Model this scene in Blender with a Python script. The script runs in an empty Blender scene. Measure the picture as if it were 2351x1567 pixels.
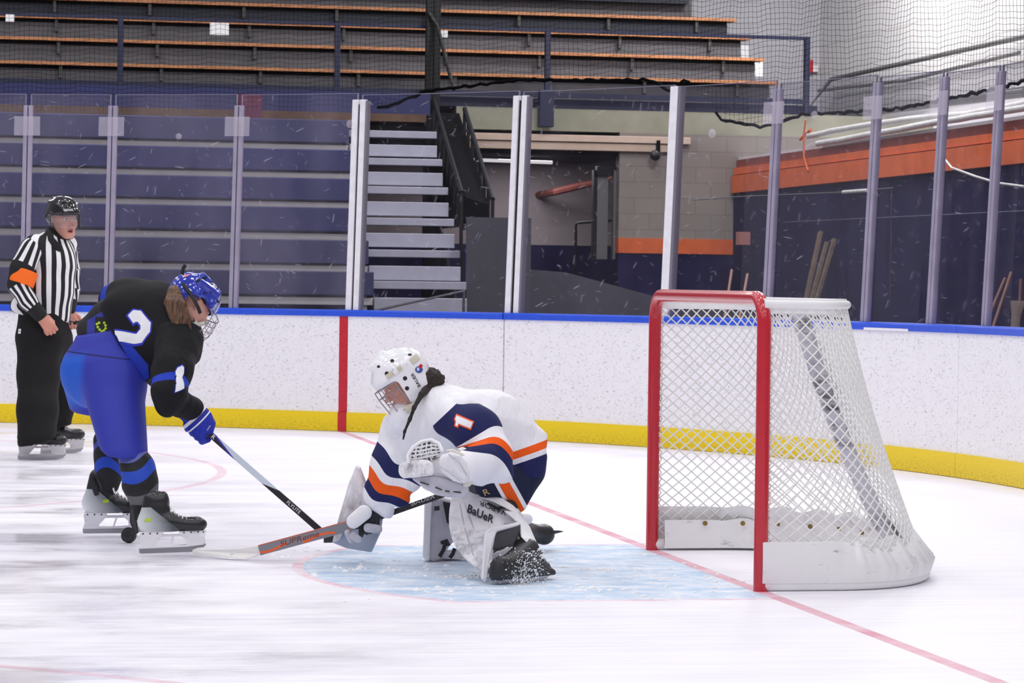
import bpy, bmesh, math, random
import numpy as np
from mathutils import Vector, Matrix
from mathutils.bvhtree import BVHTree

random.seed(7); rng = np.random.default_rng(7)
scene = bpy.context.scene
col = scene.collection

# ------------------------------------------------------------------ camera
FPX = 6590.99
CAM = Vector((-3.469, -12.730, 1.3006))
CR = Vector((0.98029, -0.19715, 0.012985)); CU = Vector((-0.008724, 0.022464, 0.99971)); CF = Vector((0.197384, 0.980116, -0.020301))
cd = bpy.data.cameras.new('camera'); cam = bpy.data.objects.new('camera', cd); col.objects.link(cam)
cam.matrix_world = Matrix(((CR.x, CU.x, -CF.x, CAM.x), (CR.y, CU.y, -CF.y, CAM.y), (CR.z, CU.z, -CF.z, CAM.z), (0, 0, 0, 1)))
cd.sensor_width = 36.0; cd.lens = 36.0 * FPX / 2351.0; cd.clip_end = 200
cd.dof.use_dof = True; cd.dof.focus_distance = 12.7; cd.dof.aperture_fstop = 14.0
scene.camera = cam
# ------------------------------------------------------------------ world, lights, exposure
w = bpy.data.worlds.new('arena_air'); scene.world = w; w.use_nodes = True
bg = w.node_tree.nodes['Background']; bg.inputs[0].default_value = (0.80, 0.80, 0.92, 1); bg.inputs[1].default_value = 0.34
scene.view_settings.view_transform = 'Standard'; scene.view_settings.look = 'None'
scene.view_settings.exposure = 0.0; scene.view_settings.gamma = 1.0; scene.view_settings.use_curve_mapping = False
scene.cycles.use_denoising = True
scene.cycles.max_bounces = 6; scene.cycles.transparent_max_bounces = 16
for i in range(5):
    for j in range(6):
        ld = bpy.data.lights.new('ceiling_lamp', 'AREA'); ld.shape = 'RECTANGLE'; ld.size = 1.3; ld.size_y = 0.7
        ld.energy = 60; ld.color = (1.0, 0.985, 0.99)
        lo = bpy.data.objects.new('ceiling_lamp', ld); col.objects.link(lo)
        lo.location = (-11 + 3.6 * i, -12 + 4.4 * j, 8.6)
for x_, y_, e_ in ((-6, 18.5, 150), (-1, 18.5, 150), (4, 18.5, 120), (5.2, 9, 240), (5.4, 15, 360), (7.4, 22.0, 400), (-3, 22, 90), (3, 22, 90)):
    ld = bpy.data.lights.new('stand_fill', 'AREA'); ld.shape = 'RECTANGLE'; ld.size = 1.3; ld.size_y = 0.7; ld.energy = e_
    lo = bpy.data.objects.new('stand_fill', ld); col.objects.link(lo); lo.location = (x_, y_, 7.6)  # unseen fill lights, added to brighten the stands and the right-hand walls

ld = bpy.data.lights.new('tunnel_fill', 'AREA'); ld.size = 1.0; ld.energy = 30; lo = bpy.data.objects.new('tunnel_fill', ld); col.objects.link(lo); lo.location = (4.1, 23.9, 2.9)  # added fill light that lifts the dark recess wall
# ------------------------------------------------------------------ helpers
def P(u, v, d):
    """world point seen at pixel (u, v), d metres ahead of the camera"""
    return CAM + d * (CF + CR * ((u - 1175.5) / FPX) - CU * ((v - 783.5) / FPX))
def PA(u, v, ax, val):
    d = CF + CR * ((u - 1175.5) / FPX) - CU * ((v - 783.5) / FPX)
    return CAM + d * ((val - CAM[ax]) / d[ax])
PY = lambda u, v, y: PA(u, v, 1, y)
PX = lambda u, v, x: PA(u, v, 0, x)
PZ = lambda u, v, z=0.0: PA(u, v, 2, z)

def s2l(c):
    return tuple(((x / 255) / 12.92 if x / 255 <= 0.04045 else ((x / 255 + 0.055) / 1.055) ** 2.4) for x in c) + (1.0,)
class NT:
    """small node-tree helper"""
    def __init__(s, name):
        s.m = bpy.data.materials.new(name); s.m.use_nodes = True; s.t = s.m.node_tree
        s.b = s.t.nodes['Principled BSDF']; s.out = s.t.nodes['Material Output']
    def n(s, t, **k):
        o = s.t.nodes.new(t)
        for a, b in k.items(): setattr(o, a, b)
        return o
    def l(s, a, b): s.t.links.new(a, b)
    def val(s, sock, v):
        if hasattr(v, 'is_output'): s.l(v, sock)
        else: sock.default_value = v
    def math(s, op, a, b=0.0, c=0.0):
        o = s.n('ShaderNodeMath', operation=op)
        s.val(o.inputs[0], a); s.val(o.inputs[1], b); s.val(o.inputs[2], c)
        return o.outputs[0]
    def mix(s, f, a, b):
        o = s.n('ShaderNodeMix', data_type='RGBA')
        s.val(o.inputs[0], f); s.val(o.inputs[6], a); s.val(o.inputs[7], b)
        return o.outputs[2]
    def noise(s, vec, scale, detail=2.0, rough=0.5):
        o = s.n('ShaderNodeTexNoise'); o.inputs['Scale'].default_value = scale; o.inputs['Detail'].default_value = detail
        o.inputs['Roughness'].default_value = rough
        if vec is not None: s.l(vec, o.inputs['Vector'])
        return o.outputs[0]
    def map(s, vec, scale=(1, 1, 1), rot=(0, 0, 0), loc=(0, 0, 0)):
        o = s.n('ShaderNodeMapping'); o.inputs['Scale'].default_value = scale; o.inputs['Rotation'].default_value = rot
        o.inputs['Location'].default_value = loc; s.l(vec, o.inputs['Vector']); return o.outputs[0]
    def ramp(s, f, lo, hi):
        o = s.n('ShaderNodeMapRange'); o.inputs[1].default_value = lo; o.inputs[2].default_value = hi; s.val(o.inputs[0], f); return o.outputs[0]
    def attr(s, name): return s.n('ShaderNodeAttribute', attribute_name=name).outputs['Fac']
    def obj(s): return s.n('ShaderNodeTexCoord').outputs['Object']
    def uv(s): return s.n('ShaderNodeTexCoord').outputs['UV']
    def bump(s, h, strength=0.3, dist=0.01):
        o = s.n('ShaderNodeBump'); o.inputs['Strength'].default_value = strength; o.inputs['Distance'].default_value = dist
        s.l(h, o.inputs['Height']); s.l(o.outputs[0], s.b.inputs['Normal'])
    def stripes(s, attr, stops):
        """constant colour bands along a float attribute: [(pos, rgb), ...]"""
        a = attr if hasattr(attr, 'is_output') else s.attr(attr)
        c = s2l(stops[0][1])
        for p_, rgb in stops[1:]:
            c = s.mix(s.math('GREATER_THAN', a, p_), c, s2l(rgb))
        return c
def M(name, rgb, rough=0.6, metal=0.0, var=0.0, vscale=8.0, spec=0.5, bump=0.0, bscale=60.0, coat=0.0):
    t = NT(name); c = s2l(rgb); t.b.inputs['Base Color'].default_value = c
    t.b.inputs['Roughness'].default_value = rough; t.b.inputs['Metallic'].default_value = metal
    t.b.inputs['Specular IOR Level'].default_value = spec
    if coat: t.b.inputs['Coat Weight'].default_value = coat; t.b.inputs['Coat Roughness'].default_value = 0.08
    if var:
        f = t.ramp(t.noise(t.obj(), vscale, 4), 0.3, 0.7)
        d = tuple(x * (1 - var) for x in c[:3]) + (1,); e = tuple(min(1, x * (1 + var)) for x in c[:3]) + (1,)
        t.l(t.mix(f, d, e), t.b.inputs['Base Color'])
    if bump: t.bump(t.noise(t.obj(), bscale, 3), bump, 0.004)
    return t.m

def link(o, parent=None):
    col.objects.link(o)
    if parent is not None: o.parent = parent
    return o
def tag(o, label=None, cat=None, group=None, kind=None):
    if label: o['label'] = label
    if cat: o['category'] = cat
    if group: o['group'] = group
    if kind: o['kind'] = kind
    return o
def thing(name, label, cat, group=None):
    return tag(link(bpy.data.objects.new(name, None)), label, cat, group)

class MB:
    def __init__(s): s.v = []; s.f = []; s.mi = []; s.uv = None
    def add(s, vs, fs, mi=0):
        b = len(s.v); s.v += [tuple(x) for x in vs]; s.f += [tuple(i + b for i in f) for f in fs]; s.mi += [mi] * len(fs); return s
    def hexa(s, p, mi=0):  # 8 corners: bottom 4 ccw, top 4 ccw
        return s.add(p, [(3, 2, 1, 0), (4, 5, 6, 7), (0, 1, 5, 4), (1, 2, 6, 5), (2, 3, 7, 6), (3, 0, 4, 7)], mi)
    def box(s, a, b, mi=0):
        (x0, y0, z0), (x1, y1, z1) = a, b
        return s.hexa([(x0, y0, z0), (x1, y0, z0), (x1, y1, z0), (x0, y1, z0), (x0, y0, z1), (x1, y0, z1), (x1, y1, z1), (x0, y1, z1)], mi)
    def obox(s, c, X, Y, Z, mi=0):  # centre and half-axis vectors
        c, X, Y, Z = map(Vector, (c, X, Y, Z))
        return s.hexa([c - X - Y - Z, c + X - Y - Z, c + X + Y - Z, c - X + Y - Z, c - X - Y + Z, c + X - Y + Z, c + X + Y + Z, c - X + Y + Z], mi)
    def tube(s, pts, r, n=8, closed=False, mi=0, flat=None):
        """pipe along a polyline; r number or list; flat=(vector, ratio) squashes it along vector"""
        pts = [Vector(q) for q in pts]; k = len(pts); rings = []; up = None
        for i, q in enumerate(pts):
            a = pts[(i - 1) % k] if (closed or i > 0) else q; b = pts[(i + 1) % k] if (closed or i < k - 1) else q
            t = (b - a).normalized() if (b - a).length > 1e-9 else Vector((0, 0, 1))
            if up is None: up = t.orthogonal().normalized()
            up = up - t * up.dot(t); up = up.normalized() if up.length > 1e-6 else t.orthogonal().normalized()
            bn = t.cross(up); ri = r[i] if isinstance(r, (list, tuple)) else r; ring = []
            for j in range(n):
                an = 2 * math.pi * j / n; o = up * math.cos(an) * ri + bn * math.sin(an) * ri
                if flat: fv = Vector(flat[0]).normalized(); o = o - fv * o.dot(fv) * (1 - flat[1])
                ring.append(q + o)
            rings.append(ring)
        vs = [x for R in rings for x in R]; fs = []
        for i in range(k if closed else k - 1):
            a = i * n; b = ((i + 1) % k) * n
            fs += [(a + j, a + (j + 1) % n, b + (j + 1) % n, b + j) for j in range(n)]
        if not closed: fs += [tuple(range(n))[::-1], tuple((k - 1) * n + j for j in range(n))]
        return s.add(vs, fs, mi)
    def loft(s, rings, cap=True, mi=0, closed=True):
        n = len(rings[0]); vs = [Vector(x) for R in rings for x in R]; fs = []
        for i in range(len(rings) - 1):
            a = i * n; b = a + n
            fs += [(a + j, a + (j + 1) % n, b + (j + 1) % n, b + j) for j in range(n if closed else n - 1)]
        if cap: fs += [tuple(range(n))[::-1], tuple((len(rings) - 1) * n + j for j in range(n))]
        return s.add(vs, fs, mi)
    def prism(s, poly, vec, mi=0):
        vec = Vector(vec); a = [Vector(q) for q in poly]; return s.loft([a, [q + vec for q in a]], True, mi)
    def sphere(s, c, r, n=10, m=6, X=(1, 0, 0), Y=(0, 1, 0), Z=(0, 0, 1), mi=0):
        c, X, Y, Z = map(Vector, (c, X, Y, Z)); r = r if isinstance(r, (tuple, list)) else (r, r, r)
        rings = []
        for i in range(m + 1):
            t = math.pi * (i / m); sr = max(math.sin(t), 1e-3); rings.append([c + X * r[0] * sr * math.cos(2 * math.pi * j / n) + Y * r[1] * sr * math.sin(2 * math.pi * j / n) - Z * r[2] * math.cos(t) for j in range(n)])
        return s.loft(rings, True, mi)
    def build(s, name, mat, parent=None, smooth=False, bevel=0.0, seg=2, fix=True):
        me = bpy.data.meshes.new(name); me.from_pydata(s.v, [], s.f)
        for m_ in (mat if isinstance(mat, (list, tuple)) else [mat]): me.materials.append(m_)
        if any(s.mi): me.polygons.foreach_set('material_index', s.mi)
        if s.uv:
            ul = me.uv_layers.new(name='UVMap'); d = ul.data
            for lp in me.loops: d[lp.index].uv = s.uv[lp.vertex_index]
        if fix:
            bm = bmesh.new(); bm.from_mesh(me); bmesh.ops.recalc_face_normals(bm, faces=bm.faces); bm.to_mesh(me); bm.free()
        if smooth:
            me.polygons.foreach_set('use_smooth', [True] * len(me.polygons)); me.set_sharp_from_angle(angle=1.05)
        me.update(); o = link(bpy.data.objects.new(name, me), parent)
        if bevel:
            b = o.modifiers.new('bevel', 'BEVEL'); b.width = bevel; b.segments = seg; b.limit_method = 'ANGLE'
        return o

# ---- smooth implicit surfaces (used for bodies, clothing, padding)
class Vol:
    def __init__(s, lo, hi, h):
        s.lo = np.array(lo, float); s.h = h; s.n = np.ceil((np.array(hi, float) - s.lo) / h).astype(int) + 1
        s.f = np.full(s.n, 0.5, np.float32)
    def _sub(s, lo, hi):
        a = np.maximum(np.floor((np.array(lo) - s.lo) / s.h).astype(int), 0); b = np.minimum(np.ceil((np.array(hi) - s.lo) / s.h).astype(int) + 1, s.n)
        if np.any(b <= a): return None, None
        sl = tuple(slice(a[i], b[i]) for i in range(3))
        g = np.meshgrid(*[s.lo[i] + s.h * np.arange(a[i], b[i]) for i in range(3)], indexing='ij')
        return sl, np.stack(g, -1)
    def _put(s, sl, d, k, op):
        f = s.f[sl]
        if op == 'sub': d = -d
        if op == 'add':
            if k <= 0: s.f[sl] = np.minimum(f, d); return
            h_ = np.maximum(k - np.abs(f - d), 0) / k; s.f[sl] = np.minimum(f, d) - h_ * h_ * k * 0.25
        else:
            if k <= 0: s.f[sl] = np.maximum(f, d); return
            h_ = np.maximum(k - np.abs(f - d), 0) / k; s.f[sl] = np.maximum(f, d) + h_ * h_ * k * 0.25
    def cone(s, a, b, r1, r2, k=0.03, op='add', flat=None):
        a = np.array(a, float); b = np.array(b, float); R = max(r1, r2) + max(k, 0) + 0.06
        sl, X = s._sub(np.minimum(a, b) - R, np.maximum(a, b) + R)
        if sl is None: return s
        ba = b - a; L = max(float(ba @ ba), 1e-12); pa = X - a
        if flat is not None:   # (direction, factor): thickness along direction scaled by factor
            n = np.array(flat[0], float); n /= np.linalg.norm(n); c = pa @ n; ax = float(ba @ n)
            t0 = np.clip((pa @ ba) / L, 0, 1); dev = c - t0 * ax
            pa = pa + (dev * (1 / flat[1] - 1))[..., None] * n
        t = np.clip((pa @ ba) / L, 0, 1); q = pa - t[..., None] * ba
        d = np.sqrt((q * q).sum(-1)) - (r1 + (r2 - r1) * t)
        if flat is not None: d = d * min(1.0, 0.5 + 0.5 * flat[1])
        s._put(sl, d, k, op); return s
    def chain(s, pts, rs, k=0.03, **kw):
        for i in range(len(pts) - 1): s.cone(pts[i], pts[i + 1], rs[i], rs[i + 1], k, **kw)
        return s
    def ell(s, c, r, X=(1, 0, 0), Y=(0, 1, 0), Z=(0, 0, 1), k=0.03, op='add'):
        c = np.array(c, float); R = max(r) + max(k, 0) + 0.06; sl, Q = s._sub(c - R, c + R)
        if sl is None: return s
        q = Q - c; A = np.stack([np.array(v, float) / np.linalg.norm(v) for v in (X, Y, Z)], 1); l = q @ A
        r = np.array(r, float); k0 = np.sqrt(((l / r) ** 2).sum(-1)); k1 = np.sqrt(((l / (r * r)) ** 2).sum(-1)) + 1e-9
        s._put(sl, k0 * (k0 - 1) / k1, k, op); return s
    def box(s, c, r, X=(1, 0, 0), Y=(0, 1, 0), Z=(0, 0, 1), round=0.02, k=0.03, op='add'):
        c = np.array(c, float); R = float(np.linalg.norm(r)) + max(k, 0) + 0.06; sl, Q = s._sub(c - R, c + R)
        if sl is None: return s
        A = np.stack([np.array(v, float) / np.linalg.norm(v) for v in (X, Y, Z)], 1); l = np.abs((Q - c) @ A) - (np.array(r, float) - round)
        d = np.sqrt((np.maximum(l, 0) ** 2).sum(-1)) + np.minimum(l.max(-1), 0) - round
        s._put(sl, d, k, op); return s
    def plane(s, p, n, k=0.01):   # cut away the side the normal points to
        n = np.array(n, float); n /= np.linalg.norm(n); sl, Q = s._sub(s.lo, s.lo + s.h * s.n)
        s._put(sl, (Q - np.array(p, float)) @ n, k, 'int'); return s
    def warp(s, fn):              # add a displacement field (metres) to the surface
        sl, Q = s._sub(s.lo, s.lo + s.h * s.n); s.f[sl] += fn(Q).astype(np.float32); return s
    def mesh(s):
        f = s.f; n = f.shape; ins = f < 0
        cnt = np.zeros([i - 1 for i in n], np.int8); acc = np.zeros([i - 1 for i in n] + [3], np.float32); num = np.zeros([i - 1 for i in n], np.float32)
        idx = lambda o: tuple(slice(o[i], n[i] - 1 + o[i]) for i in range(3))
        cr = [(x, y, z) for x in (0, 1) for y in (0, 1) for z in (0, 1)]
        for o in cr: cnt += ins[idx(o)]
        act = (cnt > 0) & (cnt < 8)
        for a in cr:
            for ax in range(3):
                if a[ax]: continue
                b = list(a); b[ax] = 1; b = tuple(b)
                fa = f[idx(a)][act]; fb = f[idx(b)][act]; c = (fa < 0) != (fb < 0)
                t = np.where(c, fa / np.where(c, fa - fb, 1), 0); p = np.tile(np.array(a, np.float32), (len(t), 1)); p[:, ax] += t
                A = acc[act]; A += p * c[:, None]; acc[act] = A; N = num[act]; N += c; num[act] = N
        V = np.argwhere(act).astype(np.float32) + acc[act] / num[act][:, None]; vid = np.full(act.shape, -1, np.int64); vid[act] = np.arange(len(V))
        F = []
        for ax in range(3):
            s1 = [slice(0, n[i]) for i in range(3)]; s2 = list(s1); s1[ax] = slice(0, n[ax] - 1); s2[ax] = slice(1, n[ax])
            a_ = ins[tuple(s1)]; b_ = ins[tuple(s2)]; E = np.argwhere(a_ != b_); fl = a_[a_ != b_]
            o1, o2 = (ax + 1) % 3, (ax + 2) % 3
            ok = (E[:, o1] > 0) & (E[:, o2] > 0) & (E[:, o1] < n[o1] - 1) & (E[:, o2] < n[o2] - 1); E = E[ok]; fl = fl[ok]
            if not len(E): continue
            q = []
            for d1, d2 in ((-1, -1), (0, -1), (0, 0), (-1, 0)):
                e = E.copy(); e[:, o1] += d1; e[:, o2] += d2; q.append(vid[e[:, 0], e[:, 1], e[:, 2]])
            q = np.stack(q, 1); q[~fl] = q[~fl][:, ::-1]; F.append(q)
        F = np.concatenate(F); V = V * s.h + s.lo
        # light relaxation keeps the surface even
        nb = np.zeros_like(V); ct = np.zeros(len(V))
        for i in range(4):
            np.add.at(nb, F[:, i], V[F[:, (i + 1) % 4]]); np.add.at(ct, F[:, i], 1)
        V = V * 0.5 + 0.5 * nb / np.maximum(ct, 1)[:, None]
        # drop stray crumbs that are not joined to the main surface
        lab = np.arange(len(V))
        for _ in range(60):
            m_ = lab[F].min(1); new = lab.copy()
            for i in range(4): np.minimum.at(new, F[:, i], m_)
            new = new[new]
            if (new == lab).all(): break
            lab = new
        big = np.bincount(lab).argmax(); kf = lab[F[:, 0]] == big
        if not kf.all() or len(np.unique(F)) < len(V):
            F = F[kf]; use = np.unique(F); mp = np.full(len(V), -1); mp[use] = np.arange(len(use)); V = V[use]; F = mp[F]
        return V, F
    def build(s, name, mat, parent=None, attrs=None):
        V, F = s.mesh(); return npmesh(name, V, F, mat, parent, attrs)
def npmesh(name, V, F, mat, parent=None, attrs=None):
    me = bpy.data.meshes.new(name); me.vertices.add(len(V)); me.vertices.foreach_set('co', V.astype(np.float32).ravel())
    k = F.shape[1]; me.loops.add(len(F) * k); me.loops.foreach_set('vertex_index', F.ravel().astype(np.int32))
    me.polygons.add(len(F)); me.polygons.foreach_set('loop_start', np.arange(0, len(F) * k, k, dtype=np.int32))
    me.polygons.foreach_set('use_smooth', np.ones(len(F), bool)); me.update(calc_edges=True); me.validate()
    for m_ in (mat if isinstance(mat, (list, tuple)) else [mat]): me.materials.append(m_)
    for nm, fn in (attrs or {}).items():
        a = me.attributes.new(nm, 'FLOAT', 'POINT'); a.data.foreach_set('value', np.asarray(fn(V), np.float32))
    return link(bpy.data.objects.new(name, me), parent)
def bounds(*pts, pad=0.25):
    a = np.array([list(p) for p in pts]); return a.min(0) - pad, a.max(0) + pad
def seg_t(V, a, b):
    a = np.array(a, float); b = np.array(b, float); return (V - a) @ (b - a) / ((b - a) @ (b - a))
def chain_t(V, pts):
    """arc-length position of the nearest point on a polyline"""
    best = np.full(len(V), 1e9); out = np.zeros(len(V)); acc = 0
    for i in range(len(pts) - 1):
        a = np.array(pts[i], float); b = np.array(pts[i + 1], float); L = np.linalg.norm(b - a); t = (V - a) @ (b - a) / (L * L)
        tc = np.clip(t, 0 if i else -5, 1 if i < len(pts) - 2 else 5); d = np.linalg.norm(V - (a + np.clip(t, 0, 1)[:, None] * (b - a)), axis=1)
        m_ = d < best; best[m_] = d[m_]; out[m_] = acc + tc[m_] * L; acc += L
    return out
_txt = {}
def text_polys(s, font_bold=0.0):
    """triangulated outline of a string, unit letter height, as (verts2d, faces)"""
    cu = bpy.data.curves.new('t', 'FONT'); cu.body = s; cu.align_x = 'CENTER'; cu.align_y = 'CENTER'; cu.size = 1.4; cu.offset = font_bold
    cu.resolution_u = 3
    o = bpy.data.objects.new('t', cu); col.objects.link(o); dg = bpy.context.evaluated_depsgraph_get()
    me = bpy.data.meshes.new_from_object(o.evaluated_get(dg)); v = [x.co.copy() for x in me.vertices]; f = [tuple(p.vertices) for p in me.polygons]
    bpy.data.objects.remove(o); bpy.data.curves.remove(cu); bpy.data.meshes.remove(me)
    return v, f
def decal(name, shape, target, origin, U, V, mat, parent, off=0.003, sub=0.02, depth=0.25, shear=0.0, thick=0.0):
    """lay a flat 2-D shape (verts, faces) on the surface of target: origin + x*U + y*V, projected along U x V"""
    v, f = shape; U = Vector(U); V = Vector(V); N = U.cross(V).normalized(); origin = Vector(origin)
    bm = bmesh.new(); bv = [bm.verts.new(origin + U * (x[0] + shear * x[1]) + V * x[1]) for x in v]
    for q in f:
        try: bm.faces.new([bv[i] for i in q])
        except ValueError: pass
    bmesh.ops.triangulate(bm, faces=bm.faces)
    for _ in range(5):
        e = [x for x in bm.edges if x.calc_length() > sub]
        if not e: break
        bmesh.ops.subdivide_edges(bm, edges=e, cuts=1); bmesh.ops.triangulate(bm, faces=[x for x in bm.faces if len(x.verts) > 3])
    trees = []
    for t in (target if isinstance(target, (list, tuple)) else [target]):
        trees.append(BVHTree.FromPolygons([x.co for x in t.data.vertices], [tuple(p.vertices) for p in t.data.polygons]))
    miss = []
    for x in bm.verts:
        best = None
        for t in trees:
            h, nn, _, dist = t.ray_cast(x.co + N * depth, -N, depth * 2)
            if h is not None and (best is None or dist < best[1]): best = (h, dist)
        if best: x.co = best[0] + N * off
        else: miss.append(x)
    bmesh.ops.delete(bm, geom=miss, context='VERTS')
    me = bpy.data.meshes.new(name); bm.normal_update(); bm.to_mesh(me); bm.free(); me.materials.append(mat)
    me.polygons.foreach_set('use_smooth', [True] * len(me.polygons))
    return link(bpy.data.objects.new(name, me), parent)
def poly2(*pts): return [Vector((x, y, 0)) for x, y in pts], [tuple(range(len(pts)))]

# ================================================================== the rink
ACX, ACY, AR = -5.016, 4.953, 8.54          # corner arc of the boards
def arc(th, off=0.0, z=0.0):
    a = math.radians(th)
    if th > 90: s_ = (th - 90) / 57.3 * AR; return Vector((ACX - s_, ACY + AR + off, z))
    if th < 0: return Vector((ACX + AR + off, ACY + th / 57.3 * AR, z))
    return Vector((ACX + (AR + off) * math.cos(a), ACY + (AR + off) * math.sin(a), z))
def arc_range(a, b, step=1.0):
    n = max(2, int(abs(b - a) / step) + 1); return [a + (b - a) * i / (n - 1) for i in range(n)]
def arc_sweep(mb, prof, a, b, step=1.0, mi=0, caps=True):
    """sweep a closed profile [(offset, z), ...] along the boards"""
    mb.loft([[arc(t, o, z) for o, z in prof] for t in arc_range(a, b, step)], caps, mi)

# ---- ice with the painted lines under it
def ice_material():
    t = NT('ice'); o = t.obj(); xyz = t.n('ShaderNodeSeparateXYZ'); t.l(o, xyz.inputs[0]); X, Y = xyz.outputs[0], xyz.outputs[1]
    mt = t.math
    streak = t.noise(t.map(o, (0.7, 2.4, 1), (0, 0, math.radians(8))), 1.5, 7, 0.66)
    streak2 = t.noise(t.map(o, (0.9, 9.0, 1), (0, 0, math.radians(-17))), 3.0, 5, 0.6)
    snow = t.noise(o, 9.0, 6, 0.7)
    big = t.noise(o, 0.5, 2)
    f1 = t.ramp(mt('ADD', mt('MULTIPLY', streak, 0.7), mt('MULTIPLY', streak2, 0.3)), 0.40, 0.60)
    left = t.ramp(X, 0.5, -3.5)                  # more skated-up, bare ice away from the crease
    white = s2l((246, 243, 249)); grey = s2l((208, 203, 217))
    c = t.mix(mt('MULTIPLY', mt('MULTIPLY', f1, t.ramp(big, 0.3, 0.7)), mt('ADD', 0.2, mt('MULTIPLY', left, 1.0))), white, grey)
    # fine skate scratches
    for rot, sc in ((12, 5.5), (-24, 4.0), (38, 3.2), (3, 7.0)):
        wv = t.n('ShaderNodeTexWave'); wv.inputs['Scale'].default_value = sc * 0.35; wv.inputs['Distortion'].default_value = 5.0
        wv.inputs['Detail'].default_value = 2; wv.inputs['Detail Scale'].default_value = 0.35
        t.l(t.map(o, (0.12, 1, 1), (0, 0, math.radians(rot))), wv.inputs['Vector']); wv.bands_direction = 'Y'
        c = t.mix(mt('MULTIPLY', t.ramp(wv.outputs[1], 0.985, 1.0), 0.45), c, s2l((255, 255, 255)))
    # goal crease: straight sides and an arc
    ay = mt('ABSOLUTE', Y); r = mt('SQRT', mt('ADD', mt('MULTIPLY', X, X), mt('MULTIPLY', Y, Y)))
    inx = mt('LESS_THAN', X, 0.0)
    inner = mt('MULTIPLY', mt('MULTIPLY', mt('LESS_THAN', ay, 1.22), mt('LESS_THAN', r, 1.83)), inx)
    outer = mt('MULTIPLY', mt('MULTIPLY', mt('LESS_THAN', ay, 1.27), mt('LESS_THAN', r, 1.88)), inx)
    cn = t.ramp(mt('ADD', mt('MULTIPLY', t.noise(t.map(o, (1.6, 4, 1)), 2.2, 7, 0.68), 0.6), mt('MULTIPLY', snow, 0.4)), 0.38, 0.60)
    blue = t.mix(cn, s2l((168, 200, 230)), s2l((234, 239, 247)))
    wear = t.ramp(t.noise(o, 5.0, 6, 0.65), 0.30, 0.62)
    pink = t.mix(wear, s2l((226, 176, 192)), s2l((245, 234, 240)))
    c = t.mix(outer, c, pink); c = t.mix(inner, c, blue)
    ax = mt('ABSOLUTE', X); gl = mt('LESS_THAN', ax, 0.032)
    wear2 = t.ramp(t.noise(o, 3.0, 6, 0.65), 0.35, 0.75)
    red = t.mix(wear2, s2l((220, 150, 168)), s2l((241, 220, 228)))
    c = t.mix(gl, c, red)
    # face-off circles (both end-zone spots)
    for cx_, cy_ in ((-6.1, 7.1), (-5.95, -6.7)):
        dx = mt('SUBTRACT', X, cx_); dy = mt('SUBTRACT', Y, cy_); rr = mt('SQRT', mt('ADD', mt('MULTIPLY', dx, dx), mt('MULTIPLY', dy, dy)))
        ring = mt('LESS_THAN', mt('ABSOLUTE', mt('SUBTRACT', rr, 4.57)), 0.032)
        c = t.mix(ring, c, t.mix(wear2, s2l((230, 198, 211)), s2l((243, 232, 238))))
    t.l(c, t.b.inputs['Base Color'])
    rough = mt('MULTIPLY', t.ramp(mt('ADD', mt('MULTIPLY', streak, 0.2), mt('MULTIPLY', t.noise(t.map(o, (0.8, 1.1, 1)), 0.9, 6, 0.6), 0.8)), 0.42, 0.60), t.ramp(X, -0.6, -2.4))
    ro = t.n('ShaderNodeMapRange'); ro.inputs[3].default_value = 0.55; ro.inputs[4].default_value = 0.11; t.l(rough, ro.inputs[0])
    t.l(ro.outputs[0], t.b.inputs['Roughness']); t.b.inputs['Specular IOR Level'].default_value = 0.3; t.b.inputs['IOR'].default_value = 1.31
    t.bump(snow, 0.06, 0.02)
    return t.m
mb = MB(); pts = [arc(t, 0.02, 0) for t in arc_range(150, -120, 2)] + [Vector((3.5, -14.5, 0)), Vector((-19, -14.5, 0))]
mb.add(pts, [tuple(range(len(pts)))]); ice = mb.build('floor_ice', ice_material()); tag(ice, 'white skating ice with painted blue crease and red lines', 'floor', kind='structure')
conc = M('concrete', (70, 68, 74), 0.8, var=0.15)
mb = MB(); mb.box((-20, -15, -0.3), (12, 30, -0.02)); tag(mb.build('floor_concourse', conc), kind='structure')

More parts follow.
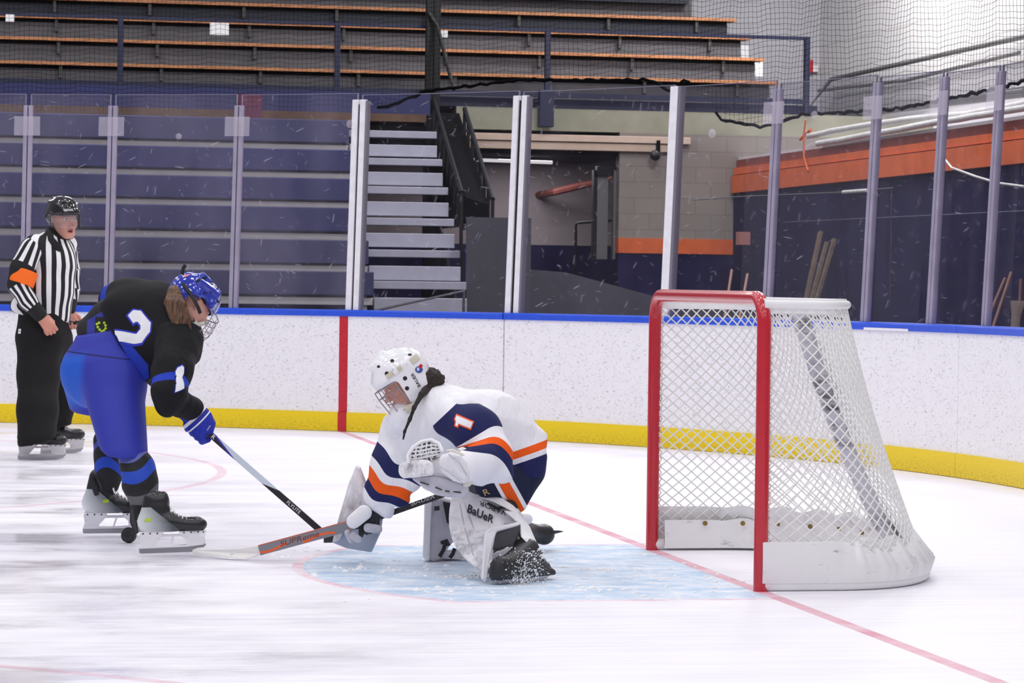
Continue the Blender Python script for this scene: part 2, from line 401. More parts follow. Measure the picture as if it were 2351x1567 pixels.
# ---- dasher boards: a panel between every two seams, each with its cap rail and kick plate
def board_material():
    t = NT('board_white'); uv = t.uv(); mt = t.math; c = s2l((246, 244, 248))
    uvd = t.n('ShaderNodeVectorMath', operation='ADD'); nzc = t.n('ShaderNodeTexNoise'); nzc.inputs['Scale'].default_value = 14; t.l(uv, nzc.inputs['Vector']); sc_ = t.n('ShaderNodeVectorMath', operation='SCALE'); sc_.inputs['Scale'].default_value = 0.012; t.l(nzc.outputs['Color'], sc_.inputs[0]); t.l(uv, uvd.inputs[0]); t.l(sc_.outputs[0], uvd.inputs[1]); uvd = uvd.outputs[0]
    for sc, asp, rot, amt, thr, seed in ((18, 5.5, 20, 0.5, 0.22, 0.0), (15, 5.0, -38, 0.5, 0.22, 3.1), (24, 5.0, 62, 0.42, 0.22, 5.7), (12, 1.8, 10, 0.4, 0.10, 8.2), (19, 6.0, -8, 0.45, 0.22, 1.2), (26, 4.5, 130, 0.42, 0.22, 6.2), (14, 7.0, 5, 0.38, 0.24, 9.9), (30, 4.0, -70, 0.4, 0.2, 2.2)):
        v = t.map(t.map(uvd, (1, 1, 1), (0, 0, math.radians(rot)), (seed, seed * 2, 0)), (1, asp, 1))
        vo = t.n('ShaderNodeTexVoronoi'); vo.inputs['Scale'].default_value = sc; vo.inputs['Randomness'].default_value = 1; t.l(v, vo.inputs['Vector'])
        sep = t.n('ShaderNodeSeparateColor'); t.l(vo.outputs['Color'], sep.inputs[0])
        on = t.ramp(sep.outputs[0], 0.35, 0.95)
        d = mt('LESS_THAN', vo.outputs['Distance'], mt('MULTIPLY', on, thr))
        c = t.mix(mt('MULTIPLY', d, mt('MULTIPLY', mt('ADD', 0.4, sep.outputs[1]), amt)), c, s2l((84, 90, 96)))
    c = t.mix(mt('MULTIPLY', t.ramp(t.noise(uv, 7.0, 5), 0.5, 0.8), 0.12), c, s2l((190, 190, 196)))
    t.l(c, t.b.inputs['Base Color']); t.b.inputs['Roughness'].default_value = 0.35; t.b.inputs['Specular IOR Level'].default_value = 0.3; return t.m
def yellow_material():
    t = NT('kick_yellow'); uv = t.uv(); mt = t.math; sp = t.n('ShaderNodeSeparateXYZ'); t.l(uv, sp.inputs[0])
    low = t.ramp(sp.outputs[1], 0.13, 0.03)
    n = t.ramp(t.noise(t.map(uv, (1, 3, 1)), 30.0, 6, 0.7), 0.45, 0.62)
    c = t.mix(mt('MULTIPLY', mt('MULTIPLY', n, low), 0.55), s2l((244, 212, 12)), s2l((150, 130, 30)))
    n2 = t.ramp(t.noise(uv, 60, 3), 0.66, 0.70); c = t.mix(mt('MULTIPLY', n2, 0.5), c, s2l((120, 105, 40)))
    t.l(c, t.b.inputs['Base Color']); t.b.inputs['Roughness'].default_value = 0.45; return t.m
m_board = board_material(); m_yellow = yellow_material(); m_cap = M('cap_blue', (26, 80, 216), 0.4, var=0.08, vscale=20)
m_red = M('paint_red', (196, 30, 48), 0.45, var=0.1, vscale=20); m_black = M('black_gap', (20, 20, 22), 0.8)
def swept(name, mat, prof, a, b, parent, uvz=True):
    mb = MB(); st = arc_range(a, b, 0.5); arc_sweep(mb, prof, a, b, 0.5)
    mb.uv = [(math.radians(t) * AR, z) for t in st for o, z in prof]
    return mb.build(name, mat, parent, smooth=False)
seams = [(96, 74.4, 'white dasher board panel at the far left, behind the referee'),
         (74.4, 54.32, 'white dasher board panel behind the bent-over skater in black and blue'),
         (53.75, 43.32, 'white dasher board panel between the red goal line strip and the dark seam'),
         (43.24, 32.0, 'white dasher board panel right of the dark seam, behind the goaltender\'s back'),
         (31.97, 18.2, 'white dasher board panel seen through the goal net'),
         (18.17, 7.4, 'white dasher board panel just right of the goal net'),
         (7.37, -14, 'white dasher board panel at the far right edge')]
for a, b, lab in seams:
    t = thing('dasher_board', lab, 'hockey board', 'boards round the rink')
    swept('board_face', m_board, [(0, 0.165), (0, 1.0), (0.09, 1.0), (0.09, 0.165)], a, b, t)
    swept('kick_plate', m_yellow, [(-0.012, 0.004), (-0.012, 0.168), (0.09, 0.168), (0.09, 0.004)], a, b, t)
    swept('cap_rail', m_cap, [(-0.015, 0.996), (-0.02, 1.04), (-0.005, 1.052), (0.11, 1.052), (0.11, 0.996)], a, b, t)
chip = [o for o in scene.objects if o.name.startswith('dasher_board') and 'just right' in o['label']][0]
swept('chipped_edge', m_board, [(-0.0215, 0.994), (-0.0215, 1.012), (-0.012, 1.012), (-0.012, 0.994)], 15.9, 12.0, chip)
t = thing('goal_line_strip', 'red vertical goal line strip on the white boards between two panels', 'line marking')
swept('face_strip', m_red, [(-0.004, 0.165), (-0.004, 1.0), (0.09, 1.0), (0.09, 0.165)], 54.3, 53.77, t)
swept('kick_strip', m_red, [(-0.017, 0.004), (-0.017, 0.168), (0.09, 0.168), (0.09, 0.004)], 54.3, 53.77, t)
swept('cap_strip', m_cap, [(-0.015, 0.996), (-0.02, 1.04), (-0.005, 1.052), (0.11, 1.052), (0.11, 0.996)], 54.32, 53.75, t)

# ---- glass above the boards, leaning out a little, with posts
LEAN = 0.048; GZ0, GZ1 = 1.045, 2.90
def gl(th, off, z): return arc(th, 0.04 + off + LEAN * (z - 1.05), z)
def glass_material(name, h0, h1):
    t = NT(name); t.t.nodes.remove(t.b); mt = t.math; uv = t.uv()
    tr = t.n('ShaderNodeBsdfTransparent'); tr.inputs[0].default_value = (0.90, 0.895, 0.92, 1)
    gls = t.n('ShaderNodeBsdfGlossy'); gls.inputs[0].default_value = (0.9, 0.9, 0.95, 1); gls.inputs[1].default_value = 0.06
    df = t.n('ShaderNodeBsdfDiffuse'); df.inputs[0].default_value = (0.74, 0.70, 0.84, 1)
    scr = None
    for rot, sc, seed in ((25, 5.1, 0), (-35, 7.6, 4), (60, 6.4, 9), (-8, 4.8, 13), (82, 6.2, 21), (-60, 9.2, 31), (14, 11.5, 40)):
        v = t.map(t.map(uv, (1, 1, 1), (0, 0, math.radians(rot)), (seed, 0, 0)), (0.5, 7, 1)); vo = t.n('ShaderNodeTexVoronoi'); vo.inputs['Scale'].default_value = sc
        t.l(v, vo.inputs['Vector']); sp = t.n('ShaderNodeSeparateColor'); t.l(vo.outputs['Color'], sp.inputs[0])
        k = mt('MULTIPLY', mt('LESS_THAN', vo.outputs['Distance'], mt('MULTIPLY', t.ramp(sp.outputs[0], 0.3, 1.0), 0.13)), sp.outputs[1])
        scr = k if scr is None else mt('MAXIMUM', scr, k)
    vo = t.n('ShaderNodeTexVoronoi'); vo.inputs['Scale'].default_value = 12; t.l(uv, vo.inputs['Vector'])
    sp = t.n('ShaderNodeSeparateColor'); t.l(vo.outputs['Color'], sp.inputs[0])
    scr = mt('MAXIMUM', mt('MULTIPLY', scr, 0.55), mt('MULTIPLY', mt('LESS_THAN', vo.outputs['Distance'], mt('MULTIPLY', t.ramp(sp.outputs[1], 0.7, 1.0), 0.07)), 0.6))
    smear = t.ramp(t.noise(t.map(uv, (1.2, 0.35, 1), (0, 0, 0.5)), 1.6, 4), 0.35, 0.8)
    haze = mt('ADD', mt('ADD', h0, mt('MULTIPLY', smear, h1)), mt('MULTIPLY', scr, 0.5))
    m1 = t.n('ShaderNodeMixShader'); t.l(haze, m1.inputs[0]); t.l(tr.outputs[0], m1.inputs[1]); t.l(df.outputs[0], m1.inputs[2])
    fr = t.n('ShaderNodeFresnel'); fr.inputs[0].default_value = 1.35
    m2 = t.n('ShaderNodeMixShader'); t.l(mt('MULTIPLY', fr.outputs[0], 0.12), m2.inputs[0]); t.l(m1.outputs[0], m2.inputs[1]); t.l(gls.outputs[0], m2.inputs[2])
    t.l(m2.outputs[0], t.out.inputs[0]); return t.m
m_glass = glass_material('rink_glass_worn', 0.016, 0.06); m_glass2 = glass_material('rink_glass', 0.002, 0.012)
m_edge = M('edge_pale', (128, 124, 144), 0.3); m_lav = M('post_lavender', (160, 153, 174), 0.42, 0.15, var=0.1, vscale=6)
m_wpost = M('post_white', (236, 234, 240), 0.35, var=0.06, vscale=14); m_gpost = M('post_grey', (128, 124, 136), 0.45, 0.2)
m_clip = NT('clip_clear'); m_clip.t.nodes.remove(m_clip.b)
_a = m_clip.n('ShaderNodeBsdfTransparent'); _d = m_clip.n('ShaderNodeBsdfDiffuse'); _d.inputs[0].default_value = (0.78, 0.72, 0.82, 1)
_m = m_clip.n('ShaderNodeMixShader'); _m.inputs[0].default_value = 0.2; m_clip.l(_a.outputs[0], _m.inputs[1]); m_clip.l(_d.outputs[0], _m.inputs[2]); m_clip.l(_m.outputs[0], m_clip.out.inputs[0])
m_clip = m_clip.m
# joints: angle, kind of post
joints = [(83, 'L'), (74.22, 'L'), (69.1, 'L'), (61.28, 'L'), (53.6, 'W2'), (42.9, 'W2'), (32.0, 'W'), (24.4, 'L'), (16.4, 'L'), (10.6, 'L'), (5.25, 'L'), (-1.5, 'L')]
pane_lab = ['clear glass pane at the far left edge behind the referee', 'narrow clear glass pane behind the referee\'s shoulder', 'clear glass pane above the bent-over skater\'s back',
            'scratched clear glass pane left of the first pair of white posts', 'clear glass pane in front of the grey aluminium stairs', 'scuffed glass pane in front of the dark tunnel opening',
            'clear glass pane right of the single white post, behind the goal', 'scratched clear glass pane behind the top of the goal net', 'clear glass pane in front of the leaning wooden planks\' right side',
            'scratched clear glass pane third from the right edge', 'clear glass pane at the far right edge, in front of the broom']
tops = [2.93, 2.93, 2.93, 2.925, 2.91, 2.90, 2.885, 2.86, 2.84, 2.82, 2.82]
for i in range(11):
    a, b = joints[i][0] - 0.16, joints[i + 1][0] + 0.16; st = arc_range(a, b, 1.0); z1 = tops[i]
    o = MB(); ring = []
    for t in st: ring.append([gl(t, 0, GZ0), gl(t, 0, z1), gl(t, 0.013, z1), gl(t, 0.013, GZ0)])
    o.loft(ring, True); o.uv = [(math.radians(t) * AR, z) for t in st for z in (GZ0, z1, z1, GZ0)]
    g = o.build('rink_glass', m_glass if i < 4 else m_glass2); tag(g, pane_lab[i], 'glass pane', 'glass panes round the rink')
    e = MB(); e.loft([[gl(t, -0.001, z1 - 0.002), gl(t, -0.001, z1 + 0.003), gl(t, 0.014, z1 + 0.003), gl(t, 0.014, z1 - 0.002)] for t in st], True)
    for t in (a, b): e.obox(gl(t, 0.006, (GZ0 + z1) / 2), (gl(t + 0.03, 0, 0) - gl(t, 0, 0)), (gl(t, 0, z1) - gl(t, 0, GZ0)) / 2, (gl(t, 0.007, 0) - gl(t, 0, 0)))
    e.build('polished_edge', m_edge, g)
post_lab = {74.22: 'lavender post beside the referee at the left edge of the glass', 69.1: 'lavender post between the referee and the bent-over skater', 61.28: 'lavender post right of the blue helmet',
            53.6: 'pair of white posts left of the grey stairs', 42.9: 'pair of white posts right of the grey stairs', 32.0: 'single wide white post rising behind the left end of the crossbar', 24.4: 'lavender post behind the right end of the crossbar',
            16.4: 'lavender post just right of the goal net', 10.6: 'second lavender post from the right edge', 5.25: 'lavender post nearest the right edge'}
def post_bar(mb, th, w0, w1, z0, z1, o0=-0.018, o1=0.024, mi=0):
    d = lambda w_: w_ / AR * 57.3
    c = [gl(th - d(w0), o0, z0), gl(th - d(w1), o0, z0), gl(th - d(w1), o1, z0), gl(th - d(w0), o1, z0)]
    mb.hexa(c + [gl(th - d(w0), o0, z1), gl(th - d(w1), o0, z1), gl(th - d(w1), o1, z1), gl(th - d(w0), o1, z1)], mi)
for th, kd in joints[1:-1]:
    zt = 2.83 - max(0, 30 - th) * 0.002
    t = thing('glass_post', post_lab[th], 'post', 'posts between the glass panes')
    if kd == 'L':
        m1 = MB(); post_bar(m1, th, -0.04, -0.004, 1.05, zt); m1.build('post_half', m_lav, t, bevel=0.003)
        m1 = MB(); post_bar(m1, th, 0.004, 0.04, 1.05, zt); m1.build('post_half', m_lav, t, bevel=0.003)
        m1 = MB(); post_bar(m1, th, -0.004, 0.004, 1.05, zt - 0.01, -0.012, 0.03); m1.build('gap_seal', m_black, t)
        m1 = MB(); post_bar(m1, th, -0.115, 0.115, zt - 0.27, zt - 0.10, -0.040, -0.032); m1.build('clear_clip', m_clip, t)
    elif kd == 'W2':
        sp = 0.03 if th > 50 else 0.05
        for s_ in (-1, 1):
            m1 = MB(); post_bar(m1, th, *sorted((s_ * sp * 0.32, s_ * (sp * 0.32 + 0.055))), 1.05, zt + 0.04); m1.build('white_post', m_wpost, t, bevel=0.004)
        m1 = MB(); post_bar(m1, th, -sp * 0.3, sp * 0.3, 1.05, zt, -0.0, 0.03); m1.build('gap_seal', m_black, t)
        m1 = MB(); post_bar(m1, th, sp * 0.32 + 0.057, sp * 0.32 + 0.075, 1.05, zt + 0.03, -0.02, 0.04); m1.build('edge_channel', m_gpost, t)
    else:
        m1 = MB(); post_bar(m1, th, -0.055, 0.03, 1.05, zt + 0.06); m1.build('white_post', m_wpost, t, bevel=0.004)
        m1 = MB(); post_bar(m1, th, 0.032, 0.06, 1.05, zt + 0.06, -0.02, 0.04); m1.build('edge_channel', m_gpost, t)
# suction cups stuck to the glass
m_cup = m_clip
def cup(th, z, r, lab):
    m1 = MB(); c = gl(th, -0.012, z); n = (gl(th, -1, z) - gl(th, 0, z)).normalized(); u = Vector((0, 0, 1)); x = u.cross(n)
    m1.loft([[c + n * h_ + (x * math.cos(q / 14 * 6.2832) + u * math.sin(q / 14 * 6.2832)) * rr for q in range(14)] for h_, rr in ((-0.01, r), (0.0, r), (0.012, r * 0.55), (0.02, r * 0.5), (0.03, r * 0.15))])
    tag(m1.build('suction_cup', m_cup, smooth=True), lab, 'suction cup', 'suction cups on the glass')
cup(54.15, 2.66, 0.038, 'round suction cup beside the left pair of white posts')
cup(29.2, 2.50, 0.036, 'clear suction cup below the black rope right of the single white post')
cup(21.4, 2.60, 0.030, 'clear suction cup on the glass over the goal net, against the white pipes')
cup(65.0, 2.56, 0.028, 'small clear suction cup on the glass above the skater\'s back')

# ---- black protective net with its bound edge
m_net = M('net_black', (12, 12, 14), 0.9, spec=0.1); m_rope = M('rope_black', (5, 5, 7), 0.95, spec=0.1, bump=0.6, bscale=120)
def net_low(th):   # height of the lower edge of the net
    k = [(80, 2.80), (55, 2.80), (52.5, 2.82), (50.0, 2.95), (44, 3.02), (35, 2.97), (33.6, 2.86), (32.6, 2.97), (30.0, 2.62), (27, 2.55), (24, 2.63), (17, 2.62), (6, 2.72), (-6, 2.9)]
    for (a, za), (b, zb) in zip(k, k[1:]):
        if a >= th >= b: return za + (zb - za) * (a - th) / (a - b)
    return k[-1][1] if th < k[-1][0] else k[0][1]
NOFF = 0.30
def np_(th, z):
    return arc(th, NOFF + 0.05 + 0.02 * math.sin(th * 0.9 + z * 3), z + 0.012 * math.sin(th * 1.7 + 2.1 * z) + 0.006 * math.sin(th * 4.3 + z * 9))
mb = MB(); dth = 0.042 / AR * 57.3; th = 80.0; R_ = 0.0016
while th > -5:
    z = net_low(th); pts = [np_(th, z)]; zz = math.ceil(z / 0.2) * 0.2
    while zz < 4.2: pts.append(np_(th + 0.05 * math.sin(zz * 5 + th), zz)); zz += 0.2
    mb.tube(pts, R_, 3); th -= dth
z = 2.46
while z < 4.2:
    run = []
    for t in arc_range(80, -5, 0.6):
        if z >= net_low(t): run.append(np_(t, z))
        else:
            if len(run) > 1: mb.tube(run, R_, 3)
            run = []
    if len(run) > 1: mb.tube(run, R_, 3)
    z += 0.042
net = mb.build('safety_net', m_net, fix=False); tag(net, 'black square-mesh safety net hanging above the glass', 'net')
for a, b, r, lab in ((53.2, 32.4, 0.014, 'ragged black rope along the net above the stairs and tunnel'), (30.4, -5, 0.013, 'black rope along the net behind the right-hand glass')):
    mb = MB(); st = arc_range(a, b, 0.35)
    mb.tube([arc(t, NOFF + 0.03 + 0.008 * math.sin(t * 7), net_low(t) + 0.006 * math.sin(t * 11) + 0.004 * math.sin(t * 23)) for t in st], [r * (0.8 + 0.35 * abs(math.sin(t * 5.3 + math.sin(t * 13)))) for t in st], 7)
    tag(mb.build('net_rope', m_rope, smooth=True), lab, 'rope')

# ================================================================== stands, wall and clutter behind the glass
m_navy = M('bench_blue', (32, 36, 88), 0.5, var=0.12, vscale=3); m_navy2 = M('bench_slate', (54, 55, 92), 0.5, var=0.1, vscale=3)
m_alu = M('grey_plank', (186, 182, 180), 0.5, 0.1, var=0.08, vscale=5); m_stair = M('stair_grey', (168, 168, 180), 0.45, 0.15, var=0.06, vscale=6)
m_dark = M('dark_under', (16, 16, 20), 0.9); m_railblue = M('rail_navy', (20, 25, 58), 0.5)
m_wood = M('bench_wood', (172, 114, 74), 0.55, var=0.18, vscale=12); m_riser = M('riser_brown_grey', (84, 80, 84), 0.7, var=0.1, vscale=4)
m_riserd = M('riser_navy', (26, 28, 42), 0.7); m_paper = M('paper', (232, 230, 232), 0.7)
m_cream = M('paint_cream', (150, 149, 128), 0.7, var=0.12, vscale=3); m_tan = M('beam_tan', (206, 182, 162), 0.65, var=0.07, vscale=6)
m_orange = M('paint_orange', (212, 100, 50), 0.6, var=0.12, vscale=5); m_navyw = M('paint_navy', (38, 35, 68), 0.8, var=0.2, vscale=3, spec=0.15)
m_dk = M('metal_black', (14, 14, 17), 0.5, 0.3); m_pipew = M('pipe_white', (206, 204, 200), 0.6, var=0.12, vscale=9)
m_conduit = M('conduit_grey', (112, 110, 112), 0.5, 0.4)
def blockwall(name, rgb, mort, sx, sz, dirs):
    t = NT(name); o = t.obj(); b = t.n('ShaderNodeTexBrick'); b.inputs['Scale'].default_value = 1
    b.inputs['Brick Width'].default_value = sx; b.inputs['Row Height'].default_value = sz; b.inputs['Mortar Size'].default_value = 0.008
    b.inputs['Color1'].default_value = s2l(rgb); b.inputs['Color2'].default_value = s2l(tuple(x - 5 for x in rgb)); b.inputs['Mortar'].default_value = s2l(mort)
    sp = t.n('ShaderNodeSeparateXYZ'); t.l(o, sp.inputs[0]); cb = t.n('ShaderNodeCombineXYZ'); t.l(sp.outputs[0 if dirs == 'x' else 1], cb.inputs[0]); t.l(sp.outputs[2], cb.inputs[1]); t.l(cb.outputs[0], b.inputs['Vector'])
    t.l(b.outputs[0], t.b.inputs['Base Color']); t.b.inputs['Roughness'].default_value = 0.65; return t.m
m_wallx = blockwall('white_block_back', (186, 184, 190), (168, 166, 172), 0.6, 0.3, 'x'); m_wally = blockwall('white_block_end', (214, 211, 212), (186, 183, 184), 0.8, 0.4, 'y')

XE = 1.37; Y0 = 19.2; DY = 0.42
zz = lambda v, y, u=300: PY(u, v, y).z
# lower blue benches: a blue seat with its grey foot plank and legs, one per row
rows = [(616, 672, 677, 690, m_navy2), (543, 599, 603, 615, m_navy2), (468, 524, 529, 542, m_navy), (400, 452, 456, 467, m_navy), (333, 384, 388, 399, m_navy), (264, 318, 322, 332, m_navy2)]
rl = ['lowest', 'second', 'third', 'fourth', 'fifth', 'topmost']
for i, (a, b, c, d, m_) in enumerate(rows):
    y = Y0 + DY * i; t = thing('bleacher_bench', 'blue bleacher bench with grey foot plank, %s row of the lower stand' % rl[i], 'bench', 'blue benches of the lower stand')
    mb = MB(); mb.box((-9, y, zz(b, y)), (XE, y + 0.30, zz(a, y))); mb.build('seat', m_, t, bevel=0.012)
    mb = MB(); mb.box((-9, y + 0.05, zz(d, y + 0.05) - 0.02), (XE, y + 0.40, zz(c, y + 0.05))); mb.build('foot_plank', m_alu, t, bevel=0.004)
    for x in (-6.0, -3.6, -1.2, XE - 0.08):
        mb = MB(); mb.box((x - 0.02, y + 0.1, 0 if i == 0 else zz(d, y) - 0.15), (x + 0.02, y + 0.14, zz(b, y) + 0.01)); mb.build('leg', m_alu, t)
    mb = MB(); mb.box((-9, y + 0.39, -0.01), (XE - 0.05, y + 0.415, zz(b, y) + 0.06)); mb.build('shade_board', m_dark, t)  # near-black board stands in for the shade between seat and foot plank
m_brown = M('brown_board', (92, 66, 44), 0.7, var=0.25, vscale=5)
yb = Y0 + DY * 6
mb = MB(); mb.box((-9, yb, zz(264, yb)), (XE + 1.0, yb + 0.05, zz(246, yb))); mb.build('kick', m_brown)
tag(bpy.data.objects['kick'], 'brown board strip under the blue parapet', 'board'); bpy.data.objects['kick'].name = 'ledge_board'
mb = MB(); mb.box((-9, yb + 0.02, zz(247, yb)), (2.42, yb + 0.12, zz(197, yb))); o = mb.build('parapet_panel', M('parapet_blue', (34, 37, 86), 0.5, var=0.1, vscale=2)); tag(o, 'blue parapet panel below the upper stand\'s railing', 'panel')
m_mar = M('banner_maroon', (98, 40, 66), 0.8)
mb = MB(); a = PY(547, 215, yb); b = PY(601, 296, yb); mb.box((a.x, yb - 0.02, b.z - 0.02), (b.x, yb + 0.015, a.z)); tag(mb.build('banner', m_mar), 'dark maroon cloth hanging on the blue parapet', 'banner')

# aluminium stairs
t = thing('staircase', 'grey aluminium stairs with open steps beside the blue benches', 'stairs')
st = [(683, 716, 1077), (645, 663, 1063), (610, 643, 1057), (573, 590, 1057), (535, 567, 1040), (500, 517, 1029), (463, 495, 1021), (428, 445, 1020), (395, 425, 1004), (363, 379, 1002), (332, 359, 986), (300, 316, 985)]
for k, (a, b, ur) in enumerate(st):
    y = Y0 + 0.02 + 0.21 * k; big = k % 2 == 0; u0 = 900
    z1 = PY(u0, a, y).z; z0 = PY(u0, b, y).z; xr = 2.44 if big else 2.47
    mb = MB(); mb.box((XE + 0.01, y, z0), (xr, y + (0.06 if big else 0.30), z1)); mb.build('riser' if big else 'tread', m_stair, t, bevel=0.006)
for x in (XE + 0.05, 2.40):
    mb = MB(); mb.add([(x, Y0 + 0.1, 0), (x, Y0 + 2.9, 0), (x, Y0 + 2.9, 2.9), (x, Y0 + 0.1, 0.75), (x + 0.03, Y0 + 0.1, 0), (x + 0.03, Y0 + 2.9, 0), (x + 0.03, Y0 + 2.9, 2.9), (x + 0.03, Y0 + 0.1, 0.75)], [(0, 1, 2, 3), (4, 7, 6, 5), (0, 4, 5, 1), (1, 5, 6, 2), (2, 6, 7, 3), (3, 7, 4, 0)]); mb.build('stringer', m_dark, t)
mb = MB(); mb.tube([Vector((PY(862, 712, 18.6).x, 18.6, -0.02)), PY(862, 712, 18.6), PY(1065, 668, 18.6), Vector((PY(1065, 668, 18.6).x, 18.6, -0.02))], 0.022, 8); o = mb.build('grey_bar', M('bar_grey', (92, 90, 98), 0.5, 0.3)); tag(o, 'grey sloping bar crossing in front of the lowest stair', 'bar')

# dark stair fence of balusters
t = thing('stair_railing', 'tall black stair railing with balusters right of the grey stairs', 'railing')
for x, tp0, tp1, ya, yb2, n in ((2.56, 2.35, 3.55, 20.3, 22.3, 9), (2.95, 2.28, 3.45, 20.4, 22.3, 8)):
    mb = MB(); mb.tube([(x, ya, tp0), (x, yb2, tp1)], 0.03, 8); mb.build('handrail', m_dk, t)
    for k in range(n):
        f = k / (n - 1); y = ya + (yb2 - ya) * f; ztop = tp0 + (tp1 - tp0) * f
        mb = MB(); mb.box((x - 0.018, y - 0.018, 1.95 if k else 1.3), (x + 0.018, y + 0.018, ztop)); mb.build('baluster', m_dk, t)
mb = MB(); mb.add([(2.62, 20.4, 2.02), (2.62, 22.4, 2.02), (2.62, 22.4, 3.4), (2.62, 20.4, 2.3), (2.9, 20.4, 2.02), (2.9, 22.4, 2.02), (2.9, 22.4, 3.4), (2.9, 20.4, 2.22)], [(0, 1, 2, 3), (4, 7, 6, 5), (0, 4, 5, 1), (1, 5, 6, 2), (2, 6, 7, 3), (3, 7, 4, 0)]); mb.build('infill_panel', M('infill_black', (5, 5, 6), 0.9, var=0.3, vscale=8, spec=0.1), t)
mb = MB(); mb.tube([PY(985, 30, 22.3), PY(1004, 60, 22.2), PY(1042, 205, 21.6)], 0.025, 8); mb.build('handrail', m_dk, t)
t = thing('net_pole', 'pair of tall black net poles at the top of the stairs', 'pole')
for u in (984, 1001):
    a = PY(u, 210, 22.35); mb = MB(); mb.box((a.x - 0.042, 22.3, 2.2), (a.x + 0.042, 22.4, 5.2)); mb.build('pole', m_dk, t)

# upper deck: slab, navy railing with infill posts, wooden benches
mb = MB(); mb.box((-9, 22.62, 3.50), (7.6, 28.0, 3.62)); tag(mb.build('trim_1', m_railblue), kind='structure')
mb = MB(); mb.box((2.9, 22.60, 3.22), (9.2, 22.9, 3.50)); tag(mb.build('trim_2', m_cream), kind='structure')
mb = MB(); mb.box((2.9, 22.9, 2.98), (9.2, 23.0, 3.24)); tag(mb.build('trim_3', m_dark), kind='structure')
t = thing('tunnel_beam', 'tan double steel beam over the dark tunnel opening', 'beam')
mb = MB(); mb.box((2.85, 22.5, 3.085), (5.9, 22.6, 3.17)); mb.build('flange', m_tan, t, bevel=0.006)
mb = MB(); mb.box((2.9, 22.53, 2.98), (5.7, 22.6, 3.075)); mb.build('flange', m_tan, t, bevel=0.006)
mb = MB(); a = PY(1238, 210, 22.45); b = PY(1270, 292, 22.45); mb.box((a.x, 22.40, b.z), (b.x, 22.55, 3.72)); tag(mb.build('deck_bracket', m_railblue, bevel=0.01), 'dark blue steel bracket under the railing above the tunnel', 'bracket')
t = thing('deck_railing', 'long dark blue steel railing along the front of the upper stand', 'railing')
mb = MB(); mb.box((-9, 22.46, 4.445), (7.44, 22.52, 4.485)); mb.build('top_rail', m_railblue, t)
mb = MB(); mb.box((-9, 22.46, 3.63), (7.44, 22.52, 3.69)); mb.build('bottom_rail', m_railblue, t)
mb = MB(); mb.box((-9, 22.40, 3.50), (2.4, 22.46, 3.585)); mb.build('toe_board', m_railblue, t)
for x in (-6.58, -3.93, -1.28, 1.38, 4.03, 7.41):
    mb = MB(); mb.box((x - 0.032, 22.45, 3.5), (x + 0.032, 22.53, 4.48)); mb.build('post', m_railblue, t)
for (u0, v0, u1, v1), lab in (((13, 33, 33, 50), 'small white paper on the railing at the upper left edge'), ((482, 52, 525, 81), 'larger white paper sheet on the railing above the skater'), ((1012, 70, 1028, 86), 'small white paper beside the black net poles')):
    a = PY(u0, v0, 22.44); b = PY(u1, v1, 22.44); mb = MB(); mb.box((a.x, 22.425, b.z), (b.x, 22.435, a.z)); tag(mb.build('paper_notice', m_paper), lab, 'paper')
M_brk = M('bracket_grey', (66, 62, 62), 0.6)
ub = [(190, 198, 23.4, 'lowest'), (143, 152, 24.1, 'second'), (90, 99, 24.8, 'third')]
ub = [(146, 153, 23.5, 'lowest wood-topped bench of the upper stand, dark grey riser'), (91, 98, 24.2, 'second wood-topped bench of the upper stand, dark grey riser'), (41, 48, 24.9, 'third wood-topped bench of the upper stand, just under the top rail'), (3, 10, 25.6, 'highest wood-topped bench of the upper stand, above a dark gap')]
for i, (a, b, y, lab) in enumerate(ub):
    u0 = 300 if i < 3 else 450
    z1 = PY(u0, a, y).z; z0 = PY(u0, b, y).z; xe = 7.35
    t = thing('wooden_bench', lab, 'bench', 'wooden benches of the upper stand')
    mb = MB(); mb.box((-9, y, z0), (xe, y + 0.28, z1)); mb.build('seat_plank', m_wood, t)
    zb = 3.62 if i == 0 else zprev - 0.04
    mb = MB(); mb.box((-9, y + 0.1, zb), (xe - 0.1, y + 0.18, z0 - 0.045)); mb.build('riser_panel', m_riser if i < 3 else m_riserd, t)
    mb = MB(); mb.box((-9, y + 0.12, z0 - 0.05), (xe - 0.1, y + 0.2, z0)); mb.build('shadow_strip', m_dark, t)  # dark strip stands in for the shadow below the seat plank
    for x in np.arange(-8.2, xe, 1.25):
        mb = MB(); mb.box((x - 0.02, y + 0.04, z0 - 0.16), (x + 0.02, y + 0.1, z0)); mb.build('bracket', M_brk, t)
    zprev = z1
mb = MB(); mb.box((-9, 26.3, 4.2), (6.9, 26.4, 6.2)); tag(mb.build('backing_board', m_riser), 'dark grey boarding at the back of the upper stand', 'boarding')
mb = MB(); mb.box((-9, 26.12, 5.22), (6.8, 26.3, 5.27)); tag(mb.build('upper_plank', m_riserd), 'dark plank edge at the very top of the upper stand', 'plank')

# walls
tag(MB().box((-12, 27.5, -0.02), (9.5, 27.7, 8)).build('wall_back', m_wallx), kind='structure')
tag(MB().box((9.16, 5, 2.95), (9.36, 27.6, 8)).build('wall_end', m_wally), kind='structure')
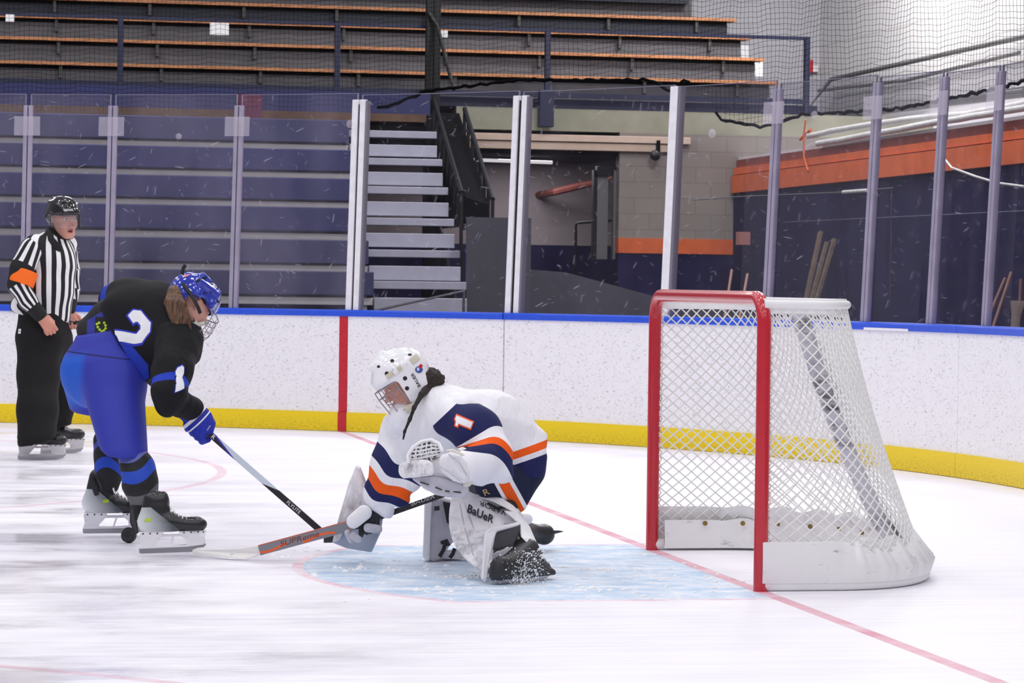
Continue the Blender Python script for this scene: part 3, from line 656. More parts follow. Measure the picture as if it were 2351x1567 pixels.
# lower back wall beside the tunnel (cream, orange stripe, navy foot)
mm = MB(); mm.box((5.0, 22.6, 1.89), (9.2, 22.8, 3.22), 0); mm.box((5.0, 22.59, 1.70), (9.2, 22.8, 1.89), 1); mm.box((5.0, 22.6, -0.02), (9.2, 22.8, 1.70), 2)
m_block = blockwall('block_grey', (142, 134, 126), (128, 120, 112), 0.4, 0.2, 'x')
tag(mm.build('wall_tunnel', [m_block, m_orange, m_navyw]), kind='structure')
mm = MB(); mm.box((1.0, 25.2, 1.82), (9.2, 25.3, 3.0), 0); mm.box((1.0, 25.2, -0.02), (9.2, 25.3, 1.82), 1)
tag(mm.build('wall_recess', [M('recess_mauve', (150, 138, 140), 0.7, var=0.1, vscale=2), m_navyw]), kind='structure')
tag(MB().box((2.9, 22.7, 2.93), (5.2, 25.2, 2.98)).build('ceiling_recess', m_dark), kind='structure')
t = thing('tunnel_door_frame', 'grey steel door frame at the right side of the dark tunnel opening', 'door frame')
a = PY(1370, 400, 22.9); b = PY(1395, 590, 22.9)
MB().box((a.x, 22.85, 1.62), (a.x + 0.14, 22.95, 2.75)).build('jamb', m_conduit, t); MB().box((a.x + 0.19, 22.75, 1.62), (a.x + 0.24, 22.85, 2.75)).build('jamb', m_conduit, t)
MB().box((a.x - 0.02, 22.8, 2.68), (5.0, 22.9, 2.80)).build('head', m_dk, t)
MB().box((a.x - 0.05, 22.85, 1.6), (a.x - 0.0, 22.95, 2.75)).build('hinge_stile', m_dk, t)
mb = MB(); a = PY(1090, 366, 23.4); b = PY(1268, 373, 23.4); mb.tube([(3.0, 23.4, a.z), (b.x, 23.4, b.z)], 0.022, 8)
tl = NT('tube_lit'); tl.b.inputs['Emission Color'].default_value = (1, 0.95, 0.95, 1); tl.b.inputs['Emission Strength'].default_value = 0.7
tag(mb.build('tube_lamp', tl.m), 'lit white tube lamp inside the dark tunnel opening', 'lamp')
mb = MB(); mb.tube([PY(1235, 448, 25.22), PY(1275, 440, 24.6), PY(1335, 425, 24.5), PY(1372, 418, 24.3), PY(1420, 404, 23.4), PY(1440, 398, 22.75)], [0.05, 0.05, 0.05, 0.035, 0.03, 0.03], 8); tag(mb.build('rust_pipe', M('rust', (120, 58, 50), 0.7, var=0.2)), 'rusty red pipe crossing the tunnel opening', 'pipe')
mb = MB(); mb.tube([Vector((PY(1322, 545, 23.6).x, 23.6, -0.02)), PY(1322, 545, 23.6), PY(1322, 515, 23.6), PY(1328, 511, 23.6), PY(1412, 505, 23.4)], 0.018, 8); tag(mb.build('dark_handrail', m_dk, smooth=True), 'thin dark handrail inside the tunnel opening', 'handrail')
t = thing('spot_lamp', 'small black lamp hanging from the deck left of the wide white post', 'lamp')
a = PY(1512, 322, 22.45); MB().box((a.x - 0.015, 22.42, a.z - 0.15), (a.x + 0.015, 22.62, a.z + 0.0)).build('bracket', m_dk, t); MB().box((a.x - 0.015, 22.42, a.z - 0.15), (a.x + 0.015, 22.48, a.z)).build('stem', m_dk, t); MB().sphere((a.x - 0.04, 22.45, a.z - 0.19), 0.07).build('lamp_head', m_dk, t, True)
# grey ramp wall in front of the tunnel
a, b, c = PY(1165, 608, 20.0), PY(1300, 625, 20.0), PY(1540, 690, 20.0)
mb = MB(); mb.prism([(2.62, 20, -0.02), (c.x + 1.2, 20, -0.02), (c.x + 1.2, 20, c.z - 0.16), (c.x, 20, c.z), (b.x, 20, b.z), (2.62, 20, a.z)], (0, 0.12, 0)); tag(mb.build('ramp_wall', M('ramp_grey', (74, 73, 82), 0.8, var=0.12, vscale=4)), 'low grey ramp wall with a sloping top before the tunnel', 'wall')
mb = MB(); mb.box((2.5, 19.6, -0.02), (3.25, 19.66, 2.05)); gp = mb.build('grey_screen', M('screen_grey', (70, 70, 78), 0.8, var=0.1, vscale=3)); tag(gp, 'grey screen panel below the black stair railing', 'panel')

# lower end wall with its orange steel beam, running towards the camera on the right
XW = 6.5
tag(MB().box((XW, 3, -0.02), (9.16, 22.6, 2.48)).build('wall_right', m_navyw), kind='structure')
t = thing('orange_beam', 'long orange steel beam along the navy wall on the right', 'beam')
MB().box((XW - 0.05, 3, 2.48), (XW + 0.2, 22.55, 2.70)).build('web', m_orange, t); MB().box((XW - 0.02, 3, 2.715), (XW + 0.2, 22.55, 2.80)).build('flange', m_orange, t)
MB().box((XW + 0.02, 3, 2.80), (XW + 0.2, 22.55, 2.90)).build('top_plate', M('orange_dark', (126, 62, 50), 0.7, var=0.2, vscale=6), t); MB().box((XW + 0.03, 3, 2.69), (XW + 0.2, 22.5, 2.72)).build('groove', m_dark, t)
tag(MB().box((XW + 0.05, 3, 2.86), (9.16, 22.6, 2.94)).build('trim_4', m_wally), kind='structure')
def pipe(pts, r, name, mat, lab, cat='pipe', n=10):
    mb = MB(); mb.tube(pts, r, n); return tag(mb.build(name, mat, smooth=True), lab, cat)
X2 = XW + 0.02
def sag(pts, k=4, amp=0.003):
    out = []
    for a, b in zip(pts, pts[1:]):
        for i in range(k): out.append(a.lerp(b, i / k) + Vector((0, 0, amp * math.sin(i * 1.9 + a.y * 3))))
    return out + [pts[-1]]
pipe(sag([PX(1856, 313, X2), PX(1930, 297, X2), PX(2080, 274, X2), PX(2220, 262, X2 + .05), PX(2351, 238, X2 + 0.05), Vector((X2 + 0.05, 8, 3.07))]), 0.035, 'insulated_pipe', m_pipew, 'upper white insulated pipe above the orange beam')
pipe(sag([PX(1877, 330, X2 - .03), PX(1990, 310, X2 - .03), PX(2150, 281, X2 - .03), PX(2260, 263, X2 - .03), PX(2351, 248, X2 - 0.03), Vector((X2 - 0.03, 8, 2.99))]), 0.035, 'insulated_pipe', m_pipew, 'lower white insulated pipe resting on the orange beam')
pipe([PX(1838, 320, X2), PX(1862, 298, X2)], 0.02, 'orange_pipe', m_orange, 'short orange pipe stub left of the white pipes')
pipe([PX(1850, 275, X2 - .08), PX(1845, 310, X2 - .08), PX(1846, 360, X2 - .08), PX(1855, 392, X2 - .08)], 0.011, 'orange_cable', m_orange, 'thin orange cable hanging over the beam\'s left end')
X3 = 9.02
pipe([PX(1800, 320, X3 - 1.8), PX(1908, 182, X3), PX(2351, 84, X3), Vector((X3, 8, PX(2351, 84, X3).z))], 0.034, 'wall_rail', m_conduit, 'dark grey handrail on the white block wall, the upper one')
pipe([PX(1880, 208, X3), PX(2080, 184, X3), PX(2340, 121, X3)], 0.026, 'wall_rail', m_conduit, 'dark grey pipe on the white block wall, below the handrail')
for k, (p0, p1, r) in enumerate((((1930, 263), (2351, 208), 0.03), ((1935, 268), (2351, 218), 0.03), ((1945, 262), (2351, 200), 0.016))):
    pipe([PX(*p0, X3 - 0.5), PX(*p1, X3 - 0.5)], r, 'conduit', m_conduit, ['grey conduit above the white pipes, middle one', 'grey conduit above the white pipes, lowest one', 'thin grey conduit above the white pipes, highest one'][k])
t = thing('fire_alarm', 'small red alarm box on the white wall right of the navy railing', 'alarm'); a = PY(1860, 152, 27.45)
MB().box((a.x - 0.04, 27.4, a.z - 0.09), (a.x + 0.03, 27.5, a.z + 0.09)).build('red_box', m_red, t); MB().box((a.x + 0.035, 27.42, a.z - 0.08), (a.x + 0.11, 27.5, a.z + 0.01)).build('white_box', m_paper, t)
for u, v, y, s_, lab in ((1705, 118, 26.9, 0.09, 'white paper square beside the upper benches, higher one'), (1735, 158, 25.0, 0.1, 'white paper square beside the upper benches, lower one')):
    a = PY(u, v, y); MB().box((a.x - s_, y, a.z - s_), (a.x + s_, y + 0.04, a.z + s_)).build('wall_sign', m_paper); o = bpy.context.scene.objects[-1]; tag(o, lab, 'paper')
# pipe lagging, seam, planks, brooms against the navy wall
XN = XW - 0.06
pipe([PX(1936, 441, XN), PX(1992, 437, XN)], 0.022, 'pipe_lagging', m_pipew, 'short piece of white lagging on the navy wall')
pipe([PX(1590, 459, XN - .8), PX(1700, 451, XN - .3), PX(1936, 441, XN), PX(2050, 431, XN)], 0.007, 'wall_cable', m_conduit, 'thin cable along the navy wall through the white lagging', n=6)
pipe([PX(2047, 432, XN), PX(2046, 560, XN), PX(2043, 680, XN)], 0.006, 'wall_conduit', M('conduit_brown', (78, 58, 60), 0.7), 'thin brown conduit running down the navy wall', n=6)
pipe([PX(1800, 510, XN), PX(2100, 496, XN), PX(2351, 484, XN), Vector((XN, 8, 1.98))], 0.006, 'wall_seam', M('seam', (84, 84, 104), 0.7), 'thin pale seam strip along the navy wall', n=6)
m_plank = M('plank_wood', (100, 84, 68), 0.75, var=0.3, vscale=14)
def plank(u0, v0, u1, v1, x0, x1, wd, lab):
    a = PX(u0, v0, x0); b = PX(u1, v1, x1); ax = (b - a); Z = ax / 2; n = ax.normalized(); Yv = Vector((0, 1, 0)); Yv = (Yv - n * Yv.dot(n)).normalized(); Xv = n.cross(Yv)
    # carry the foot down to the floor
    a = a + ax * ((0.0 - a.z) / ax.z); Z = (b - a) / 2
    mb = MB(); mb.obox((a + b) / 2, Xv * 0.02, Yv * wd, Z); tag(mb.build('wooden_plank', m_plank, bevel=0.004), lab, 'plank', 'planks leaning on the navy wall')
plank(1854, 670, 1884, 532, XW - 0.30, XW - 0.10, 0.038, 'tallest brown plank leaning on the navy wall, left of the group')
plank(1868, 668, 1898, 556, XW - 0.30, XW - 0.10, 0.028, 'thin brown plank in the middle of the leaning group')
plank(1880, 670, 1916, 548, XW - 0.33, XW - 0.13, 0.032, 'brown plank leaning furthest to the right of the group')
m_stick = M('broom_handle', (126, 88, 74), 0.6); m_straw = M('straw', (122, 108, 100), 0.9, bump=0.8, bscale=90)
def broom(u0, v0, u1, v1, lab, x0=XW - 0.35, x1=XW - 0.1):
    a = PX(u0, v0, x0); b = PX(u1, v1, x1); a = a + (b - a) * ((0.0 - a.z) / (b.z - a.z)); return pipe([a, b], 0.016, 'wooden_pole', m_stick, lab, 'pole')
broom(2262, 745, 2308, 638, 'left one of two thin wooden poles leaning at the right edge'); broom(2280, 752, 2322, 625, 'right one of two thin wooden poles leaning at the right edge')
broom(1705, 690, 1716, 630, 'short reddish pole behind the glass over the goal', 4.9, 5.1); broom(1668, 700, 1680, 620, 'brownish pole behind the glass over the crossbar', 4.9, 5.1)
t = thing('straw_broom', 'upturned straw broom behind the glass at the right edge', 'broom')
a = PX(2344, 640, XW - 0.15); b = PX(2338, 690, XW - 0.2); c = PX(2330, 770, XW - 0.25)
mb = MB(); mb.tube([Vector((c.x, c.y, 0.0)), a], 0.016, 8); mb.build('handle', m_stick, t, True)
mb = MB(); mb.loft([[b.lerp(c, f) + Vector((0, -1, 0)) * w_ * math.cos(q / 12 * 6.283) + Vector((1, 0, 0)) * 0.04 * math.sin(q / 12 * 6.283) for q in range(12)] for f, w_ in ((0, 0.16), (0.1, 0.16), (0.4, 0.10), (0.8, 0.08), (1.2, 0.075))]); mb.build('straw_head', m_straw, t, True)
pipe([PX(2166, 362, XN - 0.25), PX(2185, 385, XN - 0.25), PX(2240, 405, XN - 0.25), PX(2290, 420, XN - .25), PX(2351, 428, XN - .25)], 0.012, 'pale_hose', m_pipew, 'pale hose drooping from the orange beam on the right')
a = PX(1697, 545, 6.3); mb = MB(); mb.box((6.28, a.y - 0.08, a.z - 0.09), (6.42, a.y + 0.08, a.z + 0.07)); tag(mb.build('wall_box', M('box_pink', (176, 120, 112), 0.7)), 'pale pink box on the corner of the navy wall', 'box')

# ================================================================== the goal
m_gred = M('goal_red', (196, 24, 44), 0.28, var=0.06, vscale=18, coat=0.5); m_gwhite = M('goal_white', (244, 243, 244), 0.45, var=0.03, vscale=8)
m_cord = M('net_cord', (240, 239, 236), 0.8)
def smudged(name, rgb, dirt, sc=7.0, thr=(0.58, 0.72), amt=0.8, rough=0.55, stretch=(1, 1, 2.2), bump=0.25):
    t = NT(name); o = t.obj(); a = t.noise(t.map(o, stretch, (0.3, 0.2, 0.5)), sc, 7, 0.68); b = t.noise(o, sc * 0.35, 2)
    f = t.math('MULTIPLY', t.math('MULTIPLY', t.ramp(a, *thr), t.ramp(b, 0.36, 0.56)), amt)
    t.l(t.mix(f, s2l(rgb), s2l(dirt)), t.b.inputs['Base Color']); t.b.inputs['Roughness'].default_value = rough
    if bump: t.bump(t.noise(o, sc * 1.4, 4), bump, 0.02)
    return t.m
m_skirt = smudged('goal_canvas', (243, 242, 242), (120, 118, 124), 8.0, (0.6, 0.7), 0.7, 0.4); m_pad = smudged('goal_pad', (206, 204, 212), (62, 60, 66), 9.0, (0.47, 0.62), 0.9, 0.5, (1, 1, 3))
goal = thing('hockey_goal', 'hockey goal with red front pipes and white net at the right of the crease', 'goal')
GY = 0.945; GR = 0.0305
hook = [(0, -GY, 1.135)] + [(0, -GY + 0.115 - 0.115 * math.cos(a), 1.135 + 0.115 * math.sin(a)) for a in np.linspace(0.15, math.pi / 2, 9)]
path = [(0, -GY, z) for z in (0, 0.3, 0.6, 0.9)] + hook + [(0, y, 1.25) for y in np.linspace(-0.7, 0.7, 7)]
path += [(x, -y, z) for x, y, z in reversed(hook)] + [(0, GY, z) for z in (0.9, 0.6, 0.3, 0)]
mb = MB(); mb.tube(path, GR, 20); rings = [mb.v[i * 20:(i + 1) * 20] for i in range(len(path))]
for nm, i0, i1 in (('post', 0, 4), ('crossbar', 4, len(path) - 5), ('post', len(path) - 5, len(path) - 1)):
    MB().loft(rings[i0:i1 + 1]).build(nm, m_gred, goal, True)
def rail(D, corner, fy, n=60):   # half-plan curve from one post round the back to the other, corner ellipse (cx along x, cy along y)
    cx, cy = corner; half = [Vector((0, -fy, 0)), Vector((D - cx, -fy, 0))] + [Vector((D - cx + cx * math.sin(a), -fy + cy - cy * math.cos(a), 0)) for a in np.linspace(0.08, math.pi / 2, 18)] + [Vector((D, 0, 0))]
    full = half + [Vector((q.x, -q.y, 0)) for q in reversed(half[:-1])]
    L = [0]
    for a, b in zip(full, full[1:]): L.append(L[-1] + (b - a).length)
    out = []
    for i in range(n + 1):
        s_ = L[-1] * i / n
        for k in range(len(full) - 1):
            if L[k + 1] >= s_ - 1e-9: out.append(full[k].lerp(full[k + 1], (s_ - L[k]) / max(L[k + 1] - L[k], 1e-9))); break
    return out
NS = 64
top = rail(0.455, (0.22, 0.36), GY, NS); base = rail(0.97, (0.62, 0.86), GY, NS)
mb = MB(); mb.tube([q + Vector((0, 0, 1.225)) for q in top], 0.019, 10); mb.build('top_frame', m_gwhite, goal, True)
mb = MB(); mb.tube([q + Vector((0.0, 0, 0.028)) for q in base], 0.028, 12); mb.build('base_frame', m_gwhite, goal, True)
# white sleeve laced over the top frame
mb = MB(); mb.loft([[q + Vector((0, 0, 1.25)), q + Vector((0, 0, 1.185)), q * 0.985 + Vector((0, 0, 1.185)), q * 0.985 + Vector((0, 0, 1.25))] for q in top], True); mb.build('top_sleeve', m_gwhite, goal, bevel=0.006)
# netting: knotless diamonds on the ruled surface between both frames, plus the flat top
def net_pt(s_, t_):
    s_ = max(0.0, min(NS, s_)); i = min(int(s_), NS - 1); f = s_ - i
    a = top[i].lerp(top[i + 1], f); b = base[i].lerp(base[i + 1], f); q = a.lerp(b, t_); out = -0.012 * math.sin(math.pi * t_) * (1 if q.x > 0.15 else q.x / 0.15)
    return Vector((q.x - out, q.y * (1 - 0.02 * math.sin(math.pi * t_)), 1.215 - t_ * 1.14))
mb = MB(); ND = 50; NV = 22; step = NS / ND; CRD = 0.0035
for d in (-1, 1):
    for k in range(-NV, ND + NV):
        run = []
        for j in range(NV * 2 + 1):
            t_ = j / (NV * 2); s_ = (k + d * j * 0.5) * step
            # pinch so the mesh reads as diamonds with small knots
            if -0.01 <= s_ <= NS + 0.01: run.append(net_pt(s_, t_))
        if len(run) > 1: mb.tube(run, CRD, 5)
for d in (-1, 1):
    for k in range(-8, 44):
        run = []
        for j in range(9):
            y = -GY + (k + d * j * 0.5) * 0.045; f = j / 8; lim = GY - 0.02
            if abs(y) <= lim:
                it = 0.455 if abs(y) < 0.58 else 0.455 - 0.20 * ((abs(y) - 0.58) / 0.365) ** 2
                run.append(Vector((it * f, y, 1.228 - 0.01 * math.sin(math.pi * f))))
        if len(run) > 1: mb.tube(run, CRD, 5)
mb.build('netting', m_cord, goal, True, fix=False)
# lacing round the posts and the crossbar
mb = MB()
for s in (-1, 1):
    mb.tube([(0.033 + 0.006 * math.sin(i * 1.57 * 2) if False else 0.030 + 0.012 * (i % 2), s * (GY - 0.004), 0.1 + i * 0.0165) for i in range(66)], 0.0035, 5)
mb.tube([(0.028 + 0.010 * (i % 2), -0.86 + i * 0.0215, 1.246 - 0.008 * (i % 2)) for i in range(81)], 0.0032, 5)
mb.build('lacing', m_cord, goal, True)
# centre pad strapped up the back
a = Vector((0.44, 0, 1.19)); b = Vector((0.93, 0, 0.07)); n = (b - a).normalized(); pr = n.cross(Vector((0, 1, 0)))
rings = []
for i in range(15):
    c = a.lerp(b, i / 14) - Vector((0.035 * math.sin(math.pi * i / 14), 0, 0)); wv = 0.06 + 0.006 * math.sin(i * 2.1)
    rings.append([c + Vector((0, 1, 0)) * wv * math.cos(q / 16 * 6.2832) + pr * 0.036 * math.sin(q / 16 * 6.2832) for q in range(16)])
mb = MB(); mb.loft(rings); mb.build('centre_pad', m_pad, goal, True)
# canvas skirt round the base, outside and inside
def skirt(off, z0, z1, name, i0=0, i1=NS, bulge=0.0):
    rings = []
    for i in range(i0 * 3, i1 * 3 + 1):
        f = i / 3; k = min(int(f), NS - 1); q = base[k].lerp(base[k + 1], f - k); tn = (base[k + 1] - base[k]).normalized(); o = Vector((tn.y, -tn.x, 0)) if True else 0
        wv = 0.006 * math.sin(f * 2.3) + 0.004 * math.sin(f * 5.7 + 1); lx = min(1, max(0, (q.x - 0.25) / 0.3))
        top_off = off - (0.085 * lx if off > 0 else -0.02 * lx)
        rings.append([q + o * off + Vector((0, 0, z0)), q + o * (off + bulge + wv * lx) + Vector((0, 0, z0 + (z1 - z0) * 0.35)), q + o * (top_off + wv * lx * 1.6) + Vector((0, 0, z1 + 0.012 * math.sin(f * 1.4) * lx)),
                      q + o * (top_off - 0.006 + wv * lx * 1.6) + Vector((0, 0, z1 + 0.012 * math.sin(f * 1.4) * lx)), q + o * (off - 0.006) + Vector((0, 0, z0))])
    mb = MB(); mb.loft(rings); return mb.build(name, m_skirt, goal, True)
sk = skirt(0.030, 0.035, 0.212, 'outer_skirt', 0, NS, 0.012)
isk = skirt(-0.045, 0.012, 0.15, 'inner_skirt', 1, NS - 1, -0.01)
m_brass = M('brass', (146, 120, 70), 0.4, 0.7)
for i in range(3, NS - 2, 4):
    q = base[i]; tn = (base[i + 1] - base[i]).normalized(); o = Vector((tn.y, -tn.x, 0)); c = q - o * 0.062 + Vector((0, 0, 0.135)); mb = MB()
    mb.tube([c, c - o * 0.008], 0.012, 10); mb.build('grommet', m_brass, isk)

# ================================================================== people: shared builders
def W(u, v, d): return np.array(P(u, v, d))
def V3(x): return np.array(x, float)
def unit(x): x = V3(x); return x / np.linalg.norm(x)
RT, UP_, AW = V3(CR), V3(CU), V3(CF)          # picture-right, picture-up, away, used to lay out poses
def dirv(r, u, a): return unit(RT * r + UP_ * u + AW * a)
def frame(Fv, Uv):
    Fv = unit(Fv); Uv = V3(Uv); Uv = unit(Uv - Fv * (Uv @ Fv)); return np.stack([np.cross(Fv, Uv), Fv, Uv])   # rows: right, forward, up
def setcol(o, cols):
    a = o.data.color_attributes.new('Col', 'FLOAT_COLOR', 'POINT'); a.data.foreach_set('color', np.c_[cols, np.ones(len(cols))].astype(np.float32).ravel())
def lin(rgb): return V3(s2l(rgb)[:3])
def skin_mat():
    t = NT('skin'); a = t.n('ShaderNodeVertexColor', layer_name='Col'); t.l(a.outputs[0], t.b.inputs['Base Color']); t.b.inputs['Roughness'].default_value = 0.5
    t.b.inputs['Subsurface Weight'].default_value = 0.0; t.bump(t.noise(t.obj(), 160, 3), 0.08, 0.002); return t.m
m_skin = skin_mat()
def head_local(h=0.0032, open_mouth=0.0, nose=1.0, nk=(-0.045, -0.19)):
    v = Vol((-0.11, -0.15, -0.21), (0.11, 0.15, 0.15), h)
    v.ell((0, -0.015, 0.035), (0.076, 0.098, 0.092), k=0); v.ell((0, 0.028, -0.028), (0.062, 0.062, 0.082), k=0.04)
    v.ell((0, 0.052, -0.094), (0.036, 0.036, 0.028), k=0.03)
    for s in (-1, 1):
        v.ell((s * 0.043, 0.056, -0.030), (0.022, 0.024, 0.022), k=0.03); v.cone((s * 0.055, 0.0, -0.06), (s * 0.02, 0.062, -0.102), 0.022, 0.018, 0.03)
        v.ell((s * 0.031, 0.097, 0.008), (0.019, 0.014, 0.012), k=0.012, op='sub'); v.ell((s * 0.031, 0.078, 0.007), (0.0125, 0.0125, 0.0125), k=0.004)
        v.cone((s * 0.014, 0.093, 0.026), (s * 0.046, 0.082, 0.028), 0.008, 0.006, 0.012)
        v.ell((s * 0.077, -0.008, -0.006), (0.009, 0.020, 0.032), X=(1, 0.3 * s, 0), Y=(-0.3 * s, 1, 0), k=0.010); v.ell((s * 0.087, -0.004, -0.002), (0.006, 0.011, 0.018), k=0.006, op='sub')
        v.ell((s * 0.012, 0.100, -0.040), (0.008, 0.010, 0.008), k=0.010)
    v.cone((0, 0.086, 0.012), (0, 0.109 * nose, -0.034), 0.008, 0.0115, 0.014)
    v.ell((0, 0.088, -0.064), (0.023, 0.013, 0.006), k=0.008); v.ell((0, 0.086, -0.078 - open_mouth), (0.020, 0.013, 0.007), k=0.008)
    v.ell((0, 0.100, -0.071 - open_mouth * 0.5), (0.019, 0.012, 0.0022 + open_mouth * 0.55), k=0.003, op='sub')
    v.cone((0, -0.025, -0.06), (0, *nk), 0.052, 0.055, 0.03)
    return v.mesh()
def head_cols(V, tone, brow, lip, iris=(70, 80, 84), mouth=0.0):
    n = len(V); c = np.tile(lin(tone), (n, 1)); x, y, z = V.T
    def mixin(m, rgb, amt=1.0): c[:] = c * (1 - (m * amt)[:, None]) + lin(rgb) * (m * amt)[:, None]
    rosy = np.exp(-(((np.abs(x) - 0.04) / 0.02) ** 2 + ((z + 0.035) / 0.025) ** 2)) * (y > 0.03); mixin(rosy, (206, 128, 112), 0.45)
    mixin(np.exp(-((x / 0.014) ** 2 + ((z + 0.036) / 0.014) ** 2)) * (y > 0.09), (206, 128, 114), 0.4)
    mixin(np.clip((1 - np.hypot(x / 0.025, (z + 0.071 + mouth / 2) / (0.0125 + mouth / 2))) * 5, 0, 1) * (y > 0.07), lip)
    mixin(np.clip((1 - np.hypot(x / 0.018, (z + 0.071 + mouth / 2) / (0.0025 + mouth * 0.55))) * 5, 0, 1) * (y > 0.06), (70, 28, 28))
    for s in (-1, 1):
        d = np.linalg.norm(V - V3((s * 0.031, 0.078, 0.007)), axis=1); eye = (d < 0.0137) & (np.abs(z - 0.007) < 0.0065) & (y > 0.078)
        mixin(eye.astype(float), (226, 222, 220)); mixin((eye & (np.hypot(x - s * 0.031, z - 0.007) < 0.0055)).astype(float), iris); mixin((eye & (np.hypot(x - s * 0.031, z - 0.007) < 0.0026)).astype(float), (15, 15, 15))
        mixin(((np.abs(np.hypot((x - s * 0.031) / 1.5, z - 0.006) - 0.0092) < 0.0018) & (y > 0.07) & (z > 0.006)).astype(float), brow, 0.7)
        mixin(((np.abs(z - 0.0285 - 0.0) < 0.005) & (np.abs(np.abs(x) - 0.031) < 0.02) & (y > 0.07) & (x * s > 0)).astype(float), brow, 0.8)
    return c
def place(V, c, A): return V @ A + V3(c)
def hand_chains(wrist, fwd, palm, side, curl, L=0.185, spread=0.06, thumb_in=0.4, lens=(0.9, 1.0, 0.93, 0.74)):
    """finger polylines: fwd = towards the knuckles, palm = normal out of the palm, side = towards the thumb; curl = list of (knuckle, middle, end) bends per finger"""
    fwd, palm, side = unit(fwd), unit(palm), unit(side); out = []; kn = []
    for i in range(4):
        b = V3(wrist) + fwd * L * (0.50 - 0.015 * abs(i - 1)) + side * L * (0.165 - 0.11 * i); kn.append(b); a = 0; p = [b]; d = fwd + side * spread * (1.5 - i); d = unit(d)
        for k, ln in enumerate((0.235, 0.145, 0.12)):
            a += curl[i][k]; dd = d * math.cos(a) + palm * math.sin(a); p.append(p[-1] + dd * L * ln * lens[i])
        out.append(p)
    t0 = V3(wrist) + fwd * L * 0.14 + side * L * 0.17 + palm * L * 0.03; t1 = t0 + unit(fwd * 0.75 + side * (0.75 - thumb_in) + palm * 0.35) * L * 0.24
    t2 = t1 + unit(fwd * 0.9 + side * (0.3 - thumb_in) + palm * (0.2 + thumb_in)) * L * 0.18; t3 = t2 + unit(fwd * 0.9 - side * thumb_in * 0.6 + palm * (0.25 + thumb_in)) * L * 0.13
    return kn, out, [t0, t1, t2, t3]
def hand_vol(wrist, fwd, palm, side, curl, L=0.185, fat=1.0, h=0.0026, **kw):
    kn, fs, th = hand_chains(wrist, fwd, palm, side, curl, L, **kw); pts = [wrist] + [q for f in fs for q in f] + th; lo, hi = bounds(*pts, pad=0.05)
    v = Vol(lo, hi, h); r = L * 0.049 * fat; wr = V3(wrist)
    for i, k_ in enumerate(kn):
        v.cone(wr + unit(side) * L * (0.08 - 0.06 * i) + unit(fwd) * L * 0.05, k_, r * 1.7, r * 1.25, 0.016)
    for f in fs: v.chain(f, [r * 1.08, r * 1.0, r * 0.92, r * 0.78], 0.003)
    v.chain(th, [r * 1.75, r * 1.25, r * 1.05, r * 0.85], 0.006); v.cone(wr - unit(fwd) * 0.06, wr + unit(fwd) * 0.02, L * 0.155, L * 0.15, 0.02, flat=(palm, 0.75))
    return v
def joined(name, meshes, mat, parent, cols=None):
    off = 0; Vs, Fs = [], []
    for V, F in meshes: Vs.append(V); Fs.append(F + off); off += len(V)
    o = npmesh(name, np.concatenate(Vs), np.concatenate(Fs), mat, parent)
    if cols is not None: setcol(o, np.concatenate(cols))
    return o
def folds(amp, specs, seed=0.0):
    """cloth folds: list of (direction, wavelength, strength)"""
    def fn(Q):
        o = 0
        for i, (d, wl, s) in enumerate(specs):
            d = unit(d); ph = Q @ d * (2 * math.pi / wl); o2 = unit(np.cross(d, (0.3, 0.5, 0.8))); m_ = 0.5 + 0.5 * np.sin(Q @ o2 * 9 + seed + i * 1.7)
            w_ = ph + 1.3 * np.sin(Q @ o2 * 7 + i + seed)
        o = o + s * m_ * (0.55 * np.sin(w_) + 0.75 * (2 * np.abs(np.sin(w_ * 0.5 + 0.4)) ** 0.7 - 1.2))
        return amp * o
    return fn
def slab(name, pts, thick, mat, parent, bevel=0.012, depth_dir=None, seg=3, smooth=False):
    """a plate with real thickness from outline points (u, v, d); its back lies `thick` further along depth_dir"""
    q = [P(*p) for p in pts]; dv = Vector(AW if depth_dir is None else depth_dir).normalized() * thick
    mb = MB(); mb.prism(q, dv); o = mb.build(name, mat, parent, smooth=smooth)
    if bevel:
        b = o.modifiers.new('bevel', 'BEVEL'); b.width = bevel; b.segments = seg; b.limit_method = 'ANGLE'; b.angle_limit = 0.7
    if smooth is False: o.data.polygons.foreach_set('use_smooth', [False] * len(o.data.polygons))
    return o
m_steel = M('blade_steel', (170, 170, 176), 0.25, 0.9); m_holder = M('holder_white', (238, 238, 240), 0.35, var=0.05, vscale=30); m_lace = M('lace_white', (232, 232, 228), 0.8); m_eyelet = M('rivet_dark', (40, 38, 42), 0.5)
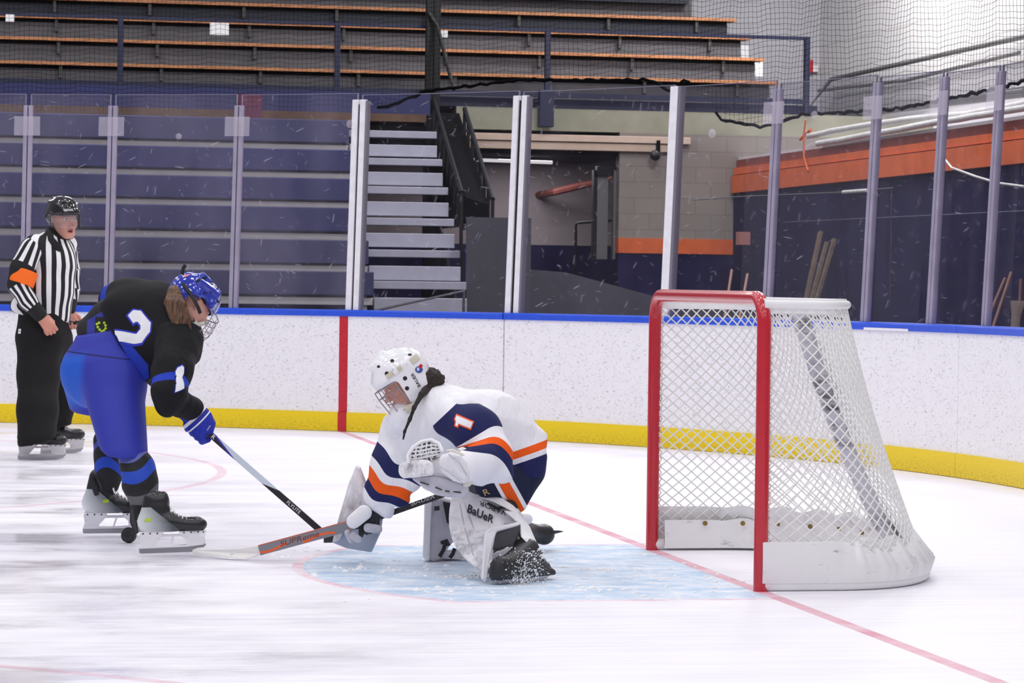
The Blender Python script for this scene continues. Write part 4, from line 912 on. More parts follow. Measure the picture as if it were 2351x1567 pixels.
def skate(parent, heel, toe, up, boot_mat, holder_mat, lace_mat, L=0.275, blade_mat=None, lean=0.0, tall=1.0):
    """ice skate from the blade's heel and toe; local x forward, z up"""
    heel, toe = V3(heel), V3(toe); X = unit(toe - heel); Z = V3(up); Z = unit(Z - X * (Z @ X)); Y = np.cross(Z, X); s = L / 0.275
    T = lambda x, y, z: tuple(heel + (X * x + Y * y + Z * z) * s)
    lo, hi = V3((-0.09, -0.09, 0.06)), V3((0.36, 0.09, 0.40)); v = Vol(lo, hi, 0.005)
    v.cone((0.03, 0, 0.150), (0.13, 0, 0.148), 0.046, 0.047, 0.0); v.cone((0.13, 0, 0.148), (0.245, 0, 0.132), 0.047, 0.040, 0.03, flat=((0, 0, 1), 0.85))
    v.ell((0.262, 0, 0.134), (0.052, 0.046, 0.036), k=0.03); v.cone((0.022, 0, 0.155), (0.030 + lean, 0, 0.255 * tall), 0.042, 0.047, 0.04, flat=((0, 1, 0), 0.86)); v.cone((0.07, 0, 0.16), (0.068 + lean, 0, 0.25 * tall), 0.040, 0.043, 0.05)
    v.cone((0.10, 0, 0.195), (0.090 + lean, 0, 0.272 * tall), 0.026, 0.026, 0.02, flat=((1, 0, 0), 0.5)); v.plane((0, 0, 0.102), (0, 0, -1), 0.006)
    Vl, Fl = v.mesh(); Wd = heel + (Vl @ np.stack([X, Y, Z])) * s
    b = npmesh('skate_boot', Wd, Fl, boot_mat, parent, {'lx': lambda _: Vl[:, 0], 'lz': lambda _: Vl[:, 2], 'ly': lambda _: Vl[:, 1]})
    mb = MB()
    def pr(poly, y0, y1):
        n = len(poly); mb.loft([[T(x, -y0 if z > 0.07 else -y1, z) for x, z in poly], [T(x, y0 if z > 0.07 else y1, z) for x, z in poly]])
    pr([(-0.015, 0.108), (-0.018, 0.085), (-0.012, 0.055), (-0.022, 0.024), (0.055, 0.024), (0.060, 0.045), (0.075, 0.062), (0.095, 0.085), (0.100, 0.108)], 0.026, 0.010)
    pr([(0.175, 0.104), (0.180, 0.085), (0.205, 0.062), (0.210, 0.026), (0.296, 0.034), (0.306, 0.052), (0.300, 0.075), (0.310, 0.104)], 0.026, 0.010)
    pr([(0.05, 0.024), (0.22, 0.026), (0.22, 0.036), (0.05, 0.036)], 0.008, 0.008); pr([(0.085, 0.078), (0.19, 0.078), (0.185, 0.090), (0.09, 0.090)], 0.012, 0.012); pr([(0.128, 0.034), (0.136, 0.034), (0.152, 0.080), (0.142, 0.080)], 0.006, 0.006)
    hd = mb.build('blade_holder', holder_mat, parent, bevel=0.003 * s)
    mb = MB(); po = [(-0.022, 0.004), (-0.012, 0.0), (0.24, 0.0), (0.285, 0.010), (0.306, 0.034), (0.300, 0.042), (-0.022, 0.030)]
    mb.loft([[T(x, -0.002, z) for x, z in po], [T(x, 0.002, z) for x, z in po]]); mb.build('blade', blade_mat or m_steel, parent)
    mb = MB()
    for i in range(6):
        f = i / 5; x = 0.215 - 0.095 * f; z = 0.168 + 0.012 * f + 0.065 * f * f; mb.tube([T(x, -0.03, z - 0.006), T(x - 0.006, 0, z + 0.008), T(x, 0.03, z - 0.006)], 0.0035 * s, 5)
    mb.build('laces', lace_mat, parent, True)
    mb = MB()
    for x in (0.0, 0.035, 0.07, 0.2, 0.235, 0.27, 0.295):
        for y in (-1, 1): mb.sphere(T(x, y * 0.0262, 0.097), 0.0042 * s, 6, 4)
    mb.build('rivets', m_eyelet, hd)
    return b
def eyelit(V, c, r): return np.linalg.norm(V - V3(c), axis=1) - r

# ================================================================== the skater in black and blue
def cloth(name, rgb, bump=0.25, rough=0.8, var=0.06):
    return M(name, rgb, rough, var=var, vscale=14, bump=bump, bscale=320, spec=0.25)
SK = thing('person', 'hockey player in black and blue with a blue helmet, bent forward over a stick', 'person')
k_black = cloth('jersey_black', (24, 24, 28)); k_blue = cloth('jersey_blue', (34, 62, 176)); m_white = cloth('twill_white', (240, 240, 244)); m_bluetw = cloth('twill_blue', (58, 66, 190))
# --- pants
t = NT('pants_blue'); a = t.attr('panel'); c = t.mix(t.ramp(a, -0.022, 0.022), s2l((50, 58, 166)), s2l((36, 92, 202)))
c = t.mix(t.math('LESS_THAN', t.math('ABSOLUTE', t.attr('seam')), 0.0035), c, s2l((24, 28, 96)))
t.l(c, t.b.inputs['Base Color']); t.b.inputs['Roughness'].default_value = 0.62; t.b.inputs['Specular IOR Level'].default_value = 0.3; t.bump(t.noise(t.obj(), 300, 2), 0.15, 0.003); m_pants = t.m
hipN, kneeN = W(262, 880, 13.92), W(296, 1010, 13.68); hipF, kneeF = W(212, 872, 14.25), W(226, 972, 14.48)
lo, hi = bounds(W(130, 730, 14.05), W(360, 1060, 13.6), W(200, 900, 14.6), pad=0.12)
v = Vol(lo, hi, 0.009)
v.ell(W(226, 858, 14.06), (0.185, 0.19, 0.175), X=RT, Y=AW, Z=UP_, k=0)
v.cone(W(233, 778, 14.08), W(232, 840, 14.06), 0.128, 0.165, 0.05, flat=(AW, 1.15))
v.cone(W(255, 865, 13.95), W(288, 1050, 13.68), 0.155, 0.107, 0.05); v.cone(W(205, 870, 14.24), W(222, 1010, 14.48), 0.135, 0.085, 0.05)
v.cone(W(262, 800, 13.98), W(270, 870, 13.93), 0.115, 0.135, 0.06)
v.plane(W(285, 1040, 13.68), -dirv(0.1, 1, -0.25) * 1, 0.004)
vf = folds(0.0045, [(dirv(0.5, 1, 0), 0.10, 1.0), (dirv(-0.6, 1, 0.2), 0.15, 0.8), (dirv(1, 0.25, 0), 0.17, 0.5)], 2.0); v.warp(vf)
v.plane(W(233, 757, 14.08), dirv(-0.2, 1, -0.1), 0.006)
pants = v.build('pants', m_pants, SK, {'panel': lambda V: np.minimum((W(206, 860, 14) - V) @ RT + 0.06 * np.sin((V @ UP_) * 6) * 0.3, np.minimum((W(200, 812, 14) - V) @ UP_, (V - W(200, 935, 14)) @ UP_)), 'seam': lambda V: (V - W(230, 815, 14)) @ dirv(0.12, 1, 0)})
# the far leg of the pants ends a little higher
# --- padded back flap of the pants with its green stud pad
bp = Vol(*bounds(W(180, 690, 14.1), W(300, 800, 14.0), pad=0.12), 0.007)
bp.cone(W(205, 755, 14.07), W(250, 728, 14.06), 0.062, 0.085, 0.03); bp.cone(W(250, 728, 14.06), W(280, 760, 14.0), 0.085, 0.09, 0.03); bp.cone(W(215, 770, 14.05), W(265, 780, 14.0), 0.07, 0.09, 0.03)
t = NT('flap_black'); c = t.mix(t.math('GREATER_THAN', t.attr('hex'), 0.0), s2l((26, 26, 32)), s2l((48, 54, 150))); t.l(c, t.b.inputs['Base Color']); t.b.inputs['Roughness'].default_value = 0.75
hx = W(236, 752, 13.95)
flap = bp.build('back_flap', t.m, SK, {'hex': lambda V: np.minimum(0.075 - np.maximum(np.abs((V - hx) @ RT * 0.9), np.abs((V - hx) @ RT) * 0.5 + np.abs((V - hx) @ UP_) * 0.9), np.maximum(np.abs((V - hx) @ RT), np.abs((V - hx) @ UP_) * 0.8) - 0.042)})
def surf(o, u, v, off=0.0):
    tr = BVHTree.FromPolygons([x.co for x in o.data.vertices], [tuple(p.vertices) for p in o.data.polygons]); d = (P(u, v, 1.0) - CAM).normalized(); h, n, _, _ = tr.ray_cast(CAM, d)
    return None if h is None else h - d * off
m_stud = M('stud_green', (196, 230, 60), 0.5)
for q in ((223, 744), (228, 741), (225, 751), (229, 757), (240, 741), (243, 747), (243, 754), (239, 759), (234, 761)):
    h_ = surf(flap, *q, 0.004)
    if h_: mb = MB(); mb.sphere(h_, 0.0075, 8, 6); mb.build('stud', m_stud, flap, True)
# --- legs: socks with stripes
def sock_mat(name, bands):
    t = NT(name); a = t.attr('t'); c = s2l((24, 24, 28))
    for lo_, hi_, rgb in bands: c = t.mix(t.math('MULTIPLY', t.math('GREATER_THAN', a, lo_), t.math('LESS_THAN', a, hi_)), c, s2l(rgb))
    t.l(c, t.b.inputs['Base Color']); t.b.inputs['Roughness'].default_value = 0.75; t.bump(t.noise(t.map(t.obj(), (1, 1, 0.25)), 420, 2), 0.25, 0.003); return t.m
def sock(pts, rs, mat, arch):
    q = [W(*p) for p in pts]; v = Vol(*bounds(*q, pad=0.14), 0.007); v.chain(q, rs, 0.03); v.warp(folds(0.003, [(dirv(0, 1, 0), 0.06, 1.0), (dirv(0.7, 1, 0), 0.09, 0.7)], 1))
    ax = unit(q[-1] - q[0])
    return v.build('sock', mat, SK, {'t': lambda V: (V - q[0]) @ ax + arch * ((V - q[0]) @ RT - (V - q[0]) @ RT * 0) * 0 + arch * (np.abs((V - q[0] - np.outer((V - q[0]) @ ax, ax)) @ RT) ** 2) * 9})
sN = sock([(300, 1036, 13.69), (316, 1072, 13.66), (322, 1108, 13.63), (333, 1158, 13.58), (336, 1176, 13.57)], [0.066, 0.076, 0.081, 0.062, 0.058], sock_mat('sock_near', [(0.055, 0.088, (96, 104, 170)), (0.135, 0.20, (30, 72, 186)), (0.26, 0.305, (92, 92, 98))]), 1)
sF = sock([(240, 1010, 14.5), (248, 1050, 14.48), (250, 1085, 14.46), (248, 1112, 14.46)], [0.058, 0.066, 0.066, 0.056], sock_mat('sock_far', [(0.0, 0.03, (70, 76, 168)), (0.095, 0.15, (30, 72, 186))]), -1)
# --- skates
def skate_mat():
    t = NT('skate_silver'); x = t.attr('lx'); z = t.attr('lz'); g = t.ramp(t.math('ADD', x, t.math('MULTIPLY', z, 0.45)), 0.03, 0.20)
    c = t.mix(g, s2l((236, 240, 242)), s2l((72, 80, 86)))
    dark = t.math('GREATER_THAN', t.math('ADD', t.math('MULTIPLY', x, 0.85), t.math('MULTIPLY', z, 1.0)), 0.262); c = t.mix(dark, c, s2l((26, 26, 30)))
    c = t.mix(t.math('GREATER_THAN', z, 0.226), c, s2l((30, 30, 34)))
    t.l(c, t.b.inputs['Base Color']); t.b.inputs['Roughness'].default_value = 0.36; t.b.inputs['Coat Weight'].default_value = 0.15; return t.m
m_skb = skate_mat(); m_lime = M('lime_mark', (176, 206, 60), 0.4); m_strap = M('strap_black', (30, 29, 33), 0.6)
hN, tN = W(330, 1270, 13.44), W(447, 1266, 13.46); hF, tF = W(200, 1224, 14.45), W(318, 1223, 14.5)
bN = skate(SK, hN, tN, dirv(0.08, 1, 0.05), m_skb, m_holder, m_lace, 0.262, lean=0.02); bF = skate(SK, hF, tF, dirv(0.14, 1, 0.0), m_skb, m_holder, m_lace, 0.275, lean=0.025, tall=1.1)
for b, pts in ((bN, ((304, 1172, 13.5), (306, 1196, 13.46), (313, 1222, 13.43))), (bF, ((210, 1098, 14.4), (218, 1116, 14.4), (222, 1135, 14.38)))):
    mb = MB(); mb.tube([P(*p) for p in pts], [0.012, 0.018, 0.012], 8, flat=(AW, 0.45)); mb.build('tendon_guard', m_strap, SK, True)
for (u, v_), b in (((339, 1193), bN), ((242, 1150), bF)):
    h_ = surf(b, u, v_, 0.001)
    if h_: decal('lime_mark', poly2((-0.016, -0.01), (0.016, -0.007), (0.016, 0.009), (-0.010, 0.008)), b, h_, RT * 1.0, UP_, m_lime, b, 0.0015, 0.006)
for (u0, v0, u1, v1, d) in ((366, 1197, 384, 1192, 13.42), (260, 1120, 266, 1132, 14.38)):
    mb = MB(); mb.tube([P(u0, v0, d), P((u0 + u1) / 2, (v0 + v1) / 2 + 4, d - 0.01), P(u1, v1, d)], 0.0045, 6, flat=(AW, 0.4)); mb.build('lace_end', m_lace, SK, True)
# --- jersey body
Lsh, Rsh, neck, pel = W(287, 686, 14.16), W(402, 778, 13.88), W(392, 700, 14.10), W(262, 790, 14.04)
v = Vol(*bounds(Lsh, Rsh, neck, pel, W(345, 880, 13.9), pad=0.24), 0.009)
v.cone(Lsh, W(345, 735, 14.02), 0.095, 0.165, 0.05); v.cone(W(345, 735, 14.02), Rsh, 0.165, 0.125, 0.05)
v.chain([W(266, 770, 14.05), W(305, 735, 14.04), W(372, 706, 14.08)], [0.125, 0.165, 0.125], 0.05)
v.cone(W(300, 790, 13.98), W(385, 800, 13.9), 0.125, 0.13, 0.06); v.cone(W(300, 800, 13.95), W(338, 850, 13.9), 0.10, 0.055, 0.05)
v.cone(W(372, 706, 14.08), W(410, 700, 14.06), 0.12, 0.085, 0.04); v.cone(W(410, 790, 13.92), W(425, 760, 14.05), 0.115, 0.085, 0.05)
v.ell(W(305, 672, 14.12), (0.115, 0.10, 0.07), X=RT, Y=AW, Z=UP_, k=0.05)
v.warp(folds(0.006, [(dirv(0.75, -0.65, 0.1), 0.16, 1.0), (dirv(0.9, 0.3, 0), 0.11, 0.6), (dirv(0.2, 1, 0.3), 0.14, 0.7)], 0.4))
v.plane(W(262, 762, 14.0), dirv(-0.86, -0.5, -0.05), 0.006)
t = NT('jersey_body'); c = t.mix(t.math('GREATER_THAN', t.attr('side'), 0.0), s2l((24, 24, 28)), s2l((40, 62, 178))); t.l(c, t.b.inputs['Base Color'])
t.b.inputs['Roughness'].default_value = 0.8; t.b.inputs['Specular IOR Level'].default_value = 0.25; t.bump(t.noise(t.obj(), 340, 2), 0.2, 0.003)
sa, sb = W(276, 778, 13.9), W(340, 868, 13.9); sx = unit(sb - sa); sn = unit(np.cross(sx, AW))
jer = v.build('jersey', t.m, SK, {'side': lambda V: np.minimum(np.minimum((V - sa) @ sx + 0.03, 0.235 - (V - sa) @ sx), np.minimum(0.018 + 0.09 * np.clip((V - sa) @ sx, 0, .2) - np.abs((V - sa) @ sn - 0.012), np.minimum((W(352, 800, 14.02) - V) @ RT, (W(300, 800, 14.02) - V) @ AW + 0.01)))})
# --- sleeves
def sleeve_mat(name, base, bands, attr='t'):
    t = NT(name); a = t.attr(attr); c = s2l(base)
    for lo_, hi_, rgb in bands: c = t.mix(t.math('MULTIPLY', t.math('GREATER_THAN', a, lo_), t.math('LESS_THAN', a, hi_)), c, s2l(rgb))
    t.l(c, t.b.inputs['Base Color']); t.b.inputs['Roughness'].default_value = 0.8; t.b.inputs['Specular IOR Level'].default_value = 0.25; t.bump(t.noise(t.map(t.obj(), (1.5, 1, 0.7), (0.3, 0.5, 0.2)), 9, 3, 0.5), 0.55, 0.05); return t.m
q = [W(408, 785, 13.82), W(396, 850, 13.66), W(388, 902, 13.57)]; q2 = [W(388, 905, 13.58), W(412, 926, 13.66), W(440, 938, 13.73)]
v = Vol(*bounds(*q, *q2, pad=0.17), 0.0075); v.chain(q, [0.118, 0.092, 0.082], 0.04); v.cone(q[2], W(384, 930, 13.57), 0.080, 0.058, 0.03)
v.chain(q2, [0.066, 0.062, 0.060], 0.02); v.warp(folds(0.0045, [(dirv(0.2, 1, 0), 0.09, 1), (dirv(1, 0.5, 0), 0.12, 0.8)], 3)); ax = unit(W(382, 945, 13.54) - W(404, 800, 13.82))
sl = v.build('sleeve', sleeve_mat('sleeve_black', (24, 24, 28), [(0.272, 0.318, (38, 64, 180))]), jer, {'t': lambda V: np.where(((V - q[2]) @ RT > 0.085) & ((V - q[2]) @ UP_ < 0.03), 0.35, (V - W(404, 800, 13.82)) @ ax + 0.9 * np.clip(((V - W(386, 900, 13.7)) @ RT), -.1, .1) ** 2)})
v = Vol(*bounds(Lsh, W(262, 690, 14.3), W(300, 760, 14.45), pad=0.16), 0.009); v.chain([Lsh, W(268, 690, 14.28), W(290, 765, 14.36), W(370, 880, 14.1)], [0.085, 0.085, 0.075, 0.06], 0.03)
v.build('sleeve', sleeve_mat('sleeve_black_far', (24, 24, 28), [(0.045, 0.12, (38, 64, 180))]), jer, {'t': lambda V: (V - Lsh) @ dirv(-0.5, -0.3, 0.8)})
# numbers: a big 2 across the back, a 2 on the sleeve
TWO = [(-0.30, 0.22), (-0.30, 0.38), (-0.18, 0.5), (0.18, 0.5), (0.32, 0.36), (0.32, 0.12), (0.20, 0.0), (-0.08, -0.22), (-0.08, -0.30), (0.32, -0.30), (0.32, -0.5), (-0.32, -0.5), (-0.32, -0.16), (0.10, 0.14), (0.10, 0.26), (0.04, 0.31), (-0.06, 0.31), (-0.10, 0.26), (-0.10, 0.22)]
def numeral(outline, target, org, U, V, par, name, m1, m2, grow=0.035):
    n = len(outline); ol = []
    for i in range(n):
        a, b, c = (Vector((*outline[(i + d) % n], 0)) for d in (-1, 0, 1)); e1 = (b - a).normalized(); e2 = (c - b).normalized(); n1 = Vector((-e1.y, e1.x, 0)); n2 = Vector((-e2.y, e2.x, 0)); bi = n1 + n2; bi = bi / max(bi.length_squared / 2, 0.5)
        ol.append((b.x + bi.x * grow, b.y + bi.y * grow))
    decal(name + '_trim', poly2(*ol), target, org, U, V, m2, par, 0.0025, 0.02); return decal(name, poly2(*outline), target, org, U, V, m1, par, 0.0045, 0.02)
nu = dirv(0.78, 0.42, 0.46); nx = unit(np.cross(nu, -dirv(-0.25, 0.45, -0.85)))   # up along the spine, across the back
if nx @ UP_ > 0: nx = -nx
numeral(TWO, [jer, flap], W(293, 711, 13.7), nx * 0.24, nu * 0.20, jer, 'number', m_white, m_bluetw)
numeral(TWO, [sl], surf(sl, 413, 868), dirv(0.85, 0.3, 0.45) * 0.085, dirv(0.28, 0.95, 0) * 0.105, sl, 'sleeve_number', m_white, m_bluetw, 0.05)
# --- glove: cuff, back of the hand, four curled fingers and a thumb closed round the shaft
gs = W(470, 985, 13.76); c0, c1 = W(432, 936, 13.74), W(458, 962, 13.75); gax = unit(c1 - c0)
shaftdir = unit(W(745, 1226, 13.72) - gs)
v = Vol(*bounds(c0, gs, pad=0.13), 0.005); v.cone(c0, c1, 0.064, 0.060, 0.0, flat=(AW, 0.8)); v.cone(c1, W(468, 975, 13.75), 0.054, 0.048, 0.02, flat=(AW, 0.8))
v.cone(W(470, 955, 13.75), W(484, 972, 13.77), 0.026, 0.022, 0.015); v.cone(W(484, 972, 13.77), W(482, 990, 13.76), 0.022, 0.018, 0.008)
for i in range(4):
    b = gs + shaftdir * (-0.062 + 0.030 * i) * 1.0 + RT * -0.01; o1 = dirv(-0.55, -0.45, -0.5); o2 = dirv(-0.2, -0.6, 0.6)
    v.chain([b + UP_ * 0.03 - RT * 0.02 - AW * 0.012, b + o1 * 0.040, b + o1 * 0.025 + o2 * 0.036, b + o2 * 0.045 + RT * 0.012], [0.020, 0.0195, 0.018, 0.016], 0.004)
glt = sleeve_mat('glove_blue', (46, 58, 172), [(0.058, 0.074, (240, 240, 246)), (0.094, 0.101, (240, 240, 246))])
glo = v.build('glove', glt, SK, {'t': lambda V: (V - c0) @ gax + 0.5 * ((V - c0) @ unit(np.cross(gax, AW))) ** 2 + 0.012})
m_bluet = M('print_blue', (52, 62, 170), 0.6); tx = unit(np.cross(gax, AW)); tx = tx if tx @ RT > 0 else -tx
decal('lettering', text_polys('WARRIOR', 0.02), glo, surf(glo, 459, 957), tx * 0.0155, unit(np.cross(-AW, tx)) * 0.0155, M('print_navy', (44, 50, 140), 0.6), glo, 0.0012, 0.006, 0.3)
decal('lettering', text_polys('ALPHA'), glo, W(468, 985, 13.5), dirv(0.55, 0.83, 0) * 0.007, dirv(-0.83, 0.55, 0) * 0.007, M('print_white', (232, 232, 240), 0.6), glo, 0.0012, 0.006, 0.3)
gf = gs - shaftdir * 0.22; v = Vol(*bounds(gf, pad=0.12), 0.006); v.ell(gf, (0.05, 0.05, 0.055), k=0.01)
for i in range(4): v.chain([gf + shaftdir * (0.02 - 0.028 * i) + UP_ * 0.03, gf + shaftdir * (0.02 - 0.028 * i) - UP_ * 0.025 - AW * 0.035, gf + shaftdir * (0.02 - 0.028 * i) - UP_ * 0.045 + AW * 0.02], [0.018, 0.018, 0.016], 0.004)
v.build('glove', M('glove_plain', (46, 58, 172), 0.6), SK)
# --- head, hair, helmet, cage
hF_, hU_ = dirv(0.62, -0.55, 0.50), dirv(0.36, 0.86, 0.30); HA = frame(hF_, hU_); ear = W(459, 698, 13.86); hc = ear - HA[0] * 0.075 if (HA[0] @ AW) < 0 else ear + HA[0] * 0.075
Vh, Fh = head_local(nk=(-0.02, -0.115)); Vw = place(Vh, hc, HA)
bv = Vol(*bounds(pel, neck, W(330, 800, 14), pad=0.2), 0.014); bv.chain([W(240, 840, 14.06), W(262, 790, 14.06), W(330, 755, 14.10), W(388, 716, 14.12), hc + HA[2] * -0.11 + HA[1] * -0.03], [0.10, 0.08, 0.07, 0.045, 0.045], 0.03)
bv.chain([W(300, 735, 14.1), W(345, 755, 14.06), W(400, 790, 13.93)], [0.03, 0.04, 0.03], 0.02); bv.chain([W(400, 790, 13.93), W(394, 870, 13.66), W(430, 933, 13.73)], [0.045, 0.04, 0.03], 0.02)
bv.chain([W(240, 850, 14.06), W(262, 880, 13.95), W(300, 1020, 13.68), W(330, 1150, 13.58)], [0.09, 0.085, 0.055, 0.035], 0.02); bv.chain([W(240, 850, 14.06), W(212, 880, 14.24), W(240, 1000, 14.48), W(248, 1105, 14.46)], [0.09, 0.08, 0.05, 0.035], 0.02)
Vb, Fb = bv.mesh(); body = joined('body', [(Vw, Fh), (Vb, Fb)], m_skin, SK, [head_cols(Vh, (214, 158, 142), (110, 78, 58), (186, 104, 98)), np.tile(lin((214, 158, 142)), (len(Vb), 1))])
L2 = lambda x, y, z: tuple(place(V3([[x, y, z]]), hc, HA)[0])
def shell(v, grow=0.0):
    v.ell((0, -0.012, 0.045), (0.098 + grow, 0.128 + grow, 0.105 + grow), k=0); v.ell((0, 0.045, 0.05), (0.088 + grow, 0.075 + grow, 0.075 + grow), k=0.04); v.ell((0, -0.075, 0.0), (0.082 + grow, 0.055 + grow, 0.075 + grow), k=0.04); return v
v = Vol((-0.14, -0.18, -0.12), (0.14, 0.17, 0.2), 0.0042); shell(v)
for s in (-1, 1):
    v.cone((s * 0.094, 0.045, 0.035), (s * 0.088, 0.052, -0.03), 0.018, 0.013, 0.02); v.cone((s * 0.088, -0.045, 0.03), (s * 0.08, -0.055, -0.045), 0.02, 0.016, 0.03)
    v.cone((s * 0.05, -0.05, 0.132), (s * 0.045, 0.07, 0.118), 0.018, 0.014, 0.02); v.cone((s * 0.09, -0.07, 0.085), (s * 0.085, 0.05, 0.09), 0.016, 0.014, 0.02)
    v.ell((s * 0.1, 0.0, -0.012), (0.05, 0.034, 0.042), k=0.008, op='sub')
    for y_ in (0.005, 0.045): v.ell((s * 0.07, y_, 0.128), (0.02, 0.016, 0.009), k=0.004, op='sub')
    for z_ in (0.03, 0.055): v.ell((s * 0.05, 0.125, z_), (0.02, 0.02, 0.007), k=0.004, op='sub')
v.box((0, 0.06, -0.10), (0.14, 0.14, 0.11), round=0.03, k=0.01, op='sub'); v.box((0, -0.03, -0.145), (0.14, 0.14, 0.08), round=0.02, k=0.01, op='sub'); w2 = shell(Vol((-0.14, -0.18, -0.12), (0.14, 0.17, 0.2), 0.0042), -0.013)
v.f = np.maximum(v.f, -w2.f); Vl, Fl = v.mesh()
m_helm = M('helmet_blue', (40, 56, 172), 0.12, coat=0.6); hel = npmesh('helmet', place(Vl, hc, HA), Fl, m_helm, SK)
m_vent = M('vent_black', (14, 14, 20), 0.7); mb = MB()
v = shell(Vol((-0.14, -0.18, -0.12), (0.14, 0.17, 0.2), 0.007), -0.012); v.box((0, 0.06, -0.10), (0.14, 0.14, 0.115), round=0.03, k=0.01, op='sub'); v.plane((0, 0, -0.01), (0, 0, -1)); Vl, Fl = v.mesh(); npmesh('helmet_liner', place(Vl, hc, HA), Fl, m_vent, hel)
sg = 1 if HA[0] @ AW < 0 else -1
for tri, m_ in ((((-0.012, -0.014), (0.016, 0.016), (0.010, -0.022)), m_white), (((-0.02, 0.004), (0.012, 0.012), (0.0, -0.006)), m_white)):
    h_ = surf(hel, 492, 651, 0.002)
    if h_: decal('emblem', poly2(*tri), hel, h_, RT, UP_, m_, hel, 0.0014, 0.006, 0.1)
h_ = surf(hel, 428, 634, 0.002)
if h_: decal('sticker', poly2((-0.018, -0.008), (0.014, 0.006), (0.02, 0.012), (-0.012, 0.008)), hel, h_, RT, UP_, M('sticker_pink', (224, 140, 150), 0.4), hel, 0.0014, 0.006, 0.1)
for u_, v_, a_, b_, r_ in ((455, 643, 0.014, 0.0065, 0.6), (468, 638, 0.014, 0.0055, 0.15), (501, 692, 0.009, 0.0045, -0.9), (506, 704, 0.009, 0.0045, -0.9), (484, 671, 0.008, 0.003, -0.8), (471, 672, 0.010, 0.003, -0.7)):
    h_ = surf(hel, u_, v_, 0.0)
    if h_: decal('vent_hole', poly2(*[(a_ * math.cos(i / 14 * 6.2832), b_ * math.sin(i / 14 * 6.2832)) for i in range(14)]), hel, h_, dirv(math.cos(r_), math.sin(r_), 0), dirv(-math.sin(r_), math.cos(r_), 0), m_vent, hel, 0.0014, 0.006, 0.1)
mb = MB(); SX = sg
pts = [surf(hel, 421, 651, 0.006), surf(hel, 428, 662, 0.006), surf(hel, 435, 671, 0.006)]; pts = [x for x in pts if x]; dl = (pts[-1] - CAM).dot(CF) - 0.004; pts += [P(443, 683, dl), P(449, 694, dl - 0.004), P(455, 706, dl - 0.004), P(460, 719, dl + 0.005)]
mb.tube(pts, 0.010, 8, flat=(HA[0], 0.3)); st_ = mb.build('strap', m_strap, hel, True)
mb = MB(); mb.tube([L2(0.05, -0.15, 0.07), L2(0.055, -0.165, 0.095), L2(0.052, -0.163, 0.115)], 0.011, 6, flat=(HA[0], 0.35)); mb.build('strap_tab', m_strap, hel, True)
decal('lettering', text_polys('BAUER'), st_, P(454, 704, 13.7), dirv(0.42, -0.9, 0) * 0.0105, dirv(0.9, 0.42, 0) * 0.0105, M('print_white2', (236, 236, 240), 0.5), hel, 0.0012, 0.006, 0.06)
m_wire = M('cage_wire', (120, 104, 116), 0.35, 0.5); m_cup2 = M('chin_cup', (226, 226, 214), 0.5)
mb = MB()
def cage_pt(x, z): return L2(x * (1.0 + 0.15 * (z + 0.05)), 0.168 - 1.1 * x * x / 0.1 - 0.42 * max(0, -z - 0.075), z)
for z in (0.008, -0.022, -0.052, -0.082, -0.112, -0.135): mb.tube([cage_pt(x, z) for x in np.linspace(-0.088, 0.088, 15)], 0.0014 if -0.13 < z < 0 else 0.0024, 5)
for x in (-0.088, -0.06, -0.03, 0.0, 0.03, 0.06, 0.088): mb.tube([cage_pt(x, z) for z in np.linspace(0.008, -0.135, 9)], 0.0014 if abs(x) < 0.08 else 0.0024, 5)
mb.build('cage', m_wire, hel, True)
v = Vol((-0.08, 0.0, -0.17), (0.08, 0.14, -0.03), 0.004); v.ell((0, 0.055, -0.105), (0.05, 0.05, 0.034), k=0); v.cone((SX * 0.05, 0.04, -0.09), (SX * 0.075, 0.0, -0.085), 0.022, 0.012, 0.02); v.cone((SX * 0.06, 0.06, -0.075), (SX * 0.078, 0.085, -0.05), 0.012, 0.008, 0.01); v.ell((0, 0.03, -0.07), (0.06, 0.075, 0.04), k=0.01, op='sub')
Vl, Fl = v.mesh(); npmesh('chin_cup', place(Vl, hc, HA), Fl, m_cup2, hel)
t = NT('hair_brown'); n_ = t.noise(t.map(t.obj(), (1, 1, 0.12), (0.2, 0.5, 0)), 120, 4); t.l(t.mix(t.ramp(n_, 0.32, 0.68), s2l((50, 31, 21)), s2l((128, 91, 64))), t.b.inputs['Base Color']); t.b.inputs['Roughness'].default_value = 0.55; t.bump(n_, 0.6, 0.006); m_hair = t.m
v = Vol(*bounds(W(390, 660, 13.8), W(440, 770, 13.75), pad=0.12), 0.0042); r2 = random.Random(5)
for i in range(30):
    f = i / 29; j = r2.uniform(-1, 1); dd = 13.80 + 0.035 * r2.uniform(-1, 1)
    a = W(392 + 16 * f, 668 + r2.uniform(-2, 4), dd + 0.03); b = W(384 + 34 * f + 3 * j, 694 + 4 * j, dd - 0.01); c = W(394 + 36 * f + 4 * j, 728 + 5 * j, dd - 0.02); d = W(402 + 34 * f + 5 * j, 756 + 7 * r2.uniform(-1, 1) - 4 * f, dd - 0.02)
    v.chain([a, b, c, d], [0.016, 0.017, 0.014, 0.0045], 0.006)
v.chain([hc + HA[1] * -0.10 + HA[2] * 0.0, W(402, 668, 13.84)], [0.04, 0.03], 0.02)
v.build('hair', m_hair, SK)
